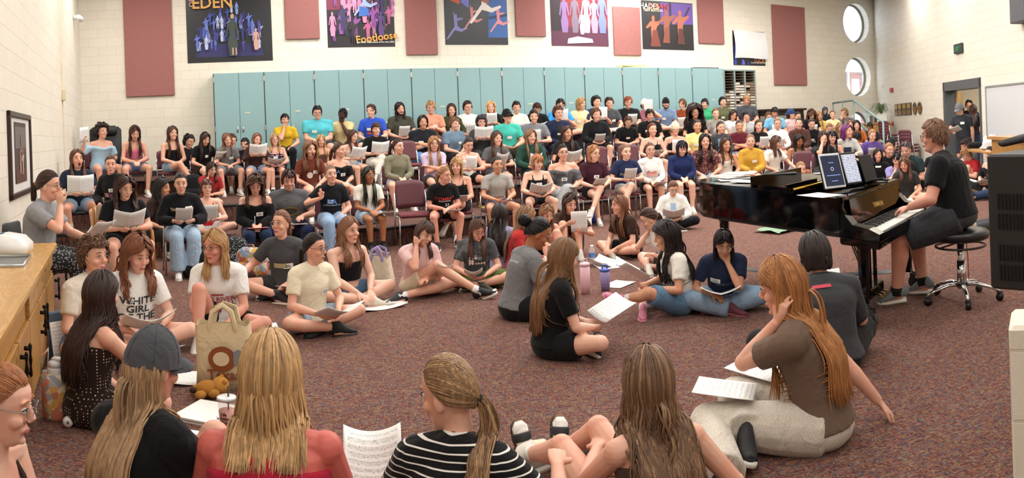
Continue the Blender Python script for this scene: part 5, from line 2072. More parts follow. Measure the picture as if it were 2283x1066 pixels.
P(960, 226, 'D', 'chair', 3, 'salmon tee with fair fringe and glasses', sex='m', h=shr(BLD, drop=.8, bang=.2), sh=('s', '#d99a80'), bt=('m', '#6b4a40'), gl='#7a6a5a', arms={'R': (.05, .25, .78), 'L': (-.05, .25, .80)}, tg=(-.07, .70))
P(1006, 232, 'D', 'chair', 12, 'open dark green shirt with wavy hair', sex='m', h=lg(BRN, .10, amp=.015), sh=('l', '#41442c'), bt=('j', '#26262a'), arm='low', hd=(15, 10, 0), pp=(60, 'sheet'), prints=(('patch', -.035, .035, .35, .93, '#18181a'),))
P(1042, 226, 'D', 'chair', 15, 'white tee with round green print', sex='m', h=shr(DBR, drop=.5), sh=('s', '#e9e7e3'), bt=('m', '#555'), gl='#222', hd=(28, 4, 0), arm='low', pp=(55, 'sheet'), prints=(('oval', -.02, .62, .075, .075, '#5a6a5f'), ('oval', -.02, .62, .058, .058, '#e9e7e3', False, .0025), ('oval', -.03, .61, .02, .03, '#22442c', False, .004)))
P(1094, 226, 'D', 'chair', 2, 'black shirt with very long fair hair', sex='m', h=lg('#c9a768', .34, part=.0), sh=('s', '#1c2222'), bt=('j', '#22242a'), arm='high', hd=(2, 3, 0), tg=(.05, .66), pp=(65, 'sheet'))
P(1151, 227, 'D', 'chair', 8, 'cream tee and thin necklace', sex='m', h=shr(DBR, drop=.4), sh=('s', '#e6dfd3'), bt=('m', '#444'), arm='low', hd=(10, 12, 0), tg=(.07, .70), pp=(50, 'booklet'))
P(1197, 230, 'D', 'chair', 10, 'black tee bent over an open booklet', sex='m', h=shr(BRN, drop=.7), sh=('s', '#151517'), bt=('j', '#3a4658', 'denim'), arm='low', hd=(15, 38, 0), lean=14, tg=(-.07, .72), pp=(40, 'booklet'))
P(1249, 221, 'D', 'chair', 15, 'bright blue tee with white print', sex='m', h=shr(DBR, drop=.8, bang=.3), sh=('s', '#3f9be0'), bt=('m', '#333'), gl='#222', arm='high', hd=(20, 22, 0), pp=(65, 'curl'), prints=(('patch', -.10, .06, .55, .75, '#e8eef2'),))
P(1295, 219, 'D', 'figure4', 25, 'cream tee with an ankle on the knee', sex='m', h=lg('#a8854e', .12), sh=('s', '#e3d2a6'), bt=('m', '#23263a'), hd=(55, 5, 0), arm='lap', tg=(.08, .68), prints=(('patch', -.09, -.05, .62, .72, '#c06a3c'),))
P(1329, 215, 'D', 'chair', 30, 'navy tee behind a white sheet', sex='m', h=shr('#1c1512', drop=.6, puff=.10), sh=('s', '#2c3450'), bt=('m', '#1f2230'), arm='high', hd=(45, 3, 0), pp=(80, 'sheet'))
P(1358, 218, 'D', 'figure4', 18, 'charcoal tee with a white sock raised', sex='m', h=shr('#3a261a', drop=.6, puff=.10), sh=('s', '#47484c'), bt=('m', '#333'), hd=(25, 4, 0), arm='knees', sock=('#eee', .12), tg=(-.08, .66))
P(1400, 216, 'D', 'apart', 12, 'black tee with white letters and red hair', sex='m', w=1.15, h=shr('#8f4a26', drop=.7, bang=.3), sh=('s', '#17181a'), bt=('m', '#26282c'), gl='#555', arm='paperL', hd=(18, 8, 0), pp=(55, 'sheet'), prints=(('text', 'CROS', .07, .04, .62, '#e4e4e4'),))
P(1437, 222, 'D', 'chair', 10, 'dusty pink tee and white cap holding paper high', sex='m', h=shr(BRN, drop=.5), cap=dict(c='#e4e0d8', back=True), sh=('s', '#b0707a'), bt=('m', '#6a6a60'), arms={'L': (-.16, .26, 1.06, (0, .1, 1))}, hd=(25, 2, 0), tg=(-.02, .64))
held(NAMED[-1], 88, 'tall', c=NAMED[-1]['WR'][1] + np.array([.10, .05, .13]))
P(1484, 219, 'D', 'figure4', 8, 'slate blue tee and black cap worn backwards', sex='m', h=shr(BRN, drop=.6, beard=True), cap=dict(c='#18181a', back=True), sh=('s', '#6f86a6', 'heather'), bt=('m', '#56563e', 'camo'), hd=(5, 3, 0), arm='clasp', tg=(.07, .70))
P(1521, 222, 'D', 'figure4', -8, 'rust tee laughing beside backward cap', sex='m', h=shr('#6f4a2a', drop=.7, bang=.3), sh=('s', '#8a3f22'), bt=('m', '#6c6b52', 'camo'), hd=(-35, 6, 0), arm='low', pp=(60, 'sheet'))
P(1571, 221, 'D', 'chair', 3, 'green hoodie with white lettering', sex='m', w=1.1, h=shr('#1d1512', drop=.7, bang=.35), sh=('H', '#3fa070'), bt=('j', '#22242a'), hd=(2, 4, 0), arm='lap', prints=(('text', 'FAMOUS', .065, 0, .60, '#dce8e0'),))
P(1611, 217, 'D', 'chair', 20, 'olive tee in front of the blue cupboards', sex='m', h=shr('#1d1512', drop=.45), sh=('s', '#5f6346'), bt=('j', '#1c1d20'), hd=(35, 4, 0), arm='low', tg=(.02, .66))
P(1664, 213, 'D', 'chair', 3, 'charcoal tee with red arch print by music shelf', sex='m', h=shr('#b08d50', drop=.6, bang=.4), sh=('s', '#4c4e54'), bt=('m', '#333'), hd=(5, 16, 0), arm='lap', sk='r', prints=(('text', 'CENTRAL', .055, 0, .70, '#c0454a'), ('patch', -.06, .06, .56, .64, '#a83c44')))

# --- third tier, middle
P(715, 303, 'C', 'chair', 15, 'brown tube top holding a book', h=lg('#c0a060', .34), sh=('n', '#5c4434'), bt=('s', '#8a8478'), arm='low', hd=(10, 10, 0), dd=-.5)
P(786, 291, 'C', 'chair', 35, 'cream camisole smiling over an open booklet', h=lg('#4a2f20', .34, amp=.015), sh=('t', '#ddcdb8'), bt=DENL, arm='paper', hd=(48, 12, 0), mouth='smile', dd=-.6, pp=(60, 'booklet'))
P(838, 275, 'C', 'xlegL', 20, 'black mock neck tee and white trousers', sex='m', h=shr('#4a3020', drop=.9, bang=.25), sh=('s', '#131315'), bt=('j', '#e2ded4'), arm='paper', hd=(20, 4, 0), pp=(65, 'booklet'))
P(942, 258, 'C', 'chair', 15, 'black polo and jeans with chin length dark hair', sex='m', w=1.15, sk='t', h=bob('#14100f', .06, bangs=False), sh=('p', '#1b1d24'), bt=('j', '#5c82b4', 'denim'), arm='fold', tg=(.07, .70), hd=(18, 5, 0))
P(1013, 263, 'C', 'chair', 30, 'faded blue tee with dark shorts', sex='m', h=shr('#7d5c38', drop=.6, bang=.4), sh=('s', '#6b8196', 'heather'), bt=('m', '#17181b'), arm='clasp', hd=(40, 4, 0), tg=(-.09, .68), prints=(('patch', -.06, .09, .50, .66, '#55697c'),))
P(1073, 258, 'C', 'chair', 10, 'dark grey hoodie with the hood up', h=dict(st='short', c='#2c2c30', drop=1.4, bang=.45, r=2.0, puff=.16, line=.5), sh=('H', '#3b3a3c'), bt=('j', '#2a2b30'), gl='#333', arm='high', hd=(15, 4, 0), pp=(65, 'booklet'))
P(1130, 245, 'C', 'apart', 15, 'teal long tee and black cap', sex='m', w=1.1, h=shr(BRN, drop=.6), cap=dict(c='#141416', mark='#b9b9a8'), sh=('s', '#45b3a4'), bt=('m', '#4a4438'), arm='low', hd=(28, -6, 0), gl='#555', tg=(-.01, .66))
P(1190, 246, 'C', 'chair', 2, 'grey polo and dark jeans', sex='m', h=shr(DBR, drop=.5), sh=('p', '#787a80', 'heather'), bt=JN, arm='paper', hd=(3, 5, 0), tg=(-.07, .66), pp=(65, 'sheet'))
P(1244, 238, 'C', 'chair', 15, 'navy track jacket over black tee', sex='m', h=shr('#5a3a24', drop=.5, puff=.12), sh=('l', '#222a44'), bt=('m', '#2a3040'), arm='clasp', gl='#333', hd=(32, 3, 0), prints=(('patch', -.055, .055, .30, .95, '#17171a'), ('patch', -.03, .045, .62, .69, '#e9e9e6')))
P(1329, 243, 'C', 'apart', 12, 'black hoodie and black shorts', sex='m', h=shr('#6b4a2c', drop=.6, puff=.12, amp=.008), sh=('H', '#17171a'), bt=('m', '#17181b'), arm='low', shoe=BS, hd=(28, 4, 0), pp=(35, 'sheet'))
P(1400, 260, 'C', 'chair', 18, 'small black tee and grey shorts leaning forward', sex='m', h=shr('#5a3f28', drop=.5), sh=('s', '#151518'), bt=('m', '#5a5e66'), gl='#777', arm='clasp', lean=20, hd=(22, 25, 0), shoe=BS, tg=(.0, .70))
P(1449, 244, 'C', 'chair', 10, 'black tee with white swoosh of paint', sex='m', h=shr('#241812', drop=.9, bang=.25), sh=('s', '#161618'), bt=('m', '#26282c'), arm='lap', hd=(25, 16, 0), tg=(.07, .72), prints=(('oval', -.05, .60, .03, .06, '#e8e8e8'),))
P(1549, 239, 'C', 'chair', 10, 'black top with huge curly hair', sk='t', h=curl('#2e1c14', .26, .03, .42, n=1.6), sh=('s', '#1a1a1e'), bt=('j', '#1c1c20'), gl='#aaa', arm='lap', hd=(18, 3, 0))
P(1595, 242, 'C', 'chair', 12, 'speckled grey knit top', h=bun('#7b5236', rb=.03), sh=('s', '#9a948e', 'heather'), bt=('s', '#777'), arm='low', hd=(15, 8, 0), sk='p', tg=(.02, .64), pp=(40, 'sheet'))
P(1634, 246, 'C', 'chair', 12, 'white tee and dark bob holding paper', h=bob('#2b1b14', .10), sh=('s', '#e8e6e2'), bt=('s', '#b9a08c'), sk='t', arm='paper', hd=(20, 14, -10), pp=(60, 'sheet'))
P(1664, 250, 'C', 'chair', 8, 'pale grey tee with fist on cheek', sex='m', h=shr('#1a1412', drop=.4), sh=('s', '#b3b5b8'), bt=('m', '#555'), arm='cheekR', hd=(15, 8, 14), dd=-.2)
P(1727, 240, 'C', 'apart', 5, 'sky blue tie dye tee', sex='m', sk='t', h=shr('#120f0e', drop=.9, bang=.25), sh=('s', '#6fb0d8', 'acid'), bt=('m', '#222'), arm='low', hd=(5, 20, 0), dd=-.3, pp=(70, 'sheet'))
P(1714, 251, 'E3', 'chair', 10, 'dark top mostly hidden behind sky blue tee', sex='m', h=shr('#6d5030', drop=.5), sh=('s', '#333'), bt=('m', '#222'), gl='#555', hd=(20, 5, 0))
P(1763, 244, 'C', 'chair', 40, 'pale pink top and navy bandana', h=lg(DBR, .10), sh=('s', '#e0b9ba'), bt=('k', '#e6dcd4'), hd=(70, -2, 0), arm='lap', cap=dict(c='#2c3f6a', c2='#2c3f6a', back=True))
P(1777, 250, 'E3', 'chair', 30, 'dark top peeking out behind navy bandana', h=pony(DBR, .1), sh=('s', '#3a2c30'), bt=('j', '#222'), hd=(45, 8, 0))
P(1809, 246, 'C', 'chair', 12, 'black tee with head bowed under curly hair', h=curl('#5a3a26', .16, .02, .14), sh=('s', '#17171a'), bt=('j', '#222'), hd=(15, 34, 0), arm='low', pp=(65, 'sheet'))
P(1826, 249, 'C', 'chair', 12, 'yellow blouse in the upper right rows', h=lg('#a5824c', .30), sh=('s', '#d9bd6a'), bt=('s', '#ccc'), hd=(20, 8, 0))
P(1839, 240, 'D', 'chair', 12, 'teal streaked hair and dark shirt', h=lg('#3f4a50', .22), sh=('l', '#22262e'), bt=('j', '#222'), hd=(18, 24, 0), dd=-.4)
P(1856, 247, 'C', 'chair', 5, 'cream long sleeve top with hands at chest', h=bun('#6b4a34', rb=.028), sh=('l', '#e3d3a4'), bt=('s', '#bbb'), hd=(6, 3, 0), arms={'R': (.05, .26, .80), 'L': (-.05, .26, .84)})
P(1882, 243, 'C', 'chair', -5, 'brown plaid shirt with hand at mouth', sex='m', h=shr('#8a6a40', puff=.14, amp=.012, drop=.7), sh=('l', '#5a4a42', 'acid'), bt=('j', '#3a3a40'), hd=(-50, 4, 0), arm='chinR')

# --- second tier
P(691, 317, 'B', 'chair', 14, 'rust tee with a white print singing loudly', h=curl('#7a5636', .34, .016, .08), sh=('s', '#6a3426'), bt=('s', '#5c3a30'), arm='lap', hd=(25, 2, 0), mouth='open', tg=(-.07, .70), prints=(('oval', .03, .60, .05, .06, '#e6e2da'),))
P(756, 319, 'B', 'chair', 25, 'cut off black top over lilac straps', h=pony('#4f3420', .22, tie=(.2, -1, .1)), sh=('o', '#17171a', '', 's'), bt=DEN, arm='clasp', hd=(62, 2, 0), tg=(-.04, .60), prints=(('text', 'PA', .10, .08, .70, '#5a86c8'),))
P(887, 311, 'B', 'apart', 18, 'sage three quarter sleeve top and leather belt', h=pony('#3c271c', .30, tie=(.35, -1, .2), n=1.2), sh=('l', '#807d68'), bt=DENL, arm='clasp', hd=(45, 2, 0), mouth='smile', shoe=WS, gl=None)
P(966, 305, 'B', 'chair', 12, 'lavender tee with folded arms', h=lg('#a07a48', .40), sh=('s', '#cbb8d4'), bt=('s', '#333'), arm='fold', gl='#7a6a60', hd=(15, 4, 0), tg=(.05, .66))
P(1044, 307, 'B', 'apart', 14, 'white ribbed tank top reading music', h=pony('#2e1e18', .2), sh=('t', '#e9e7e2'), bt=BSH, arm='paper', hd=(20, 24, 0), w=1.08, sock=('#e0b63c', .10), shoe=('slip', '#e3c84a'), pp=(60, 'curl'))
P(1107, 293, 'B', 'chair', 18, 'grey tee with faded red print', h=lg('#46301f', .40), sh=('s', '#5d5c5e'), bt=('s', '#55565a'), arm='paper', hd=(30, 3, 0), tg=(.03, .68), pp=(35, 'curl'), prints=(('patch', -.10, -.01, .55, .72, '#8a4a48'),))
P(1183, 289, 'B', 'chair', 16, 'dark green sweatshirt', h=lg('#7d5c3a', .42), sh=('L', '#24443a'), bt=('j', '#1d1f24'), arm='low', hd=(25, 4, 0), tg=(-.10, .70), pp=(45, 'curl'))
P(1263, 281, 'B', 'xleg', 16, 'black tee with very long dark hair', sk='t', h=lg('#3a2519', .46), sh=('s', '#1b1a1c'), bt=('s', '#2a2a2e'), arm='low', hd=(35, 3, 0), pp=(50, 'booklet'))
P(1454, 275, 'B', 'apart', 10, 'black spaghetti strap top and pendant', h=pony('#6a3d26', .12, tie=(.5, -1, -.4)), sh=('t', '#17171a'), bt=('s', '#26262a'), arm='low', hd=(25, 3, 0), w=1.1, pp=(25, 'sheet'))
P(1505, 273, 'B', 'chair', 8, 'black tank top and crocheted headband', h=shr('#a08040', puff=.12, amp=.014, drop=.8, bang=.2), sh=('t', '#1b1b1e'), bt=('s', '#333'), arm='paper', hd=(12, 8, 0), cap=dict(c='#d8c8b0', back=True), pp=(70, 'sheet'))
P(1554, 268, 'B', 'chair', 10, 'pale yellow tee', sk='t', h=bun('#2c1c15', rb=.035), sh=('s', '#e9db8e'), bt=('s', '#3a3a3e'), arm='lap', hd=(14, 3, 0), w=1.15, tg=(.05, .70))
P(1606, 271, 'B', 'chair', 12, 'charcoal cardigan over blue tee', h=pony('#33231a', .2, c2='#c8a878'), sh=('l', '#424448'), bt=('j', '#2c3648', 'denim'), arm='lap', hd=(28, 6, 0), prints=(('patch', -.07, .07, .40, .93, '#6d95ac'),), tg=(-.05, .64))
P(1648, 269, 'B', 'chair', 12, 'maroon tee with white circular print', sk='t', h=pony('#4a3020', .2), sh=('s', '#5c1f2c'), bt=DENL, arm='fold', hd=(10, 3, 0), prints=(('oval', -.03, .62, .06, .04, '#d8d0cc'),), pp=None)
P(1691, 268, 'B', 'chair', 18, 'black tee with pink and orange print', h=pony('#4a3222', .2), sh=('s', '#161618'), bt=('s', '#c09a88'), arm='paperL', hd=(28, 4, 0), prints=(('oval', .05, .64, .045, .045, '#e0a8a0'), ('oval', -.05, .64, .045, .045, '#d8874a'), ('text', 'SPA', .05, 0, .50, '#c8c23a')), pp=(60, 'sheet'))
P(1733, 263, 'B', 'chair', 8, 'white shrug over striped top', h=pony('#9a744a', .15), sh=('l', '#eceae8'), bt=('s', '#d8a090'), arm='low', hd=(10, 12, 0), prints=(('patch', -.07, .07, .56, .70, '#2b3350'),), pp=(55, 'sheet'))
P(1781, 264, 'B', 'apart', 3, 'brown hoodie smiling at the camera', h=pony('#3a281c', .15), sh=('H', '#4c302a'), bt=('s', '#c08a78'), arm='clasp', hd=(-2, 0, 0), mouth='smile', w=1.1, tg=(.05, .62))
P(1809, 265, 'B', 'chair', 14, 'black tee with white block letters', h=pony('#33231a', .15), sh=('s', '#17181a'), bt=('j', '#6d87a8', 'denim'), arm='lap', hd=(18, 18, 0), tg=(-.01, .66), prints=(('text', 'WE ARE', .055, 0, .56, '#c8d4cc'),))
P(1849, 275, 'B', 'chair', 10, 'black top with bowed fair head', h=pony('#8a6840', .2), sh=('s', '#1d1d20'), bt=('j', '#222'), hd=(12, 32, 0), dd=-.6)
P(1872, 275, 'B', 'chair', 18, 'tan cardigan behind purple hair', h=lg('#8f6c44', .3), sh=('l', '#a98c5c'), bt=('j', '#333'), hd=(40, 6, 0), dd=-.6)
P(1895, 268, 'B', 'chair', 8, 'beige top behind orange tee', h=lg('#7d5c3c', .2), sh=('s', '#b8a488'), bt=('s', '#333'), hd=(5, 4, 0))
P(1910, 269, 'B', 'chair', 2, 'orange tee with long black hair', h=lg('#1a1311', .34), sh=('s', '#b0622c'), bt=('s', '#333'), hd=(2, 3, 0), dd=-.8)
P(1939, 274, 'B', 'chair', 0, 'dark shirt behind the stair rail', sex='m', sk='b', h=shr('#15110f', drop=.5), sh=('s', '#26262a'), bt=('j', '#222'), hd=(-10, 24, 0))

# --- floor row of chairs
P(737, 370, 'A', 'chair', 10, 'black tee with PA letters giving peace sign', h=pony('#8a6844', .2, tie=(-.3, -1, .1)), sh=('s', '#17181c'), bt=('w', '#8ba5c4', 'denim'), hd=(16, -2, 0), mouth='smile', shoe=WS, arms={'R': (.17, .22, .86, (0, .05, 1), (.06, .06, 1.5, 1.5), (.9, .1, -.6), (0, -1, 0))}, prints=(('text', 'PA', .13, .01, .66, '#5a8fd8'), ('text', 'RIVER PERFORMING ARTS', .022, 0, .565, '#c9ccd4')), tg=(.03, .68))
P(821, 373, 'A', 'chair', 18, 'white lace blouse and light denim skirt', sk='b', h=lg('#16120f', .50, c2='#4a6a3a', part=-.3), sh=('s', '#e3ddd2'), bt=('k', '#a8bfd6', 'denim'), gl='#999', hd=(35, 3, 0), arm='clasp', shoe=BS, sock=('#222', .08), tg=(-.07, .64), dd=.3)
held(NAMED[-1], 12, 'flat', c=(-.16, .48, .60))
P(990, 373, 'A', 'apart', 12, 'black softball jersey with red lettering', h=pony('#9a7444', .18), sh=('s', '#141416'), bt=BSH, hd=(52, 10, 0), arm='clasp', sk='r', w=1.1, lean=14, shoe=BS, prints=(('text', 'COMBAT', .080, -.01, .72, '#b8342e'), ('text', 'FASTPITCH', .040, -.01, .635, '#d8d4d0'), ('text', '33', .075, -.05, .50, '#e6e4e0')))
held(NAMED[-1], 14, 'flat', c=(-.10, .44, .60))
P(1017, 352, 'A', 'xlegL', 0, 'black square neck tank with sunglasses on head', h=lg('#a8864e', .16), sh=('t', '#17171a'), bt=BSH, hd=(-12, 5, 0), arm='clasp', w=1.05, dd=.5, ch=True)
held(NAMED[-1], 25, 'flat', c=(-.04, .44, .68))
P(1108, 350, 'A', 'apart', 15, 'grey scoop crop tee and denim shorts', sk='t', h=bun('#2a1b14', rb=.03), sh=('c', '#a3a09c'), bt=('s', '#4a5c78', 'denim'), arm='low', hd=(22, 3, 0))
P(1198, 344, 'A', 'apart', 12, 'black ribbed tank top with knees apart', h=lg('#a5703f', .10, bangs=True), sh=('t', '#141416'), bt=BSH, arm='low', hd=(22, 16, 0), w=1.12, sk='p', tg=(-.01, .68), pp=(35, 'booklet'))
P(1254, 323, 'A', 'xlegL', 10, 'grey off shoulder tee and grey sweatpants', h=dict(st='pony', c='#2c1c18', L=.28, tie=(.6, -.6, -.5)), sh=('o', '#56565a', 'acid', 's'), bt=('w', '#9a9c9e', 'heather'), gl='#26262a', arm='lap', hd=(15, 4, 0), shoe=('hitop', '#1c1e20'), w=1.12, tg=(.0, .60), dd=.2)
held(NAMED[-1], 12, 'flat', c=(-.12, .40, .62))
P(1324, 325, 'A', 'xlegL', 18, 'maroon fitted tee and black shorts', h=bob('#a5713f', .12, amp=.012), sh=('s', '#3c1a26'), bt=BSH, arm='low', gl='#8a6a50', hd=(38, 8, 0), sk='p', tg=(-.02, .66), pp=(25, 'sheet'))
P(1395, 323, 'A', 'xlegL', 14, 'navy tee with arched grey lettering', h=pony('#8a6844', .2), sh=('s', '#222a4a'), bt=('s', '#a9a7a4'), hd=(24, 5, 0), arm='paper', sk='p', tg=(-.07, .72), shoe=('sandal', '#4a4038'), sock=('#e8e8e8', .10), prints=(('text', 'PICKUP', .075, 0, .66, '#9a9ea0'), ('oval', 0, .54, .05, .035, '#8c9094')), pp=(45, 'sheet'))
P(1449, 319, 'A', 'chair', 12, 'white long sleeve tee with pink print', h=pony('#6b4a30', .18), sh=('l', '#ebe8e4'), bt=BSH, gl='#888', hd=(15, 4, 0), arm='clasp', tg=(.05, .70), prints=(('patch', -.10, .09, .50, .68, '#e0a8a0'), ('text', 'ROAR', .07, 0, .64, '#c8625c')))
held(NAMED[-1], 15, 'flat', c=(-.08, .46, .60))
P(1520, 315, 'A', 'chair', 12, 'navy long sleeve top with dark fringe', h=bob('#17121a', .12, bangs=True, bang=.2), sh=('l', '#222c58'), bt=BSH, arm='clasp', hd=(20, 26, 0), sk='p', w=1.08)
P(1571, 299, 'A', 'chair', 8, 'burgundy floral blouse behind the piano tail', h=lg('#1f1613', .40), sh=('s', '#5c2f33', 'floral'), bt=DENL, hd=(12, 3, 0), arm='lap')
P(1617, 308, 'A', 'chair', 18, 'white tank top with long brown hair', sk='t', h=lg('#4a2f1f', .36), sh=('t', '#e4dccb'), bt=DEN, hd=(32, 3, 0), tg=(.04, .68))
P(1673, 301, 'A', 'chair', 2, 'mustard sweatshirt smiling behind the piano', h=pony('#8f6d48', .2), sh=('L', '#c79a3c'), bt=('s', '#555'), hd=(2, 3, 0), arm='clasp', mouth='smile', tg=(-.06, .70))
P(1730, 304, 'A', 'chair', 35, 'white tee reaching towards the piano', h=lg('#4f3524', .30), sh=('s', '#e6dfd6'), bt=('s', '#777'), hd=(70, 14, 0), arms={'L': (-.30, .42, .62)})
P(1781, 300, 'A', 'chair', 20, 'pale blue camisole with long black hair', sk='b', h=lg('#100d0d', .40), sh=('t', '#a9c0cc'), bt=('s', '#a8c0d0'), hd=(30, 26, 0), arm='clasp')
P(1835, 294, 'A', 'chair', 8, 'black tee with a hand over the face', h=lg('#3a2720', .34), sh=('s', '#1a1b20'), bt=('j', '#222'), hd=(10, 12, 0), arm='chinR', arms={'R': (.03, .24, 1.12, (0, -.1, 1)), 'L': (-.12, .34, .66)}, tg=(-.06, .64), dd=-1.0)
held(NAMED[-1], 25, 'curl', c=(-.10, .44, .66))
P(1855, 293, 'A', 'chair', 10, 'floral tank top and straight black fringe', h=lg('#0f0c0e', .30, bangs=True, bang=.2), sh=('t', '#3a2f44', 'floral'), bt=DEN, hd=(12, 10, 0))
P(1888, 279, 'A', 'chair', 8, 'grey cardigan over navy top with purple hair', h=lg('#6a2a5c', .14, amp=.014, vol=.08), sh=('l', '#b7b6b2', 'heather'), bt=('k', '#222'), hd=(55, 0, 0), arm='lap', arms={'L': (-.14, .36, .74)}, prints=(('patch', -.075, .075, .30, .82, '#222c4c'),))
P(1910, 295, 'A', 'chair', 10, 'brown sleeveless top with head bowed', h=shr('#1c1411', drop=1.0, bang=.0), sh=('t', '#4a3a34'), bt=('s', '#333'), hd=(10, 44, 0), lean=16, arm='clasp', dd=.6)
P(1944, 290, 'A', 'chair', 5, 'purple tee by the stair rail', h=pony('#a87e50', .12), sh=('s', '#5a4686'), bt=('s', '#444'), hd=(25, 14, 0), arm='paper', tg=(-.05, .70), pp=(45, 'sheet'), prints=(('text', 'LATIN', .05, .03, .58, '#8c7ab0'),))

# --- sitting on riser edges, left
P(171, 335, 'E2', 'apart', 10, 'navy tee singing beside the left wall', h=lg('#5c3d26', .44), sh=('s', '#222a3c'), bt=DENL, arm='paper', hd=(18, -4, 0), mouth='open', shoe=('sneaker', '#b8ae98'), pp=(78, 'booklet'))
P(246, 348, 'E2', 'chair', -35, 'black sweatshirt with small coloured print', h=pony('#5a3d28', .15), sh=('L', '#17171a'), bt=('s', '#222'), arm='lap', hd=(0, 3, 0), tg=(-.06, .70), dd=-.9, prints=(('patch', .0, .08, .50, .62, '#b0807a'), ('patch', -.07, -.01, .48, .60, '#6a4a6a')))
held(NAMED[-1], 60, 'sheet', c=(-.16, .34, .06))
P(471, 362, 'E2', 'chair', 15, 'red tee with cheek on fist', h=lg('#3c271c', .26), sh=('s', '#a02a2e'), bt=('s', '#333'), arm='cheekR', hd=(28, 22, 0), lean=16, dd=-.2, shoe=WS)
P(460, 401, 'E1', 'cross', 10, 'red camisole and round glasses', h=bob('#5a3826', .04, bangs=True, bang=.3), sh=('t', '#b3262c'), bt=('s', '#ddd'), gl='#8a5a50', arm='paper', hd=(10, 2, 0), sk='p', dd=.25, pp=(60, 'sheet'))
P(568, 392, 'E1', 'chair', 3, 'black off shoulder top writing in red folder', h=curl('#4a2f20', .28, .018, .10), sh=('o', '#141416', '', 'l'), bt=('j', '#22304c', 'denim'), gl='#26262a', arm='clasp', hd=(6, 24, 0), w=1.08, tg=(-.05, .62), dd=-.05)
P(643, 380, 'E1', 'apart', 2, 'grey tee with yellow and black oval print', h=bob('#3c2018', .02, bangs=True, bang=.35), sh=('s', '#5a5b5e'), bt=('j', '#222c4c', 'denim'), arm='clasp', arms={'L': (-.16, .30, .26)}, hd=(6, 20, 0), w=1.35, dd=-.05, prints=(('oval', .0, .62, .125, .07, '#8f7a28'), ('oval', .0, .62, .105, .053, '#3a3a34', False, .004)))
P(362, 400, 'E1', 'chair', 35, 'brown tee behind black sweatshirt', sk='t', h=curl('#1a1312', .24, .014, .08), sh=('s', '#33231d'), bt=('j', '#222'), hd=(60, 4, 0), dd=-.1, lean=8)
i114 = P(278, 396, 8.0, 'apart', 12, 'black tee reading an open booklet in armchair', h=curl('#3c241a', .24, .02, .14), sh=('s', '#141417'), bt=BSH, gl='#c0a080', arm='paper', hd=(25, 16, 0), w=1.3, pp=(48, 'booklet'))
i112 = P(402, 387, 8.6, 'chair', 6, 'black sweatshirt with red rose print and pale jeans', h=pony('#231812', .2), sh=('L', '#131316'), bt=('w', '#9db4cc', 'denim'), arm='paper', hd=(4, 8, 0), w=1.12, shoe=('hitop', '#eee'), pp=(38, 'sheet'), tg=(-.085, .80), prints=(('text', "IT'S AN OLD", .028, .075, .80, '#d8c8a0'), ('text', 'SONG', .028, .10, .765, '#d8c8a0'), ('oval', .0, .72, .062, .055, '#c4423c'), ('oval', .01, .56, .045, .045, '#b8a888'), ('text', "AND", .03, -.08, .60, '#d8c8a0'), ('text', "WE'RE", .03, -.08, .55, '#d8c8a0')))
chair(i112['M'] @ m4(None, (0, -.03, 0)), 'maroon chair under ' + i112['lab'])
i117 = P(107, 382, 6.7, 'chair', 66, 'grey tee and patterned leggings on a wall side chair', h=pony('#3c281c', .16, tie=(0, -1, -.1), tieC='#c07a50'), sh=('s', '#8f8f92', 'heather'), bt=('j', '#2a2a2e', 'geo'), gl='#3a3030', hd=(70, 8, 0), w=1.15, arms={'R': (.05, .26, 1.00, (0, -.1, 1), .9), 'L': (-.10, .44, .70)})
held(i117, 30, 'sheet', c=(-.12, .56, .76), yaw=-30)

# --- on the floor in the middle
P(209, 532, 5.4, 'cross', 38, 'cream tee smiling beside the wooden counter', h=shr('#6b4f34', puff=.16, amp=.016, drop=.7), sh=('s', '#e6ddd0'), bt=('s', '#6a82a6', 'denim'), hd=(42, 2, 0), mouth='smile', w=1.12, arm='lap', sk='p')
P(305, 529, 5.5, 'cross', 15, 'white tee reading WHITE GIRL OF THE YEAR', h=curl('#7d4f30', .30, .016, .08), sh=('s', '#edebe7'), bt=('s', '#d9b0a2'), hd=(32, 20, 0), mouth='smile', arm='low', sk='p', pp=(22, 'booklet'), prints=(('text', 'WHITE\nGIRL\nOF THE\nYEAR', .088, 0, .54, '#23272b'),), tg=(.06, .73), tagtext='Rose\nRogers')
P(478, 514, 5.8, 'oneup', -8, 'white football tee with red lettering', h=lg('#b08c50', .24, amp=.012), sh=('s', '#eceae8'), bt=BSH, gl='#6a3a3a', hd=(-38, 6, 0), arm='ankles', sk='r', prints=(('text', 'RED RIVER', .058, 0, .60, '#a8323c'), ('text', 'FOOTBALL', .054, 0, .525, '#a8323c'), ('oval', 0, .43, .028, .026, '#b8424a'), ('patch', -.05, .05, .665, .69, '#a8323c')))
P(626, 471, 7.2, 'cross', -18, 'charcoal tee with one bare shoulder', h=pony('#7a5434', .12, tie=(0, -1, -.2)), sh=('s', '#4a4a4d'), bt=('s', '#333'), gl='#c0a890', hd=(-35, -4, 0), arms={'R': (.36, .34, .26)}, shoe=('hitop', '#26262a'), tg=(-.07, .60), prints=(('patch', -.06, .08, .56, .66, '#b5a884'),))
held(NAMED[-1], 12, 'flat', c=(-.16, .40, .16))
P(700, 522, 5.9, 'cross', 32, 'cream square neck tee and denim shorts', h=pony('#221812', .20, tie=(0, -1, -.2), tieC='#3fa0a0'), sh=('s', '#e8ddc4'), bt=('s', '#9fb3c8', 'denim'), gl='#26262a', hd=(58, 4, 0), arm='low', shoe=('slip', '#1d1d20'), sock=('#2a2a2c', .07), tg=(-.08, .66), tagtext='Natalie\nKovach')
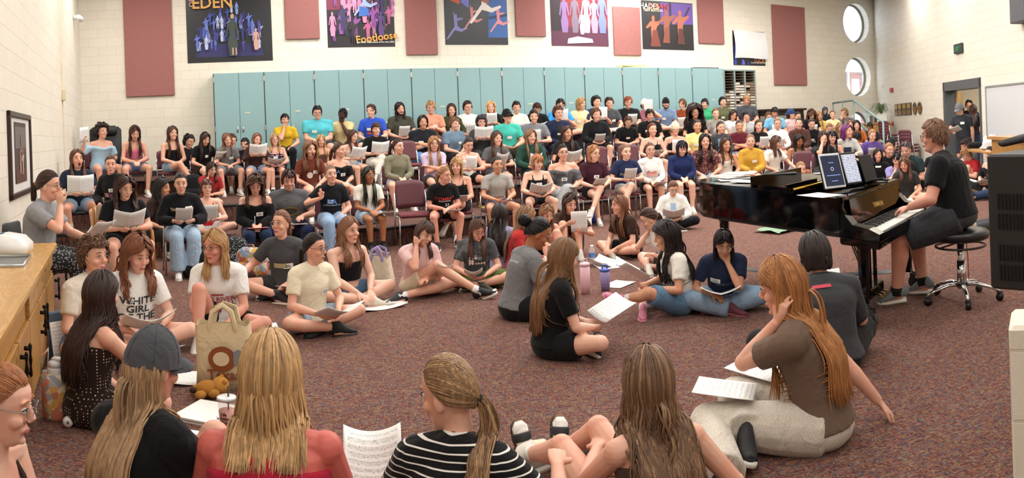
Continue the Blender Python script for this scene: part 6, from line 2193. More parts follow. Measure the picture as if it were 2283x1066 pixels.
held(NAMED[-1], 18, 'booklet', c=(-.02, .48, .20))
P(778, 485, 6.8, 'cross', 32, 'black tube top with pale sneakers', h=dict(st='half', c='#8a6440', L=.34, amp=.014, tie=(0, -1, .35)), sh=('n', '#17171a'), bt=('s', '#56708f', 'denim'), hd=(40, 4, 0), arm='ankles', shoe=('sneaker', '#ddd6c8'), w=1.12, sk='p')
P(945, 494, 6.9, 'oneup', 22, 'pale pink tee leaning on one hand', h=lg('#4a3325', .26, bangs=True, bang=.25), sh=('s', '#e2bcbc'), bt=('s', '#dcccb4'), hd=(35, 22, -14), arm='cheekR', lean=14, shoe=('hitop', '#1f2126'), sock=('#eee', .09), ex=dict(AR=(-.50, .62, .07), DR=(-.5, .6, .35), KR=(-.12, .36, .36), KL=(-.36, .20, .12), AL=(.32, .34, .07), DL=(1, .1, .1)))
held(NAMED[-1], 20, 'curl', c=(-.20, .34, .26))
P(1064, 491, 7.2, 'cross', 2, 'grey photo print tee and green shorts', h=lg('#5c4230', .34), sh=('s', '#4a4c50', 'acid'), bt=('m', '#5f7040'), gl='#8a4a50', hd=(22, 30, 0), arm='low', shoe=('hitop', '#3a3a30'), tg=(.05, .72), prints=(('patch', -.11, .11, .38, .76, '#33363a'), ('patch', -.10, .02, .50, .60, '#d8b8a8', False), ('patch', .04, .10, .52, .66, '#e0d0c4'), ('text', 'Vampire\nDiaries', .032, -.05, .71, '#c8ccd0')))
held(NAMED[-1], 10, 'curl', c=(.06, .50, .22))
P(1113, 456, 7.9, 'cross', 165, 'lavender tee seen from behind with dark hair', h=lg('#241814', .46, amp=.01, front=.1), sh=('s', '#9a90ac'), bt=('s', '#444'), hd=(165, 10, 0))
P(1172, 461, 7.6, 'cross', 80, 'red top with long fair hair turned away', h=lg('#8f6d44', .46, front=.2), sh=('l', '#b02f30'), bt=('s', '#333'), hd=(95, 16, 0), arm='low')
held(NAMED[-1], 20, 'sheet', c=(-.02, .46, .24))
P(1256, 537, 5.05, 'cross', 108, 'black tee and black shorts with waist length straight hair', h=lg('#7a5a34', .52, part=.05, front=.04, n=1.4, r=1.25, vol=.06, spread=.04), sh=('s', '#141416'), bt=BSH, hd=(120, 14, 0), arm='low', shoe=('sneaker', '#26262a'), sk='p')
held(NAMED[-1], 25, 'open', c=(.04, .50, .30))
P(1197, 487, 6.1, 'cross', 115, 'heather grey tee with dark hair tied back', sk='b', h=bun('#15100f', tie=(0, -1, .3), rb=.05, amp=.01), sh=('s', '#77777a', 'heather'), bt=BSH, gl='#c0707a', hd=(100, 26, 0), arm='low', lean=12, prints=(('text', 'EAST RIVER', .022, .05, .80, '#c8c8ca', True),))
P(1218, 456, 8.3, 'kneesup', 22, 'black camisole hugging bare knees', h=lg('#8a6840', .26), sh=('t', '#232326'), bt=('s', '#333'), hd=(25, 24, 0), arm='hug', lean=14)
P(1270, 432, 8.8, 'kneesup', 5, 'dark brown tee with raised knees holding paper', h=lg('#3c281c', .30), sh=('s', '#3f2a22'), bt=('s', '#444'), hd=(25, 20, 0), arm='high', arms={'R': (.06, .48, .46), 'L': (-.16, .44, .36)}, lean=12)
held(NAMED[-1], 80, 'tall', c=(-.10, .55, .50))
P(1380, 437, 8.6, 'cross', -50, 'brown tee with straight hair and bare knees', h=lg('#7a5434', .42), sh=('s', '#38241d'), bt=BSH, hd=(-68, 2, 0), arm='ankles', shoe=('sneaker', '#b0a898'), lean=12)
P(1447, 465, 7.6, 'cross', -62, 'white tee resting face on hand', h=pony('#4a3222', .10, tie=(0, -1, -.1), amp=.01), sh=('s', '#e9e6e0'), bt=('s', '#444'), hd=(-80, 26, 0), arm='cheekR', lean=24)
P(1483, 497, 6.0, 'cross', -72, 'white ribbed tee and pink clogs', h=curl('#1f1512', .44, .022, .08), sh=('s', '#e6e1d8'), bt=('m', '#5f7f9f', 'denim'), hd=(-82, 10, 0), arm='paper', shoe=('clog', '#d987a0'), sock=('#e8e0dc', .08), sk='t', ex=dict(AL=(-.12, .62, .20), DL=(-.1, .8, .7), KL=(-.22, .40, .26)))
held(NAMED[-1], 30, 'booklet', c=(0, .50, .42))
P(1612, 513, 5.9, 'cross', 2, 'navy tee with chin on hand and wide jeans', sk='t', h=bob('#17100f', .14, c2='#4a2430'), sh=('s', '#1f2740'), bt=('w', '#8ba4be', 'denim'), gl='#c8a0a0', hd=(8, 28, 0), arm='chinL', arms={'R': (.12, .36, .20)}, lean=20, shoe=('slip', '#6a3440'), tg=(.085, .68), tagtext='Nora\nSmith', prints=(('text', 'SOKOTA', .05, -.02, .60, '#6a7a80'),))
held(NAMED[-1], 8, 'booklet', c=(.04, .44, .22))
P(1500, 404, 10.6, 'cross', 2, 'white zip hoodie bent over a booklet', h=pony('#6b4a30', .15), sh=('H', '#e8e6e2'), bt=('j', '#17171a'), gl='#999', hd=(12, 28, 0), arm='low', shoe=BS, prints=(('patch', -.045, .045, .45, .93, '#9ab0cc'),), tg=(.07, .62), lean=12, pp=(35, 'booklet'))

# --- nearest, seen from behind
P(225, 609, 4.2, 'cross', 122, 'brown polka dot sundress clapping hands', h=lg('#33221b', .46, amp=.018, front=.2), sh=('t', '#2b1d19', 'dots'), bt=('k', '#2b1d19', 'dots'), hd=(130, 6, 0), arms={'R': (.02, .44, .36), 'L': (-.02, .46, .36)}, shoe=WS)
P(338, 742, 2.75, 'oneup', 135, 'black tee and charcoal baseball cap', h=lg('#a58a5c', .44, n=1.2, front=.15), sh=('s', '#131315'), bt=('s', '#6a82a6', 'denim'), cap=dict(c='#4b4d52', mark='#e8e8e8'), hd=(128, 12, 0), arms={'R': (.10, .46, .30), 'L': (-.10, .44, .34)}, w=1.1)
P(600, 752, 2.55, 'cross', 172, 'crimson racerback top with sunburnt shoulders', h=lg('#b8975c', .20, vol=.12, n=1.2, front=.1, spread=.06), sh=('r', '#a81e38'), bt=BSH, burn=True, w=1.28, hd=(168, 12, 0), arm='low', prints=(('oval', 0, .68, .014, .014, '#d8d4d4', True),))
held(NAMED[-1], 35, 'curl', c=(.34, .34, .30), label='sheet music at the right side of the sunburnt person')
held(NAMED[-1], 25, 'sheet', c=(-.34, .46, .28), label='sheet music at the left hand of the sunburnt person')
P(998, 798, 2.45, 'cross', 160, 'black and white striped tee', h=dict(st='pony', c='#8a6c44', L=.30, tie=(.25, -1, -.35), amp=.012, tieC='#141414', c2='#c8a870'), sh=('s', '#17171a', 'stripe'), bt=('s', '#7d93ad', 'denim'), hd=(-125, 12, 0), arms={'R': (.30, .34, .40), 'L': (-.2, .3, .2)}, shoe=WS)
P(1443, 783, 2.6, 'legsout', 202, 'brown camisole and strappy sandals with long wavy hair', h=lg('#6b5034', .50, amp=.016, vol=.10, n=1.3, fr=34, front=.1, spread=.05, c2='#a5875a'), sh=('t', '#4a3a30'), bt=BSH, hd=(190, 8, 0), shoe=('sandal', '#2a2c30'), sock=('#ecebe6', .10), arms={'L': (-.12, .46, .36), 'R': (.26, .15, .10)}, ex=dict(KR=(-.06, .62, .38), KL=(-.24, .62, .32), AR=(-.12, 1.06, .12), AL=(-.30, 1.06, .12)))
P(1742, 576, 3.55, 'cross', -108, 'brown fitted tee and pale sweatpants', h=lg('#a8743c', .50, front=.12), sh=('s', '#6e5a4d'), bt=('w', '#cfc6ba', 'heather'), hd=(-100, 14, 0), arm='cheekL', arms={'R': (.28, -.22, .08)}, lean=8, shoe=('sneaker', '#1f1f22'), ex=dict(KR=(.05, .46, .17), AR=(-.28, .28, .12), KL=(-.24, .48, .14), AL=(-.58, .26, .07), DR=(-.8, -.5, .1), DL=(-.6, -.7, .1)))
held(NAMED[-1], 6, 'flat', c=(-.16, .42, .27), yaw=15, label='sheet music on the knee of the sweatpants, nearer the camera')
held(NAMED[-1], 6, 'flat', c=(.14, .36, .27), yaw=-10, label='sheet music half hidden behind the knee of pale sweatpants')
P(1815, 521, 4.6, 'cross', -160, 'charcoal sweater slipping off one shoulder', h=bob('#2b211d', .07), sh=('l', '#3f4044'), bt=('j', '#222'), hd=(-150, 18, 0), arm='paper', w=1.3, prints=(('patch', -.10, .02, .90, .935, '#c8485c', True),))
held(NAMED[-1], 60, 'sheet', c=(.16, .38, .42))
P(4, 818, 2.45, 'cross', 55, 'brown tube top with crossed arms and name tag', h=pony('#a06a3c', .2, tie=(0, -1, .1)), sh=('t', '#33251f'), bt=('j', '#222'), gl='#8a8684', hd=(72, 10, 0), arm='fold', sk='p', tg=(-.05, .52), tagtext='Emerson\nEaston')

# --- right part of the room
P(1957, 332, 15.2, 'cross', 0, 'black vest with white collar on the floor', h=bob('#2b1c17', .14), sh=('s', '#17181b'), bt=BSH, hd=(8, 2, 0), prints=(('patch', -.06, .06, .90, .96, '#e6e4e0'),))
P(1982, 320, 15.6, 'cross', 12, 'black tee with red ring print', h=pony('#a87a4c', .1), sh=('s', '#161618'), bt=BSH, hd=(30, 4, 0), prints=(('oval', .0, .60, .07, .06, '#b02a2c'), ('oval', 0, .60, .035, .03, '#e4e4e4', False, .004)))
P(1989, 308, 17.2, 'cross', 150, 'dark shirt with tousled black hair', sex='m', h=shr('#191413', puff=.12, drop=.8), sh=('s', '#26282c'), bt=('j', '#222'), hd=(120, 8, 0), scale=1.05)
P(1784, 344, 11.8, 'cross', 8, 'grey top seen over the piano lid', h=pony('#a58350', .1), sh=('s', '#777'), bt=BSH, hd=(14, 3, 0), scale=.92)
P(1999, 342, 13.8, 'cross', 2, 'lilac tee with face in hands', h=bob('#141014', .10, bangs=True, bang=.15), sh=('s', '#8f84b8'), bt=BSH, hd=(4, 18, 0), arm='chinR', lean=14)
P(2016, 350, 12.6, 'cross', 5, 'dark tee half hidden behind the keyboard', h=lg('#6b4c34', .3), sh=('s', '#333'), bt=BSH, hd=(-15, 20, 0))
P(2020, 316, 14.6, 'kneesup', -30, 'dark green shirt with hand on head', sex='m', h=shr('#5a5048', drop=.35), sh=('s', '#26383a'), bt=('j', '#222'), hd=(-20, 24, 0), arm='cheekR', lean=18)
P(2083, 313, 16.5, 'cross', 0, 'black shirt hidden behind the pianist', h=shr('#141110', drop=.6), sh=('s', '#1b1b1e'), bt=BSH, scale=.9)
P(2139, 231, 17.4, 'stand', -22, 'charcoal polo and grey cap standing in doorway', sex='m', h=shr(DBR, drop=.4), cap=dict(c='#77787a', mark='#ccc'), sh=('p', '#33363c'), bt=('m', '#3c3e44'), hd=(-35, 22, 0), arms={'R': (.10, .36, 1.08), 'L': (-.24, .0, .82)}, shoe=BS, tg=(-.06, .78))
held(NAMED[-1], 20, 'booklet', c=(.08, .48, 1.10))
P(2126, 224, 20.8, 'stand', -10, 'dark shirt inside the doorway at left', sex='m', sk='b', h=shr('#151210', drop=.4), sh=('s', '#2c3436'), bt=('m', '#222'), arm='stand')
P(2169, 234, 19.0, 'stand', 170, 'black tee and jeans with long hair in doorway', h=lg('#4a3226', .40), sh=('s', '#17171a'), bt=('j', '#2c3a56', 'denim'), arm='stand', hd=(175, 4, 0))
P(2160, 224, 20.3, 'stand', 10, 'black tee behind the doorway group', sex='m', h=shr('#1d1613', drop=.4), sh=('s', '#161618'), bt=('j', '#26262a'), arm='stand', hd=(5, 6, 0))
P(2152, 313, 16.6, 'kneesup', -50, 'khaki shorts hugging knees beside red tee', sex='m', h=shr('#3a281c', puff=.1, drop=.7), sh=('s', '#4a4a44'), bt=('m', '#b0a080'), hd=(-60, 20, 0), arm='hug', sk='r', shoe=('sneaker', '#cfc6b4'))
P(2154, 331, 14.9, 'kneesup', -55, 'red tee with strawberry fringe sitting by door', sex='m', h=shr('#a07a48', drop=.9, bang=.2), sh=('s', '#a8262c'), bt=('s', '#333'), hd=(-65, 34, 0), arm='hug', lean=16, shoe=('hitop', '#8a8478'))
P(2207, 328, 14.0, 'cross', -38, 'black off shoulder top and black trousers', h=bun('#2c1c18', rb=.03), sh=('o', '#161618', '', 's'), bt=('j', '#1a1a1d'), hd=(-40, 4, 0), arm='low', shoe=('sneaker', '#cfc8bc'), w=1.1, prints=(('patch', -.05, .05, .56, .68, '#7a5a2c'),), sk='p')
held(NAMED[-1], 12, 'booklet', c=(.02, .46, .20))
P(2262, 352, 12.9, 'legsout', -80, 'dark jeans and black trainers stretching legs out', sex='m', h=shr(BRN), sh=('s', '#333'), bt=('j', '#26344c', 'denim'), shoe=BS, scale=.95)
P(2290, 410, 9.6, 'legsout', -80, 'grey trousers and pale canvas shoes', h=pony(BRN), sh=('s', '#777'), bt=('j', '#4a4c52'), shoe=('slip', '#d8ccb4'), scale=.9)

# --- at the piano
i145 = P(2082, 270, 6.05, 'apart', -100, 'playing the grand piano in black polo and shorts', sex='m', h=shr('#86684a', drop=.45, puff=.04, n=1.2, sweep=.2), sh=('p', '#16171a'), bt=('m', '#3a3b40'), seat=.62, drop=.62, w=1.3, gl='#141414', hd=(-104, 4, 0), lean=8, sk='r', shoe=('sneaker', '#80868c'), sock=('#222', .05),
         arms={'R': (.12, .33, .815, (-.1, 1, -.22), .5), 'L': (-.20, .35, .815, (.05, 1, -.22), .5)}, ex=dict(KR=(.24, .42, .55), KL=(-.22, .44, .54), AR=(.20, .34, .10), AL=(-.14, .50, .10)))

# ---------------------------------------------------------------- grand piano
GLOSS = plain('#050506', .06, spec=.28)
SATIN = plain('#121213', .45)
BRASS = plain('#b98f3a', .25, 1.0)
CHROME = plain('#c9cbcd', .15, 1.0)
_o = atd(1868, 431, 5.4)
_kx, _ky = np.array([math.cos(math.radians(45)), math.sin(math.radians(45)), 0]), np.array([math.cos(math.radians(108)), math.sin(math.radians(108)), 0])
MP = np.eye(4)
MP[:3, 0], MP[:3, 1], MP[:3, 3] = _kx, _ky, (_o[0], _o[1], 0)


def pbuild(mb, name, mats, parent, smooth=False):
    return build(mb.xf(MPL), name, mats, parent, smooth=smooth)


MPL = MP.copy()
MPL[:3, 3] = 0
piano = root('grand_piano', m4(None, MP[:3, 3]), 'glossy black grand piano on a wheeled dolly with its lid closed', 'piano')
OUT = [(0, -.02), (0, .6), (0, 1.2), (0, 1.62), (.03, 1.82), (.12, 1.96), (.27, 2.03), (.43, 2.00), (.57, 1.86), (.68, 1.62), (.80, 1.34), (.96, 1.08), (1.16, .88), (1.34, .72), (1.44, .52), (1.46, .30), (1.46, -.02)]
ZT, ZB = .915, .645
n = len(OUT)
inn = []
cen = np.array([.6, .8])
for x, y in OUT:
    v = np.array([x, y]) - cen
    inn.append(tuple(cen + v * (1 - .05 / np.linalg.norm(v))))
V = np.array([(x, y, ZB) for x, y in OUT] + [(x, y, ZT) for x, y in OUT] + [(x, y, ZT) for x, y in inn] + [(x, y, ZB) for x, y in inn])
q = []
for a, b_ in ((0, 1), (1, 2), (2, 3), (3, 0)):
    q += [(a * n + i, a * n + i + 1, b_ * n + i + 1, b_ * n + i) for i in range(n - 1)]
pbuild(MB().add(V, np.array(q)), 'rim', [GLOSS], piano)
pbuild(MB().prism(OUT, ZB - .01, ZB + .02), 'bottom_board', [SATIN], piano)
pbuild(MB().prism([p for p in inn if p[1] < 1.0] + [(0.06, 1.0)], ZT - .10, ZT - .08), 'iron_plate', [plain('#9a6a3a', .35, .7)], piano)
b = MB()
for k in range(44):
    b.box((.12 + k * .029, .34 + .02 * math.sin(k * .5), ZT - .065), (.004, .05, .014))
pbuild(b, 'tuning_pins', [plain('#6d6f72', .3, 1.0)], piano)
# lid: rear part closed, front flap folded back over it
lid = [(-.025, .50)] + [(x * 1.03 - .02, y * 1.012) for x, y in OUT if y > .50] + [(1.49, .50)]
pbuild(MB().prism(lid, ZT + .004, ZT + .030), 'lid', [GLOSS], piano)
flap = MB().prism([(-.02, .50), (-.02, 1.02), (1.04, 1.02), (1.40, .76), (1.48, .50)], ZT + .034, ZT + .052)
fl = pbuild(flap, 'lid_flap', [GLOSS], piano)
pbuild(MB().box((.45, 1.00, ZT + .075), (.50, .012, .045)).box((.2, .52, ZT + .06), (.30, .012, .02)), 'flap_batten', [GLOSS], fl)
pbuild(MB().tube([(-.01, .492, ZT + .036), (1.47, .492, ZT + .036)], .010, 8), 'hinge', [BRASS], piano, True)
# keyboard end
kb = MB().box((.73, -.20, .615), (.73, .20, .03), 0, None, .012)
pbuild(kb, 'key_bed', [GLOSS], piano)
for x, nm in ((.055, 'cheek_block'), (1.405, 'cheek_block')):
    b = MB().prism([(-.40, .64), (-.40, .69), (-.30, .72), (-.14, .735), (-.06, .80), (-.02, .90), (0, .90), (0, .64)], x - .055, x + .055, axis=0)
    pbuild(b, nm, [GLOSS], piano)
pbuild(MB().box((.73, -.385, .662), (.62, .012, .022)), 'key_slip', [GLOSS], piano)
fb = pbuild(MB().prism([(-.10, .70), (-.085, .70), (-.045, .89), (-.06, .895)], .11, 1.35, axis=0), 'fallboard', [GLOSS], piano)
put('lettering', text_mesh('YAMAHA', .055, .001), fb, m4(np.stack([_kx, unit(_ky * .04 + np.array([0, 0, .195])), unit(np.cross(_kx, _ky * .04 + np.array([0, 0, .195])))], 1), (MPL @ np.array([.73, -.087, .79, 1.0]))[:3])).data.materials.append(plain('#c9a655', .4))
wk, bk_ = plain('#efece4', .25), plain('#111112', .3)
b = MB()
for k in range(52):
    b.box((.125 + (k + .5) * 1.21 / 52, -.225, .682), (.0112, .075 * 1.0 + .0, .010), 0)
    b.box((.125 + (k + .5) * 1.21 / 52, -.335, .682), (.0112, .035, .010), 0)
    if k % 7 not in (1, 4) and k < 51:
        b.box((.125 + (k + 1) * 1.21 / 52, -.20, .70), (.0062, .06, .010), 1)
pbuild(b, 'keyboard', [wk, bk_], piano)
pbuild(MB().box((.73, -.01, ZT - .03), (.72, .03, .035)), 'front_rail', [GLOSS], piano)
# music desk
desk = MB().box((.06, .02, .09), (.30, .008, .095), 0, rotx(-.30), .004).box((.06, -.05, .0), (.32, .07, .008))
_pd = (MP @ np.array([.60, .20, ZT + .02, 1.0]))[:3]
DY = 24
dk = put('music_desk', desk.mesh('music_desk', [GLOSS], False), piano, m4(rotz(math.radians(DY)), _pd - MP[:3, 3]))
# legs, lyre and dolly
for x, y in ((.12, -.18), (1.34, -.16), (.30, 1.72)):
    lgm = MB().tube([(x, y, ZB), (x, y, ZB - .06), (x, y, ZB - .09), (x, y, .17), (x, y, .14)], [(.075, .075), (.075, .075), (.060, .060), (.045, .045), (.058, .058)], 8)
    pbuild(lgm, 'leg', [GLOSS], piano)
ly = pbuild(MB().box((.66, -.02, .12), (.17, .055, .04), 0, None, .01).tube([(.60, -.02, ZB), (.60, -.02, .14)], .022, 8).tube([(.74, -.02, ZB), (.74, -.02, .14)], .022, 8).tube([(.64, .30, ZB), (.66, .03, .14)], .008, 6).tube([(.70, .30, ZB), (.68, .03, .14)], .008, 6), 'pedal_lyre', [GLOSS], piano)
for k in range(3):
    pbuild(MB().tube([(.58 + k * .08, -.06, .115), (.58 + k * .08, -.14, .105), (.58 + k * .08, -.17, .10)], [(.008, .006), (.016, .006), (.018, .006)], 8, (1, 0, 0)), 'pedal', [BRASS], ly, True)
dl = MB()
hubp = (.62, .62)
for x, y in ((.12, -.18), (1.34, -.16), (.30, 1.72)):
    a = np.array([hubp[0], hubp[1], .145])
    e = np.array([x, y, .145])
    dl.tube([a, e + (e - a) * .04], [(.045, .016)] * 2, 4, np.cross(e - a, [0, 0, 1.0]))
dl.prism([(.45, .55), (.55, .40), (.72, .42), (.80, .58), (.70, .80), (.52, .80)], .125, .170)
do = pbuild(dl, 'dolly', [SATIN], piano)
for x, y in ((.12, -.24), (1.34, -.22), (.30, 1.80)):
    c = pbuild(MB().tube([(x - .025, y, .055), (x + .025, y, .055)], [(.055, .055)] * 2, 16).box((x - .034, y, .09), (.004, .03, .045)).box((x + .034, y, .09), (.004, .03, .045)), 'caster', [plain('#3a3b3d', .5, .3)], do)


def on_piano(u, v, z, R=None):
    return MP @ m4(R, (u, v, z))


def tablet(M, w, h, shellc, screen, label):
    r = root('tablet', M, label, 'tablet')
    build(MB().box((0, 0, h / 2), (w / 2, .005, h / 2), 0, None, .004), 'case', [plain(shellc, .4)], r, smooth=False)
    build(MB().box((0, -.0062, h / 2), (w / 2 - .012, .0012, h / 2 - .018)), 'screen', [screen], r, smooth=False)
    return r


def ondesk(x, y, yaw, tilt):
    return m4(None, _pd) @ m4(rotz(math.radians(DY)), (0, 0, 0)) @ m4(rotz(math.radians(yaw - DY)) @ rotx(math.radians(tilt)), (x, y, .012))


TAB1 = plain('#16223c', .15, emit=.5)
t1 = tablet(ondesk(-.27, -.12, 14, -18), .20, .275, '#e9e9ea', TAB1, 'white framed tablet with a dark blue player screen on the piano')
for zz, ww in ((.20, .05), (.10, .13), (.055, .06)):
    build(MB().box((0, -.0080, zz), (ww / 2, .0006, .0022)), 'screen_mark', [plain('#7f9ad0', .4, emit=.8)], t1, smooth=False)
build(MB().tube([(.013 * math.cos(a), -.0082, .150 + .013 * math.sin(a)) for a in np.linspace(0, 6.283, 17)[:-1]], .0016, 5, (0, 1, 0), ring=True), 'screen_mark', [plain('#c9d4ec', .4, emit=.8)], t1)
build(MB().box((0, .02, .10), (.09, .014, .10)), 'folio_cover', [plain('#18181a', .6)], t1, smooth=False)
m, nt, bs = nmat('score_screen')
tc = nd(nt, 'ShaderNodeTexCoord')
wv = nd(nt, 'ShaderNodeTexWave', bands_direction='Z', i_Scale=24.0, i_Distortion=5.0, i_Detail=4.0)
wv.inputs['Detail Scale'].default_value = 6.0
nt.links.new(tc.outputs['Object'], wv.inputs['Vector'])
cr = nd(nt, 'ShaderNodeValToRGB')
cr.color_ramp.elements[0].position, cr.color_ramp.elements[0].color = .18, lin('#5a5f78')
cr.color_ramp.elements[1].position, cr.color_ramp.elements[1].color = .45, lin('#cdd4e8')
nt.links.new(wv.outputs['Fac'], cr.inputs['Fac'])
nt.links.new(cr.outputs['Color'], bs.inputs['Base Color'])
nt.links.new(cr.outputs['Color'], bs.inputs['Emission Color'])
bs.inputs['Emission Strength'].default_value = .55
bs.inputs['Roughness'].default_value = .15
t2 = tablet(ondesk(.03, -.055, 24, -17), .19, .265, '#1a1b1d', m, 'black framed tablet showing sheet music on the piano')
r = root('tablet_folio', ondesk(.25, -.05, 30, -17), 'open black tablet cover leaning beside the sheet music tablet', 'tablet cover')
build(MB().box((0, 0, .115), (.09, .006, .115), 0, None, .004), 'cover', [plain('#2a2826', .7)], r, smooth=False)
build(MB().box((.0, -.04, .004), (.09, .04, .004), 0, None, .003), 'fold', [plain('#2a2826', .7)], r, smooth=False)
# paper on the piano
pp = [(.05, .22, ZT + .003, 20, 'flat', 'sheet music on the piano corner in front of the white tablet'), (.30, 1.30, ZT + .056 - .02, 35, 'flat', 'single white sheet lying nearest the camera on the piano tail'),
      (.33, 1.62, ZT + .036, -10, 'flat', 'white sheet at the bottom of the spread on the piano tail'), (.47, 1.68, ZT + .040, 12, 'flat', 'white sheet in the middle of the spread on the piano tail'),
      (.50, 1.55, ZT + .046, 40, 'flat', 'white sheet on top of the spread on the piano tail'), (.62, 1.50, ZT + .038, 70, 'flat', 'white sheet at the right of the spread on the piano tail'), (1.20, .70, ZT + .056, 20, 'flat', 'white sheet on the treble side of the piano lid')]
for u, v, z, yw, kd, lb in pp:
    p = MP @ np.array([u, v, z, 1.0])
    paper(m4(rotz(math.radians(yw)), p[:3]), lb, kd)
for k in range(3):
    p = MP @ np.array([.40 + .06 * k, 1.72 - .05 * k, ZT + .048 + .014 * k, 1.0])
    o = put('paper_stack', MB().box((0, 0, .006), (.108, .14, .006)).mesh('paper_stack', [PAGE], False), None, m4(rotz(.4 + .3 * k), p[:3]))
    tag(o, ('lowest', 'middle', 'topmost')[k] + ' stack of white copies heaped on the piano tail', 'paper stack')
# quilted cover on the floor behind the dolly
p = atz(1752, 512, .0)
g = MB()
rr_ = np.random.default_rng(3)
gx, gy = 12, 8
V = np.array([((i / (gx - 1) - .5) * .8, (j / (gy - 1) - .5) * .45, .02 + .10 * abs(math.sin(i * 1.3 + j * .7)) * math.exp(-((i - 5.5) / 5) ** 2 - ((j - 3.5) / 3.5) ** 2) + .004 * rr_.random()) for j in range(gy) for i in range(gx)])
q = np.array([(j * gx + i, j * gx + i + 1, (j + 1) * gx + i + 1, (j + 1) * gx + i) for j in range(gy - 1) for i in range(gx - 1)])
tag(build(g.add(V, q), 'folded_cloth', [cloth('#7f9a80')], None, m4(rotz(.5), p + np.array([0, -1.2, 0]) * 0)), 'pale green cloth lying on the carpet under the piano', 'cloth')

# ---------------------------------------------------------------- stool of the pianist
sp_ = i145['M'] @ np.array([0, -.03, 0, 1.0])
r = root('drafting_stool', m4(None, (sp_[0], sp_[1], 0)), 'round black swivel stool with chrome star base under the pianist', 'stool')
sz = .62 * i145['s'] - .02
build(MB().tube([(0, 0, sz - .085), (0, 0, sz - .07), (0, 0, sz - .03), (0, 0, sz - .008), (0, 0, sz)], [.19, .225, .235, .22, .16], 28), 'seat', [plain('#17181a', .35)], r)
build(MB().tube([(.20 * math.cos(a), .20 * math.sin(a), sz - .13) for a in np.linspace(0, 6.283, 25)[:-1]], .009, 8, (0, 0, 1), ring=True).tube([(-.2, 0, sz - .13), (0, 0, sz - .10), (.2, 0, sz - .13)], .007, 6), 'lever_ring', [plain('#222', .4)], r)
build(MB().tube([(0, 0, sz - .08), (0, 0, .14)], .030, 16).tube([(0, 0, .32), (0, 0, .10)], .038, 16), 'column', [CHROME], r)
for k in range(5):
    a = k * 2 * math.pi / 5 + .5
    ca, sa = math.cos(a), math.sin(a)
    lg_ = build(MB().tube([(.02 * ca, .02 * sa, .13), (.12 * ca, .12 * sa, .135), (.24 * ca, .24 * sa, .105), (.30 * ca, .30 * sa, .075)], [(.024, .018), (.022, .016), (.018, .013), (.014, .012)], 8), 'leg', [CHROME], r)
    build(MB().tube([(.30 * ca - .018 * sa, .30 * sa + .018 * ca, .032), (.30 * ca + .018 * sa, .30 * sa - .018 * ca, .032)], .031, 14).box((.30 * ca, .30 * sa, .062), (.018, .018, .016), 0, None, .005), 'caster', [plain('#141416', .4)], lg_)
build(MB().tube([(.04, -.02, sz - .10), (.045, -.03, .35), (.04, -.04, .16)], .004, 6), 'cord', [plain('#b3262a', .6)], r)

# ---------------------------------------------------------------- wooden counter at the left
OAK, OAK2 = wood('#b98a4c', '#a87a3e', 1.2, .35, 'Z'), wood('#c0935a', '#a77b44', .9, .3, 'X')
pn, pf = atz(72, 912, 0.0), col(122, 5.95, 0.0)
cdir = unit((pf - pn) * [1, 1, 0])
clen = np.linalg.norm((pf - pn)[:2])
cn = np.array([cdir[1], -cdir[0], 0])     # towards the room
LN = 3.2
MC = np.eye(4)
MC[:3, 0], MC[:3, 1], MC[:3, 2], MC[:3, 3] = cdir, -cn, (0, 0, 1), (pf[0], pf[1], 0)
CT = .735
r = root('base_cabinet', MC, 'oak base cabinet with black pulls along the left wall', 'cabinet')
dep = .44
build(MB().box((-LN / 2, dep / 2 + .02, (CT - .05) / 2 + .04), (LN / 2 - .01, dep / 2, (CT - .05) / 2 - .02)), 'carcass', [OAK], r, smooth=False)
build(MB().box((-LN / 2, dep / 2 + .06, .03), (LN / 2 - .01, dep / 2 - .02, .03)), 'toe_kick', [plain('#17130f', .8)], r, smooth=False)
PULL = plain('#15120f', .4, .6)


def pull(par, x, z, horiz):
    b = MB()
    for s in (-1, 1):
        q_ = [(x + s * .05, -.02, z), (x + s * .05, -.05, z)] if horiz else [(x, -.02, z + s * .06), (x, -.05, z + s * .06)]
        b.tube(q_, .012, 8)
    e = .06 if horiz else .075
    pts = [(x + t * e, -.052, z) if horiz else (x, -.052, z + t * e) for t in (-1.15, -1, -.4, 0, .4, 1, 1.15)]
    b.tube(pts, [.005, .010, .006, .010, .006, .010, .005], 8)
    build(b, 'handle', [PULL], par)


x = 0.0
for k, w_ in enumerate((.62, .50, .50, .50, .50, .5)):
    xa, xb = x - w_ + .012, x - .012
    dd_ = build(MB().box(((xa + xb) / 2, .008, (.06 + .51) / 2), ((xb - xa) / 2, .012, (.51 - .06) / 2), 0, None, .004), 'door', [OAK], r, smooth=False)
    pull(dd_, xb - .07 if k in (0, 2, 4) else xa + .07, .40, False)
    if k in (0, 1):
        wr = build(MB().box(((xa + xb) / 2, .008, .595), ((xb - xa) / 2, .012, .070), 0, None, .004), 'drawer' if k == 0 else 'false_front', [OAK2], r, smooth=False)
        if k == 0:
            pull(wr, (xa + xb) / 2, .595, True)
    elif k == 2:
        build(MB().box(((xa + xb) / 2, .008, .595), ((xb - xa) / 2, .012, .070), 0, None, .004), 'false_front', [OAK2], r, smooth=False)
    x -= w_
ct = MB().box((-LN / 2 + .01, dep / 2 - .005, CT - .018), (LN / 2 + .01, dep / 2 + .035, .020), 0, None, .006)
wt_ = put('worktop', ct.mesh('worktop', [wood('#c99a58', '#b3843f', 1.4, .3, 'X')], False), None, MC)
tag(wt_, 'honey oak worktop along the left wall', 'worktop')
r = root('sink', MC @ m4(None, (-.95, .23, CT + .004)), 'stainless steel sink set into the oak worktop', 'sink')
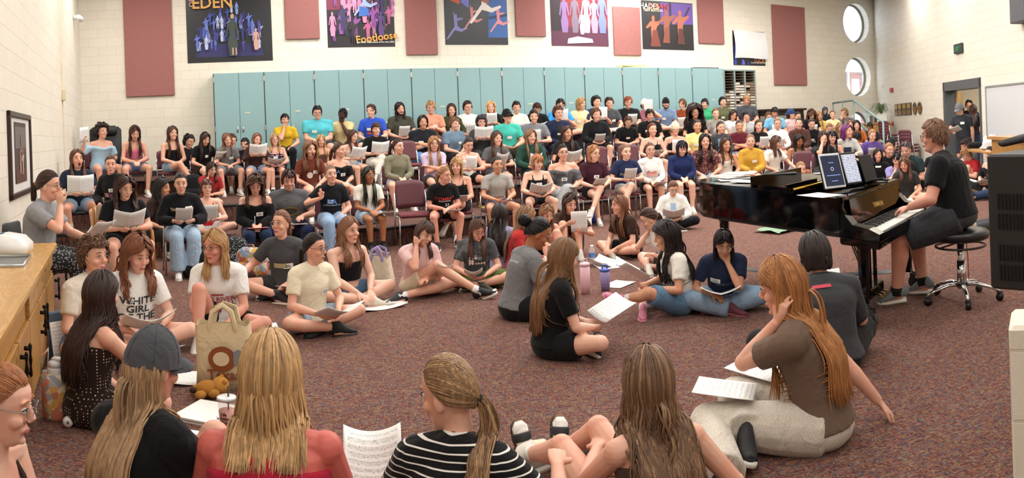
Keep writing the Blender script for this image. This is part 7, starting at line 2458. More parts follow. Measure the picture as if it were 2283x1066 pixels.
b = MB().tube([(.22 * sx_, .15 * sy_, .003) for sx_, sy_ in ((-1, -1), (1, -1), (1, 1), (-1, 1))], [(.02, .004)] * 4, 6, (0, 0, 1), ring=True)
build(b, 'rim', [plain('#b9bbbb', .3, .9)], r)
build(MB().box((0, 0, .0005), (.21, .14, .0008)), 'basin', [plain('#7d8082', .35, .9)], r, smooth=False)
# white hand dryer-like curved machine on the worktop
r = root('projector', MC @ m4(rotz(1.45), (-.50, .30, CT + .003)), 'white curved plastic machine standing on the oak worktop', 'machine')
prof = [(-.26, 0), (-.26, .06), (-.18, .115), (0, .135), (.14, .12), (.22, .085), (.25, .03), (.25, 0)]
build(MB().prism([(x * .7, z) for x, z in prof], -.15, .15, axis=1), 'shell', [plain('#ecebe8', .3)], r)
build(MB().box((.0, -.1515, .055), (.10, .002, .003)), 'seam', [plain('#b9b9b6', .5)], r, smooth=False)
build(MB().box((.06, -.04, .131), (.05, .02, .003), 0, roty(.12)), 'button_panel', [plain('#4a6a9a', .4)], r, smooth=False)

# things on the left wall
MLW = MLF


def leftpt(px, py, off=0.0):
    s, z = onwall(MLF, px, py, off)
    return s, z


sA, zA = leftpt(14, 248)
sB, zB = leftpt(62, 256)
z0 = leftpt(38, 440)[1]
zt_ = (zA + zB) / 2
r = root('framed_picture', MLF @ m4(None, ((sA + sB) / 2, -.001, (zt_ + z0) / 2)), 'dark framed dance photograph hanging on the left wall', 'picture')
w_, h_ = abs(sB - sA) / 2, (zt_ - z0) / 2
b = MB()
fw_ = min(.055, w_ * .3)
b.box((-w_ + fw_ / 2, -.018, 0), (fw_ / 2, .018, h_), 0, None, .006).box((w_ - fw_ / 2, -.018, 0), (fw_ / 2, .018, h_), 0, None, .006).box((0, -.018, h_ - fw_ / 2), (w_, .018, fw_ / 2), 0, None, .006).box((0, -.018, -h_ + fw_ / 2), (w_, .018, fw_ / 2), 0, None, .006)
build(b, 'frame', [wood('#3a1f1c', '#2a1614', 1, .35, 'Z')], r, smooth=False)
build(MB().box((0, -.008, 0), (w_ - fw_ + .01, .004, h_ - fw_ + .01)), 'mat', [plain('#d9d6d2', .7)], r, smooth=False)
pr_ = build(MB().box((0, -.013, .02), (w_ * .55, .002, h_ * .72)), 'print', [plain('#4a3a38', .5)], r, smooth=False)
figures(pr_, w_ * 1.1, h_ * 1.44, [('printed_backdrop', '#6a6462', [(.05, .6), (.95, .6), (.95, .96), (.05, .96)]), ('printed_floor', '#5a3a34', [(.05, .03), (.95, .03), (.95, .25), (.05, .25)]), human(.42, .18, .46, '#b08a78', 1), human(.62, .16, .40, '#c9b6a4', 0), human(.50, .40, .40, '#8a6a60', 2)], -.016)
# camera, conduit, junction box
s, z = leftpt(163, 40)
r = root('security_camera', MLF @ m4(None, (s, -.01, z)), 'small white security camera high on the left wall', 'camera')
build(MB().tube([(0, 0, 0), (0, -.05, 0), (0, -.06, -.01)], [.05, .05, .03], 14), 'mount', [plain('#e6e6e6', .4)], r)
bl = build(MB().tube([(-.09, -.09, 0), (-.07, -.10, 0), (.10, -.14, -.02), (.115, -.143, -.022)], [.03, .055, .06, .045], 16), 'housing', [plain('#ececec', .35)], r)
build(MB().ell((.118, -.144, -.022), (.014, .035, .035), 12, 8), 'lens', [plain('#101012', .15)], bl)
sc1, zc1 = leftpt(138, 212)
r = root('cable_conduit', MLF @ m4(None, (sc1, -.001, 0)), 'cream conduit running down the left wall', 'conduit')
build(MB().box((0, -.012, (zc1 + CEIL) / 2), (.014, .012, (CEIL - zc1) / 2)), 'upper_channel', [plain('#e2d6be', .6)], r, smooth=False)
build(MB().box((0, -.010, (zc1 + RZ[1]) / 2), (.010, .010, (zc1 - RZ[1]) / 2)), 'lower_channel', [plain('#e2d6be', .6)], r, smooth=False)
build(MB().box((0, -.03, zc1), (.06, .03, .09), 0, None, .008), 'junction_box', [plain('#d8cba8', .5)], r, smooth=False)

# ---------------------------------------------------------------- seats and bags at the left
# upholstered oak armchair
r = root('armchair', i114['M'] @ m4(None, (0, -.03, 0)), 'oak armchair with tan fabric under ' + i114['lab'], 'armchair')
TAN, OKF = cloth('#a58a70', 'heather'), wood('#b07a3c', '#94622c', 1, .35, 'Z')
build(MB().box((0, .0, .41), (.27, .25, .05), 0, None, .03), 'seat', [TAN], r)
build(MB().box((0, -.27, .70), (.27, .04, .26), 0, rotx(.10), .03), 'backrest', [TAN], r)
for sx in (-1, 1):
    build(MB().tube([(sx * .31, .26, 0), (sx * .31, .25, .55), (sx * .31, .22, .64), (sx * .31, .12, .665), (sx * .31, -.22, .66)], [(.022, .026)] * 5, 8, (1, 0, 0)), 'arm', [OKF], r)
    build(MB().tube([(sx * .31, -.25, 0), (sx * .31, -.27, .45), (sx * .30, -.33, .96)], [(.020, .026)] * 3, 8, (1, 0, 0)), 'leg', [OKF], r)
build(MB().box((0, .24, .34), (.29, .018, .03)), 'front_rail', [OKF], r, smooth=False)
# small black chair by the wall
r = root('side_chair', i117['M'] @ m4(None, (0, -.02, 0)), 'black padded chair under ' + i117['lab'], 'chair')
BLKV = plain('#1b1b1d', .6)
build(MB().box((0, 0, .42), (.23, .23, .03), 0, None, .02), 'seat', [BLKV], r)
build(MB().box((0, -.25, .68), (.21, .02, .16), 0, rotx(.12), .015), 'backrest', [BLKV], r)
for sx in (-1, 1):
    for y in (-.2, .2):
        build(MB().tube([(sx * .21, y, .40), (sx * .22, y * 1.08, 0)], .014, 8), 'leg', [BLKV], r)
# black high-backed massage chair pad in the corner
p = col(236, 15.6, RZ[2])
r = root('folded_black_chair', m4(rotz(.45), p), 'black padded high back chair pushed into the left corner', 'chair')
build(MB().box((0, 0, .22), (.34, .30, .10), 0, None, .05), 'seat', [BLKV], r)
build(MB().box((0, .28, .60), (.33, .09, .50), 0, rotx(-.08), .06), 'backrest', [BLKV], r)
build(MB().box((0, .20, 1.02), (.26, .07, .10), 0, None, .05), 'headrest', [BLKV], r)
for sx in (-1, 1):
    build(MB().box((sx * .36, 0, .36), (.06, .28, .09), 0, None, .04), 'armrest', [BLKV], r)
    build(MB().box((sx * .25, .1, .06), (.05, .2, .06)), 'foot', [BLKV], r, smooth=False)


def bag(M, w, d, h, mat, label, name='backpack', straps=True, strapm=None, parts=True):
    r = root(name, M, label, name.replace('_', ' '))
    build(MB().tube([(0, 0, 0), (0, 0, .03), (0, 0, h * .5), (0, -.01, h * .85), (0, -.01, h)], [(w * .46, d * .42), (w * .5, d * .5), (w * .5, d * .5), (w * .44, d * .4), (w * .26, d * .2)], 16, (1, 0, 0)), 'body', [mat], r)
    if parts:
        build(MB().tube([(0, -d * .42, h * .12), (0, -d * .5, h * .3), (0, -d * .42, h * .48)], [(w * .34, .04), (w * .38, .06), (w * .34, .04)], 12, (1, 0, 0)), 'front_pocket', [mat], r)
    if straps:
        build(MB().tube([(-.04, .0, h * .96), (-.03, 0, h * 1.10), (.03, 0, h * 1.10), (.04, 0, h * .96)], [(.012, .005)] * 4, 6, (0, 1, 0)), 'handle', [strapm or mat], r)
        for sx in (-1, 1):
            build(MB().tube([(sx * w * .3, d * .3, h * .9), (sx * w * .4, d * .75, h * .6), (sx * w * .36, d * .5, h * .15)], [(.022, .006)] * 3, 6, (1, 0, 0)), 'strap', [strapm or mat], r)
    return r


BK = cloth('#17171a')
bag(m4(rotz(.3), col(432, 12.6, RZ[1])), .34, .20, .44, BK, 'black backpack standing on the riser beside long skirt')
bag(m4(rotz(.2), col(522, 8.9, 0)), .36, .22, .36, cloth('#2a2e30', 'geo'), 'dark patterned backpack on the floor against the lowest riser')
bag(m4(rotz(-.3), col(562, 8.4, 0)), .40, .26, .30, cloth('#3d3a4c', 'quilt'), 'multicoloured bag slumped on the floor below red folder', 'duffel_bag')
bag(m4(rotz(.1), col(508, 10.6, RZ[0])), .30, .14, .10, BK, 'small black bag lying on the lowest riser', 'belt_bag', False, parts=False)
bag(m4(rotz(.8), col(187, 12.2, RZ[1])), .30, .20, .24, cloth('#2a2a2e', 'geo'), 'black and white patterned bag beside singing navy tee', 'patterned_bag', True)
bag(m4(rotz(.2), col(445, 8.4, 0)), .38, .28, .30, BK, 'black backpack on the floor behind pale jeans')
bag(m4(rotz(.4), col(470, 13.0, RZ[1])), .30, .20, .34, cloth('#26282c'), 'dark backpack on the riser at the feet of grey tee')


def tote(M, w, d, h, mat, label, hm=None, prints=()):
    r = root('tote_bag', M, label, 'tote bag')
    V = []
    lv = [(0, 1, 1), (.35, 1.0, .9), (.7, .96, .75), (1, .93, .62)]
    ns = 24
    for z, kx, ky in lv:
        for k in range(ns):
            a = 2 * math.pi * k / ns
            cx_, sy_ = math.cos(a), math.sin(a)
            e = .45
            V.append((math.copysign(abs(cx_) ** e, cx_) * w / 2 * kx + .01 * math.sin(z * 5), math.copysign(abs(sy_) ** e, sy_) * d / 2 * ky, z * h + .012 * math.sin(a * 3) * z))
    V = np.array(V)
    q = np.array([(i * ns + k, i * ns + (k + 1) % ns, (i + 1) * ns + (k + 1) % ns, (i + 1) * ns + k) for i in range(3) for k in range(ns)])
    b = MB().add(V, [q, np.array([list(range(ns))[::-1]])])
    V2 = V.copy()
    V2[:, :2] *= .975
    b.add(V2 + [0, 0, .004], [q[:, ::-1]])
    body = build(b, 'body', [mat], r)
    for sy in (-1, 1):
        y = sy * d * .31
        build(MB().tube([(-w * .22, y, h * .55), (-w * .22, y * 1.05, h * .98), (-w * .16, y * .8 + .02 * sy, h * 1.22), (0, y * .5, h * 1.30), (w * .16, y * .8 + .02 * sy, h * 1.22), (w * .22, y * 1.05, h * .98), (w * .22, y, h * .55)], [(.016, .003)] * 7, 6, (1, 0, 0)), 'handle', [hm or mat], r)
    return r


CANV = cloth('#d8c6a2')
pt = atz(500, 772, 0)
tr = tote(m4(rotz(.18), col(505, 4.65, 0)), .36, .20, .38, CANV, 'canvas tote bag with brown print on the carpet')
b = MB().prism([(.085 * math.cos(a), .19 + .075 * math.sin(a)) for a in np.linspace(0, 6.283, 25)[:-1]], -.104, -.102, axis=1)
build(b, 'print', [plain('#8a4a22', .8)], tr, smooth=False)
build(MB().prism([(.05 * math.cos(a) - .005, .19 + .042 * math.sin(a)) for a in np.linspace(0, 6.283, 25)[:-1]], -.1055, -.1045, axis=1), 'print', [plain('#d8c6a2', .8)], tr, smooth=False)
build(MB().prism([(.07, .16), (.12, .16), (.125, .235), (.10, .25), (.07, .23)], -.107, -.1055, axis=1), 'print', [plain('#7d848c', .7)], tr, smooth=False)
letters(tr, 'Texas', .085, .01, .095, '#8a4a22', -.106)
tote(m4(rotz(-.3), col(848, 7.3, 0)), .26, .16, .32, cloth('#d9cfb8'), 'cream tote bag with lilac handles beside pale sneakers', cloth('#a99bc8'))
# lion-coloured plush clip
r = root('plush_toy', m4(rotz(.6), col(462, 4.45, 0.0)), 'small tan plush toy lying by the canvas tote bag', 'plush toy')
TB = plain('#a8722c', .95, noise=.3, nscale=90)
build(MB().ell((0, 0, .05), (.07, .05, .05), 14, 10), 'body', [TB], r)
build(MB().ell((.08, .0, .06), (.055, .055, .052), 14, 10).ell((.10, .045, .095), (.016, .012, .016), 8, 6).ell((.10, -.045, .095), (.016, .012, .016), 8, 6), 'head', [plain('#b98238', .95, noise=.3, nscale=90)], r)
for sx, sy in ((-1, 1), (-1, -1), (.6, 1), (.6, -1)):
    build(MB().ell((.05 * sx, .055 * sy, .035), (.035, .026, .026), 10, 8), 'leg', [TB], r)
build(MB().ell((-.085, .0, .05), (.02, .018, .018), 8, 6), 'tail', [plain('#3a2a20', .9)], r)
# white folder, cup and papers
r = root('white_binder', m4(rotz(-.16), col(468, 4.15, 0)), 'white ring binder lying on the carpet by the cup', 'binder')
build(MB().box((0, 0, .020), (.15, .145, .004)).box((0, 0, .003), (.15, .145, .003)).box((-.15, 0, .011), (.004, .145, .011)), 'cover', [plain('#eeeeec', .35)], r, smooth=False)
build(MB().box((.01, 0, .011), (.135, .135, .008)), 'pages', [plain('#e2e2de', .8)], r, smooth=False)
r = root('plastic_cup', m4(None, col(508, 3.85, 0)), 'clear plastic cup of pink drink with black straw', 'cup')
m, nt, bs = nmat('clear_plastic')
bs.inputs['Base Color'].default_value = (.95, .95, .95, 1)
bs.inputs['Roughness'].default_value = .08
bs.inputs['Alpha'].default_value = .22
CLEAR = m
build(MB().tube([(0, 0, .005), (0, 0, .02), (0, 0, .19)], [.032, .036, .047], 24, cap=False), 'cup_wall', [CLEAR], r)
build(MB().tube([(0, 0, .002), (0, 0, .02), (0, 0, .135)], [.030, .0345, .0425], 24), 'drink', [plain('#d88f80', .3)], r)
build(MB().tube([(0, 0, .188), (0, 0, .20), (0, 0, .203)], [.050, .050, .044], 24), 'lid', [plain('#dcdcdc', .2)], r)
build(MB().tube([(.005, 0, .03), (.012, 0, .255)], .0045, 8), 'straw', [plain('#141414', .4)], r)
for k, t_ in enumerate(('Life', 'is better', 'after', 'coffee.')):
    letters(r, t_, .022, 0, .125 - k * .020, '#2a2020', -.0455)
FL = [(590, 732, 25, 'flat', 'sheet music on the carpet right of the canvas tote bag'), (842, 683, 35, 'open', 'sheet music on the carpet before black hitop sneakers'), (452, 842, 30, 'open', 'open sheet music on the carpet beside the pink drink'),
      (1352, 594, 10, 'flat', 'sheet music on the carpet behind the lilac tumbler'), (1378, 634, -40, 'flat', 'loose sheet music on the carpet near pink clogs'), (1345, 592, 45, 'curl', 'dog eared sheet music on the carpet by the water bottle'),
      (1240, 603, 20, 'flat', 'sheet music on the carpet beside red top')]
for x, y, yw, kd, lb in FL:
    p = atz(x, y, .006)
    paper(m4(rotz(math.radians(yw)), p), lb, kd)


def bottle(M, rad, h, bodym, capm, label, name='water_bottle', band=None, capname='cap'):
    r = root(name, M, label, 'bottle')
    build(MB().tube([(0, 0, 0), (0, 0, .006), (0, 0, h * .78), (0, 0, h * .86), (0, 0, h * .92)], [rad * .9, rad, rad, rad * .7, rad * .42], 20), 'body', [bodym], r)
    build(MB().tube([(0, 0, h * .90), (0, 0, h)], [rad * .52, rad * .48], 16), capname, [capm], r)
    if band:
        build(MB().tube([(0, 0, h * .38), (0, 0, h * .60)], [rad * 1.02] * 2, 20, cap=False), 'label_band', [band], r)
    return r


def tumbler(M, rad, h, c1, c2, label):
    r = root('tumbler', M, label, 'tumbler')
    build(MB().tube([(0, 0, 0), (0, 0, h * .25), (0, 0, h * .88)], [rad * .8, rad * .95, rad], 20), 'body', [plain(c1, .4)], r)
    build(MB().tube([(0, 0, h * .88), (0, 0, h * .96), (0, 0, h)], [rad * 1.03, rad * 1.03, rad * .8], 20), 'lid', [plain(c2, .35)], r)
    build(MB().tube([(-rad * .5, 0, h), (-rad * .45, 0, h + .03), (rad * .45, 0, h + .03), (rad * .5, 0, h)], .006, 6), 'handle', [plain(c2, .35)], r)
    return r


bottle(m4(None, atz(1321, 590, 0)), .033, .21, CLEAR, plain('#e6e8ec', .4), 'clear plastic water bottle with blue label on the carpet', band=plain('#3f6fb4', .4))
tumbler(m4(None, atz(1350, 648, 0)), .045, .20, '#8a7aa8', '#3f5fb4', 'lilac tumbler with blue lid on the carpet')
tumbler(m4(None, atz(1306, 655, 0)), .045, .28, '#dcaeb8', '#e6c4cc', 'tall pink bottle beside long haired black tee')
tumbler(m4(None, atz(1313, 520, 0)), .045, .25, '#dcc0c0', '#e6e0dc', 'tall pale pink tumbler behind raised knees')
tumbler(m4(None, atz(1325, 498, 0)), .055, .22, '#2f3a8c', '#26306e', 'dark blue jug on the carpet below grey sweatpants')
tumbler(m4(None, col(929, 12.2, RZ[0])), .045, .24, '#c4c6cc', '#a9acb8', 'pale grey tumbler on the riser beside sage top')
tumbler(m4(None, atz(574, 615, 0)), .035, .24, '#3a2038', '#2a1828', 'dark plum bottle held by bare shouldered charcoal tee')
tumbler(m4(None, atz(1582, 462, 0)), .045, .08, '#e6e2d8', '#d8d4cc', 'small white cup on the carpet by the piano tail')

# quilted bottle bag, binder and papers by the cabinet
r = root('quilted_bag', m4(rotz(.3), col(128, 4.2, 0)), 'floral quilted bottle bag standing by the oak cabinet', 'bag')
QU = cloth('#d8c4a0', 'quilt')
build(MB().tube([(0, 0, 0), (0, 0, .02), (0, 0, .14), (0, 0, .25)], [(.075, .065), (.085, .07), (.085, .07), (.09, .075)], 16, (1, 0, 0)), 'body', [QU], r)
for sx in (-1, 1):
    build(MB().tube([(sx * .07, -.04, .22), (sx * .075, -.03, .33), (sx * .06, .06, .36), (sx * .07, .06, .22)], [(.014, .004)] * 4, 6, (0, 1, 0)), 'strap', [QU], r)
build(MB().tube([(.10, -.08, .20), (.13, -.10, .10), (.14, -.10, .03)], [(.012, .003)] * 3, 6, (1, 0, 0)), 'key_strap', [cloth('#c09a50')], r)
r2 = root('tumbler', m4(None, col(126, 4.2, .20)), 'white flip top bottle inside the quilted bag', 'tumbler')
build(MB().tube([(0, 0, 0), (0, 0, .07), (0, 0, .09)], [.05, .05, .045], 20), 'body', [plain('#e4e4e6', .35)], r2)
build(MB().tube([(0, 0, .085), (0, 0, .11), (0, 0, .12)], [.047, .04, .02], 18).box((.01, 0, .125), (.03, .018, .010), 0, None, .006), 'lid', [plain('#dfe2e8', .3)], r2)
r = root('ring_binder', m4(rotz(1.25), col(130, 5.5, 0)), 'blue ring binder standing upright against the oak cabinet', 'binder')
build(MB().box((0, -.022, .15), (.13, .003, .15)).box((0, .022, .15), (.13, .003, .15)).box((.13, 0, .15), (.003, .025, .15)), 'cover', [plain('#7f9cc0', .5)], r, smooth=False)
build(MB().box((0, 0, .148), (.12, .016, .14)), 'pages', [plain('#e6e6e2', .8)], r, smooth=False)
paper(col(0, 1, 0)[0] * 0 + m4(rotz(1.1) @ rotx(1.35), col(146, 5.3, .14)), 'sheet music leaning upright behind the blue binder', 'flat')
r = root('plush_charm', m4(None, col(152, 4.05, .0)), 'small white plush ball on the carpet by the quilted bag', 'plush toy')
build(MB().ell((0, 0, .03), (.03, .028, .03), 12, 8), 'body', [plain('#e6e4e2', .9)], r)
build(MB().ell((.012, -.02, .035), (.01, .008, .010), 8, 6), 'face', [plain('#77767a', .9)], r)
# red folder and pen
iw = [i for i in NAMED if 'red folder' in i['who']][0]
M = iw['M'] @ m4(rotx(.12), (0, .34, .155))
r = root('folder', M, 'red folder with white paper on the lap of black off shoulder top', 'folder')
build(MB().box((0, 0, 0), (.15, .12, .004)), 'cover', [plain('#b3262c', .5)], r, smooth=False)
build(MB().box((-.01, 0, .006), (.13, .105, .002)), 'page', [plain('#efeeec', .7)], r, smooth=False)
tag(build(MB().tube([(0, 0, 0), (0, 0, .13)], .004, 8), 'pen', [plain('#dfe3ea', .4)], None, iw['M'] @ m4(rotx(-.3), (.03, .36, .20))), 'white pen held over the red folder', 'pen')
ib = [i for i in NAMED if 'oval print' in i['who']][0]
tag(build(MB().box((0, 0, 0), (.12, .09, .008), 0, None, .003), 'tablet_case', [cloth('#8a90a8', 'quilt')], None, ib['M'] @ m4(rotx(.1), (-.10, .34, .16))), 'colourful tablet case on the lap of grey oval print tee', 'tablet')

# grey sling bag and stray shoe at the bottom of the picture
r = root('wallet_lanyard', m4(rotz(.2), atz(1196, 1020, .0)), 'sage green wristlet with cream pouch on the carpet', 'pouch')
GRN = cloth('#5c6a60')
build(MB().box((0, 0, .025), (.10, .06, .022), 0, None, .02), 'pouch', [GRN], r)
build(MB().box((.01, .0, .058), (.045, .035, .012), 0, None, .01), 'coin_purse', [plain('#ddd2b4', .6)], r)
build(MB().tube([(.06, -.02, .04), (.16, -.05, .05), (.24, -.06, .035), (.20, -.10, .03), (.10, -.07, .03)], [(.018, .003)] * 5, 6, (0, 0, 1)), 'strap', [GRN], r)
o = put('stray_shoe', shoe_mesh('sneaker', '#d8d2c8'), None, m4(rotz(-.7), atz(1182, 1060, 0) + np.array([0, 0, .092])))
tag(o, 'cream sneaker on the carpet below the sage wristlet', 'shoe')

# ---------------------------------------------------------------- right-hand corner: rail, plant, stacks of chairs
RAIL = plain('#7f9a98', .45)
r = root('stair_rail', m4(None, (0, 0, 0)), 'grey green handrail at the right end of the risers', 'handrail')
top = [atd(1857, 230, 23.4), atd(1902.5, 223.5, 22.4), atd(1969, 272.5, 19.4)]
build(MB().tube(top, .030, 10), 'top_rail', [RAIL], r)
build(MB().tube([atd(1899, 263, 22.4), atd(1969, 318, 19.4)], .026, 10), 'lower_rail', [RAIL], r)
for px, py, d, zb in ((1857, 230, 23.4, RZ[2]), (1877.5, 227, 22.9, RZ[2]), (1902.5, 223.5, 22.4, RZ[2]), (1932.5, 246, 21.0, RZ[1] * 0), (1969, 272.5, 19.4, 0)):
    p = atd(px, py, d)
    build(MB().tube([(p[0], p[1], zb), p], .026, 10), 'post', [RAIL], r)
# oak cabinet with plant and books
p = col(1957, 24.0, 0)
z1 = atd(1957, 273, 24.0)[2]
MK = m4(rotz(-.35), (p[0], p[1], 0))
r = root('corner_cabinet', MK, 'light oak cabinet in the right corner under the plant', 'cabinet')
build(MB().box((0, 0, z1 / 2), (.42, .26, z1 / 2 - .02)), 'carcass', [OAK], r, smooth=False)
build(MB().box((0, 0, z1 - .02), (.47, .30, .02)), 'top', [OAK2], r, smooth=False)
for sx in (-1, 1):
    build(MB().box((sx * .21, -.265, z1 / 2), (.19, .01, z1 / 2 - .1)), 'door', [OAK], r, smooth=False)
pb = root('potted_plant', MK @ m4(None, (.16, 0, z1)), 'spider plant in a square white planter on the corner cabinet', 'plant')
build(MB().box((0, 0, .13), (.15, .13, .13)), 'planter', [plain('#e9e7e2', .5)], pb, smooth=False)
b = MB()
rp = np.random.default_rng(5)
for k in range(70):
    a = rp.uniform(0, 6.28)
    L_ = rp.uniform(.22, .48)
    hh = rp.uniform(.10, .34)
    t = np.linspace(0, 1, 7)
    pts = np.stack([np.cos(a) * L_ * t, np.sin(a) * L_ * t, .26 + hh * np.sin(t * 2.4) * 1.2 - .10 * t ** 2], 1)
    b.tube(pts, np.stack([.012 * np.sin(np.clip(t * 2.6 + .4, 0, 3.0)) + .001, np.full(7, .0015)], 1), 4, (0, 0, 1) if False else np.array([-np.sin(a), np.cos(a), 0]))
build(b, 'leaves', [plain('#6d8a5c', .6, noise=.35, nscale=12)], pb)
for k, c_ in enumerate(('#6a5a4c', '#8a8f92', '#4a3f3a')):
    o = build(MB().box((0, 0, .11), (.03, .09, .11)), 'book', [plain(c_, .7)], None, MK @ m4(None, (-.18 + k * .07, -.08, z1)), smooth=False)
    tag(o, ('brown', 'grey', 'dark brown')[k] + ' book standing beside the planter on the corner cabinet', 'book', 'books on the corner cabinet')


def stacked(px, d, nn, yaw, lab, tilt=0.0):
    p = col(px, d, 0)
    for k in range(nn):
        M = m4(rotz(yaw), (p[0], p[1], .0)) @ m4(rotx(tilt), (0, -.012 * k, .088 * k))
        chair(M, lab, 'stacked maroon chairs')


stacked(1988, 22.6, 6, -1.2, 'maroon chair in the tall stack under the plaques')
stacked(1960, 22.2, 3, 1.2, 'maroon chair in the short stack beside the stair rail')
stacked(2030, 21.5, 3, -1.0, 'maroon chair in the stack behind the pianist')
# dark console table behind the rows
p = col(1743, 22.4, RZ[2])
r = root('console_table', m4(rotz(.405), p), 'long dark wood table behind the rows on the top riser', 'table')
DW = wood('#3a2a22', '#2a1c16', 1, .4, 'X')
build(MB().box((0, 0, .98), (.80, .30, .03), 0, None, .008), 'table_top', [DW], r, smooth=False)
build(MB().box((0, .0, .88), (.72, .24, .07)), 'apron', [DW], r, smooth=False)
for sx in (-1, 1):
    for sy in (-1, 1):
        build(MB().box((sx * .68, sy * .22, .41), (.035, .035, .41)), 'leg', [DW], r, smooth=False)

# ---------------------------------------------------------------- right wall
GOLD, PLQ = plain('#b08a4a', .3, .8), wood('#4a2c1c', '#3a2014', 1, .35, 'Z')
for k, (a, c_) in enumerate(((1996.5, 2003.5), (2004, 2012), (2013, 2022.5), (2023, 2033))):
    yb = 258 - k * .8
    yt = 232.5 - k * 1.2
    o, w_, h_ = wallbox('award_plaque', MRT, a, c_, yt, yb, .03, [PLQ], ('first', 'second', 'third', 'fourth')[k] + ' from left of the four square award plaques on the right wall', 'plaque', 'award plaques on the right wall', bev=.004)
    build(MB().box((0, -.034, h_ * .24), (w_ * .36, .002, h_ * .19)), 'picture_plate', [plain('#c9a860', .3, .6)], o, smooth=False)
    for j in range(3):
        for i in range(5):
            build(MB().box((-w_ * .3 + j * w_ * .3, -.033, -h_ * .08 - i * h_ * .085), (w_ * .12, .002, h_ * .028)), 'name_plate', [GOLD], o, smooth=False)
for k, (a, c_) in enumerate(((2036.5, 2045), (2047, 2056.5))):
    s0_, s1_ = onwall(MRT, a, 242)[0], onwall(MRT, c_, 242)[0]
    zt2, zb2 = onwall(MRT, (a + c_) / 2, 228 - k)[1], onwall(MRT, (a + c_) / 2, 256 - k)[1]
    w_, h_ = abs(s1_ - s0_), zt2 - zb2
    an = np.linspace(0, math.pi, 9)
    poly = [(w_ / 2 * math.cos(t), h_ / 2 - w_ / 2 + w_ / 2 * math.sin(t)) for t in an] + [(-w_ / 2 * math.cos(t), -h_ / 2 + w_ / 2 - w_ / 2 * math.sin(t)) for t in an]
    o = put('award_plaque', MB().prism(poly, -.03, -.001, axis=1).mesh('award_plaque', [wood('#7a5430', '#633f22', 1, .35, 'Z')], False), None, MRT @ m4(None, ((s0_ + s1_) / 2, 0, (zt2 + zb2) / 2)))
    tag(o, ('left', 'right')[k] + ' of the two round ended award plaques on the right wall', 'plaque', 'award plaques on the right wall')
    build(MB().box((0, -.033, h_ * .28), (w_ * .3, .002, h_ * .10)), 'title_plate', [plain('#2a2420', .4)], o, smooth=False)
    for i in range(7):
        for j in (-1, 1):
            build(MB().box((j * w_ * .17, -.033, h_ * .12 - i * h_ * .07), (w_ * .14, .002, h_ * .022)), 'name_plate', [GOLD], o, smooth=False)
o, w_, h_ = wallbox('exit_sign', MRT, 2131, 2148.5, 97, 119, .06, [plain('#2f3a36', .5)], 'dark green EXIT sign high on the right wall', 'exit sign')
letters(o, 'EXIT', h_ * .62, 0, -h_ * .05, '#2f9a64', -.064)
wallbox('fire_alarm', MRT, 1987, 1992, 196, 206, .06, [plain('#a8262a', .4)], 'small red fire alarm strobe on the right wall', 'fire alarm')
wallbox('fire_alarm', MRT, 1988, 1992, 271, 280, .05, [plain('#a8262a', .4)], 'red alarm pull box above the stacked chairs', 'fire alarm')
wallbox('wall_plate', MRT, 1967, 1970, 188, 196, .02, [plain('#d9cfba', .5)], 'small cream wall plate near the right corner', 'wall plate', bev=.004)
# whiteboard
o, w_, h_ = wallbox('whiteboard', MRT, 2202, 2330, 187, 306, .025, [plain('#d2d5d9', .25)], 'large white marker board on the right wall', 'whiteboard', bev=.004)
for z in (-1, 1):
    build(MB().box((0, -.03, z * h_ / 2), (w_ / 2, .012, .018)), 'frame', [plain('#b4b8ba', .35, .7)], o, smooth=False)
for x in (-1, 1):
    build(MB().box((x * w_ / 2, -.03, 0), (.018, .012, h_ / 2)), 'frame', [plain('#b4b8ba', .35, .7)], o, smooth=False)
# doorway: steel frame, open door, hallway beyond
FR = plain('#5d6064', .4, .3)
dw = ds1 - ds0
r = put('door_1', MB().box((ds0 + .06, .15, dtop / 2), (.06, .17, dtop / 2)).box((ds1 - .05, .15, dtop / 2), (.05, .17, dtop / 2)).box(((ds0 + ds1) / 2, .15, dtop - .11), (dw / 2, .17, .11)).mesh('door_1', [FR], False), None, MRT)
tag(r, kind='structure')
MD = m4(rotz(math.radians(151)), (ds0 + .14, .30, 0))
dr_ = put('door_leaf', MB().box((.42, 0, dtop / 2 - .12), (.42, .022, dtop / 2 - .13)).mesh('door_leaf', [wood('#c09a5c', '#a8834a', 1, .35, 'Z')], False), r, MD)
put('vision_panel', MB().box((.62, -.026, dtop * .55), (.10, .004, .45)).mesh('vision_panel', [plain('#a9b4b4', .1)], False), dr_)
hz = put('wall_hallway', MB().box(((ds0 + ds1) / 2, 3.6, CEIL / 4), (5, .1, CEIL / 4)).box((ds0 - 1.6, 1.9, CEIL / 4), (.1, 1.7, CEIL / 4)).box((ds1 + 2.4, 1.9, CEIL / 4), (.1, 1.7, CEIL / 4)).mesh('wall_hallway', [plain('#d2c6ae', .7)], False), None, MRT)
tag(hz, kind='structure')
tag(put('ceiling_hallway', MB().box(((ds0 + ds1) / 2, 1.95, 2.85), (5, 1.75, .05)).mesh('ceiling_hallway', [plain('#c9c4b8', .8)], False), None, MRT), kind='structure')
tag(put('floor_hallway', MB().box(((ds0 + ds1) / 2, 1.98, .002), (5, 1.7, .004)).mesh('floor_hallway', [plain('#8f8a84', .5)], False), None, MRT), kind='structure')
hl = bpy.data.lights.new('hallway_fill_light', 'AREA')  # unseen fill light, added to light the space behind the doorway
hl.size, hl.energy, hl.color = 1.6, 95, (1, .95, .86)
ho = bpy.data.objects.new('hallway_fill_light', hl)
hp = MRT @ np.array([(ds0 + ds1) / 2, 1.9, 2.75, 1])
ho.location = hp[:3]
COL.objects.link(ho)
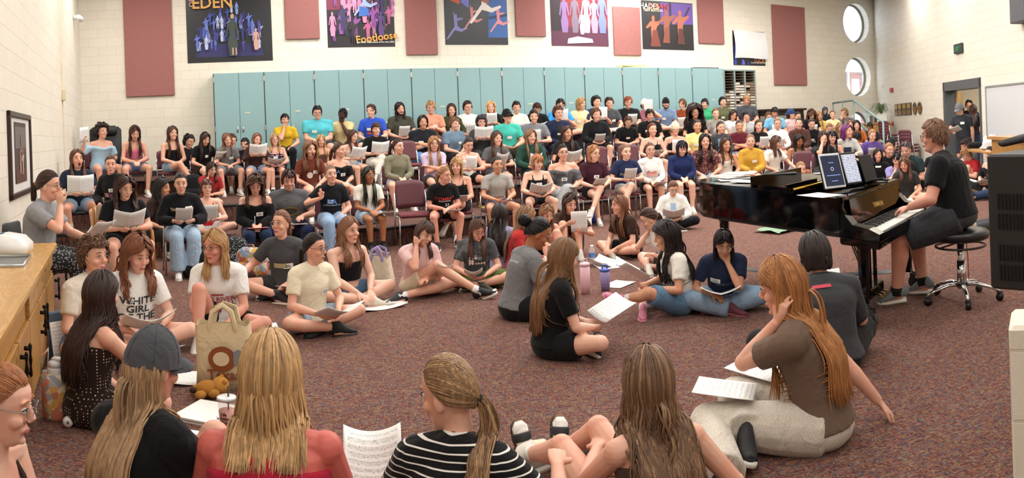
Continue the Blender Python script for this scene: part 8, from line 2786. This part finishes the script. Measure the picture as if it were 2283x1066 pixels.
pil = put('trim_4', MB().box((ds0 + dw * .47, 1.1, 1.4), (.05, .05, 1.4)).mesh('trim_4', [plain('#7c8084', .4, .3)], False), None, MRT)
tag(pil, kind='structure')
for k, (a, c_, yt, yb) in enumerate(((2166, 2190, 196, 228), (2172, 2192, 232, 262))):
    MH = MRT @ m4(None, (0, 3.5, 0))
    s0_, z1_ = onwall(MH, a, yt)
    s1_, z0_ = onwall(MH, c_, yb)
    o = put('hallway_picture', MB().box((0, -.02, 0), (abs(s1_ - s0_) / 2, .02, abs(z1_ - z0_) / 2)).mesh('hallway_picture', [plain('#1d1b1a', .4)], False), None, MH @ m4(None, ((s0_ + s1_) / 2, 0, (z0_ + z1_) / 2)))
    tag(o, ('upper', 'lower')[k] + ' black framed picture on the hallway wall beyond the door', 'picture')
    build(MB().box((0, -.043, 0), (abs(s1_ - s0_) * .40, .002, abs(z1_ - z0_) * .42)), 'mat', [plain('#dcd8d0', .6)], o, smooth=False)
    build(MB().box((0, -.046, 0), (abs(s1_ - s0_) * .17, .002, abs(z1_ - z0_) * .20)), 'print', [plain(('#a08a7a', '#8a8f90')[k], .6)], o, smooth=False)
# table with bags under the whiteboard
_tp = col(2216, 14.6, 0)
MT = m4(rotz(math.atan2(_dr[1], _dr[0])), _tp)
r = root('folding_table', MT, 'small wooden table under the whiteboard with shopping bags', 'table')
build(MB().box((0, 0, .73), (.75, .36, .02), 0, None, .005), 'table_top', [OAK2], r, smooth=False)
for sx in (-1, 1):
    for sy in (-1, 1):
        build(MB().tube([(sx * .66, sy * .28, .71), (sx * .66, sy * .28, 0)], .018, 8), 'leg', [plain('#6b6258', .5)], r)


def on_table(px, py, z=.75, d=14.45):
    p = col(px, d, z)
    return p


rb = np.random.default_rng(8)
b = MB()
V, fs = ellipsoid(18, 12)
V = V * np.array([.19, .17, .16]) * (1 + .16 * rb.normal(size=(len(V), 1)))
V[:, 2] = np.maximum(V[:, 2], -.10)
tag(build(b.add(V, fs), 'plastic_bag', [plain('#e6e7ea', .35)], None, m4(None, on_table(2211, 0) + np.array([0, 0, .10]))), 'crumpled white plastic shopping bag on the table', 'bag')
V2 = V * np.array([.5, .5, .55])
tag(build(MB().add(V2, fs), 'plastic_bag', [plain('#e6e7ea', .35)], None, m4(None, on_table(2247, 0, d=14.2) + np.array([0, 0, .055]))), 'small white plastic bag behind the green cans', 'bag')
bottle(m4(None, on_table(2222.5, 0, d=14.25)), .05, .26, plain('#e8e8e4', .4), plain('#17171a', .4), 'white bottle with black cap on the table', band=plain('#7fb84a', .5))
for k, (px, d_) in enumerate(((2229, 14.15), (2234, 14.1))):
    r = root('can', m4(None, on_table(px, 0, d=d_)), ('left', 'right')[k] + ' of the two tall green cans on the table', 'can', 'green cans on the table')
    build(MB().tube([(0, 0, 0), (0, 0, .01), (0, 0, .17), (0, 0, .185)], [.028, .033, .033, .027], 16), 'body', [plain('#4f9a3a', .3)], r)
    build(MB().tube([(0, 0, .184), (0, 0, .188)], .026, 16), 'lid', [plain('#c9cbcd', .3, .9)], r)
    build(MB().tube([(0, 0, .06), (0, 0, .13)], .0335, 16, cap=False), 'label_band', [plain('#e6ecd8', .5)], r)
r = root('pencil_cup', m4(None, on_table(2258, 0, d=14.1)), 'glass cup of brown sticks on the table', 'cup')
build(MB().tube([(0, 0, 0), (0, 0, .12)], [.05, .055], 16), 'cup', [plain('#a8704a', .4)], r)
for k in range(5):
    build(MB().tube([(.02 * math.cos(k), .02 * math.sin(k), .08), (.05 * math.cos(k * 1.3), .05 * math.sin(k * 1.3), .20)], .004, 6), 'stick', [plain('#6b3a2a', .6)], r)
tag(build(MB().tube([(-.25, 0, .05), (-.15, 0, .07), (.15, 0, .07), (.28, 0, .04)], [(.03, .04), (.09, .06), (.09, .06), (.03, .03)], 12), 'black_pouch', [BK], None, m4(rotz(-.9), on_table(2183, 0, d=15.2))), 'black instrument pouch lying at the left end of the table', 'pouch')
bag(m4(rotz(.4), col(2167, 15.9, 0)), .34, .22, .52, BK, 'black backpack standing beneath the table by the wall')
p = col(2248, 13.4, 0)
r = root('trash_bin', m4(rotz(.3), p), 'black bin with a bin liner beside the table', 'bin')
build(MB().tube([(0, 0, 0), (0, 0, .02), (0, 0, .66)], [(.16, .13), (.17, .14), (.21, .18)], 4), 'bin', [plain('#1b1c1f', .5)], r, smooth=False)
build(MB().tube([(0, 0, .60), (0, 0, .66), (0, 0, .70)], [(.215, .185), (.235, .20), (.20, .17)], 14, cap=False), 'liner', [plain('#131315', .25)], r)
# oak lectern desk and pigeonholes at the right edge
p = col(2300, 9.6, 0)
MLc = m4(rotz(math.atan2(_dr[1], _dr[0])), p)
zt3 = atd(2275, 306, 9.6)[2]
r = root('oak_desk', MLc, 'oak desk with pigeonholes at the right edge', 'desk')
build(MB().box((0, 0, zt3 / 2), (.75, .20, zt3 / 2 - .02)), 'carcass', [OAK], r, smooth=False)
build(MB().box((0, 0, zt3 - .015), (.80, .25, .02)), 'desk_top', [OAK2], r, smooth=False)
zh = atd(2275, 226, 9.9)[2]
b = MB().box((.35, .28, (zt3 + zh) / 2), (.42, .012, (zh - zt3) / 2))
for k in range(9):
    b.box((.35, .15, zt3 + .03 + k * (zh - zt3 - .04) / 8), (.42, .13, .008))
for sx in (-.07, .77):
    b.box((sx, .15, (zt3 + zh) / 2), (.012, .14, (zh - zt3) / 2))
build(b, 'pigeonholes', [OAK], r, smooth=False)
# black equipment cabinet in the right foreground
d_ = 3.3
pc = col(2221, d_, 0)
zt4, zb4 = atd(2232, 343, d_)[2], atd(2213, 642, d_)[2]
ex_ = unit(np.array([math.cos(.66), -math.sin(.66), 0]) * 1.0 + np.array([-.30, -.95, 0]) * .55)
MBx = np.eye(4)
MBx[:3, 0], MBx[:3, 1], MBx[:3, 3] = ex_, np.array([-ex_[1], ex_[0], 0]), pc
r = root('equipment_cabinet', MBx, 'black vented equipment cabinet at the right edge of the picture', 'cabinet')
BX = plain('#1c1c1d', .55)
build(MB().box((.40, .28, (zt4 + zb4) / 2), (.40, .28, (zt4 - zb4) / 2), 0, None, .01), 'case', [BX], r, smooth=False)
for zc, n_ in ((zt4 - .20, 2), (zb4 + .16, 2)):
    for row in range(n_):
        b = MB()
        for k in range(22):
            b.box((.05 + k * .017, -.003, zc - row * .085), (.0035, .003, .034))
        build(b, 'vent_slots', [plain('#060606', .9)], r, smooth=False)
build(MB().box((.62, .30, zb4 / 2), (.10, .10, zb4 / 2)).box((.62, .30, .02), (.30, .24, .02)), 'pedestal', [BX], r, smooth=False)
p = col(2268, 3.7, 0)
za = atd(2268, 312, 3.7)[2]
r = root('desk_lamp', m4(rotz(.3), (p[0] + .35, p[1] + .1, zt4)), 'black desk lamp arm over the equipment cabinet', 'lamp')
build(MB().tube([(.0, 0, 0), (0, 0, .015)], .07, 16), 'base', [BX], r)
build(MB().tube([(0, 0, .01), (.02, 0, (za - zt4) * .9), (-.05, 0, za - zt4)], .010, 8), 'arm', [BX], r)
build(MB().tube([(-.02, 0, za - zt4 + .012), (-.25, .0, za - zt4 + .005), (-.42, .0, za - zt4 - .012)], [(.02, .016), (.035, .022), (.03, .016)], 12), 'lamp_head', [BX], r)
# end of the block wall close to the camera at the right
p = col(2274, 2.35, 0)
dd2 = unit(np.array([math.sin(.70), math.cos(.70), 0]))
MW = np.eye(4)
MW[:3, 0], MW[:3, 1], MW[:3, 3] = np.array([dd2[1], -dd2[0], 0]), dd2, p
zpw = atd(2283, 690, 2.35)[2]
tag(put('wall_return', MB().box((.30, -.06, zpw / 2), (.30, .10, zpw / 2), 0, None, .012).mesh('wall_return', [BW], False), None, MW), kind='structure')
# dark edge high on the right wall
wallbox('speaker_box', MRT, 2277, 2310, -60, 50, .25, [plain('#55575a', .6)], 'grey box high on the right wall at the frame edge', 'speaker')

# empty chairs between the singers
for px, row, dd_, lab in ((926, 'A', .25, 'empty maroon chair left of black softball jersey'), (912, 'C', -.9, 'empty maroon chair behind sage three quarter sleeve top'), (1339, 'B', -.2, 'empty maroon chair behind maroon fitted tee'),
                          (1409, 'B', -.3, 'empty maroon chair behind navy tee with arched lettering'), (1812, 'A', .6, 'empty maroon chair left of the hand covered face'), (1745, 'C', .2, 'empty maroon chair right of sky blue tie dye tee'), (1800, 'A', -.5, 'empty maroon chair behind the piano lid')):
    p = col(px, interp(ROWD[row], px) + dd_, RZB[row])
    az = (px - CX) / F
    chair(m4(rotz(math.pi - az + .2), p), lab)
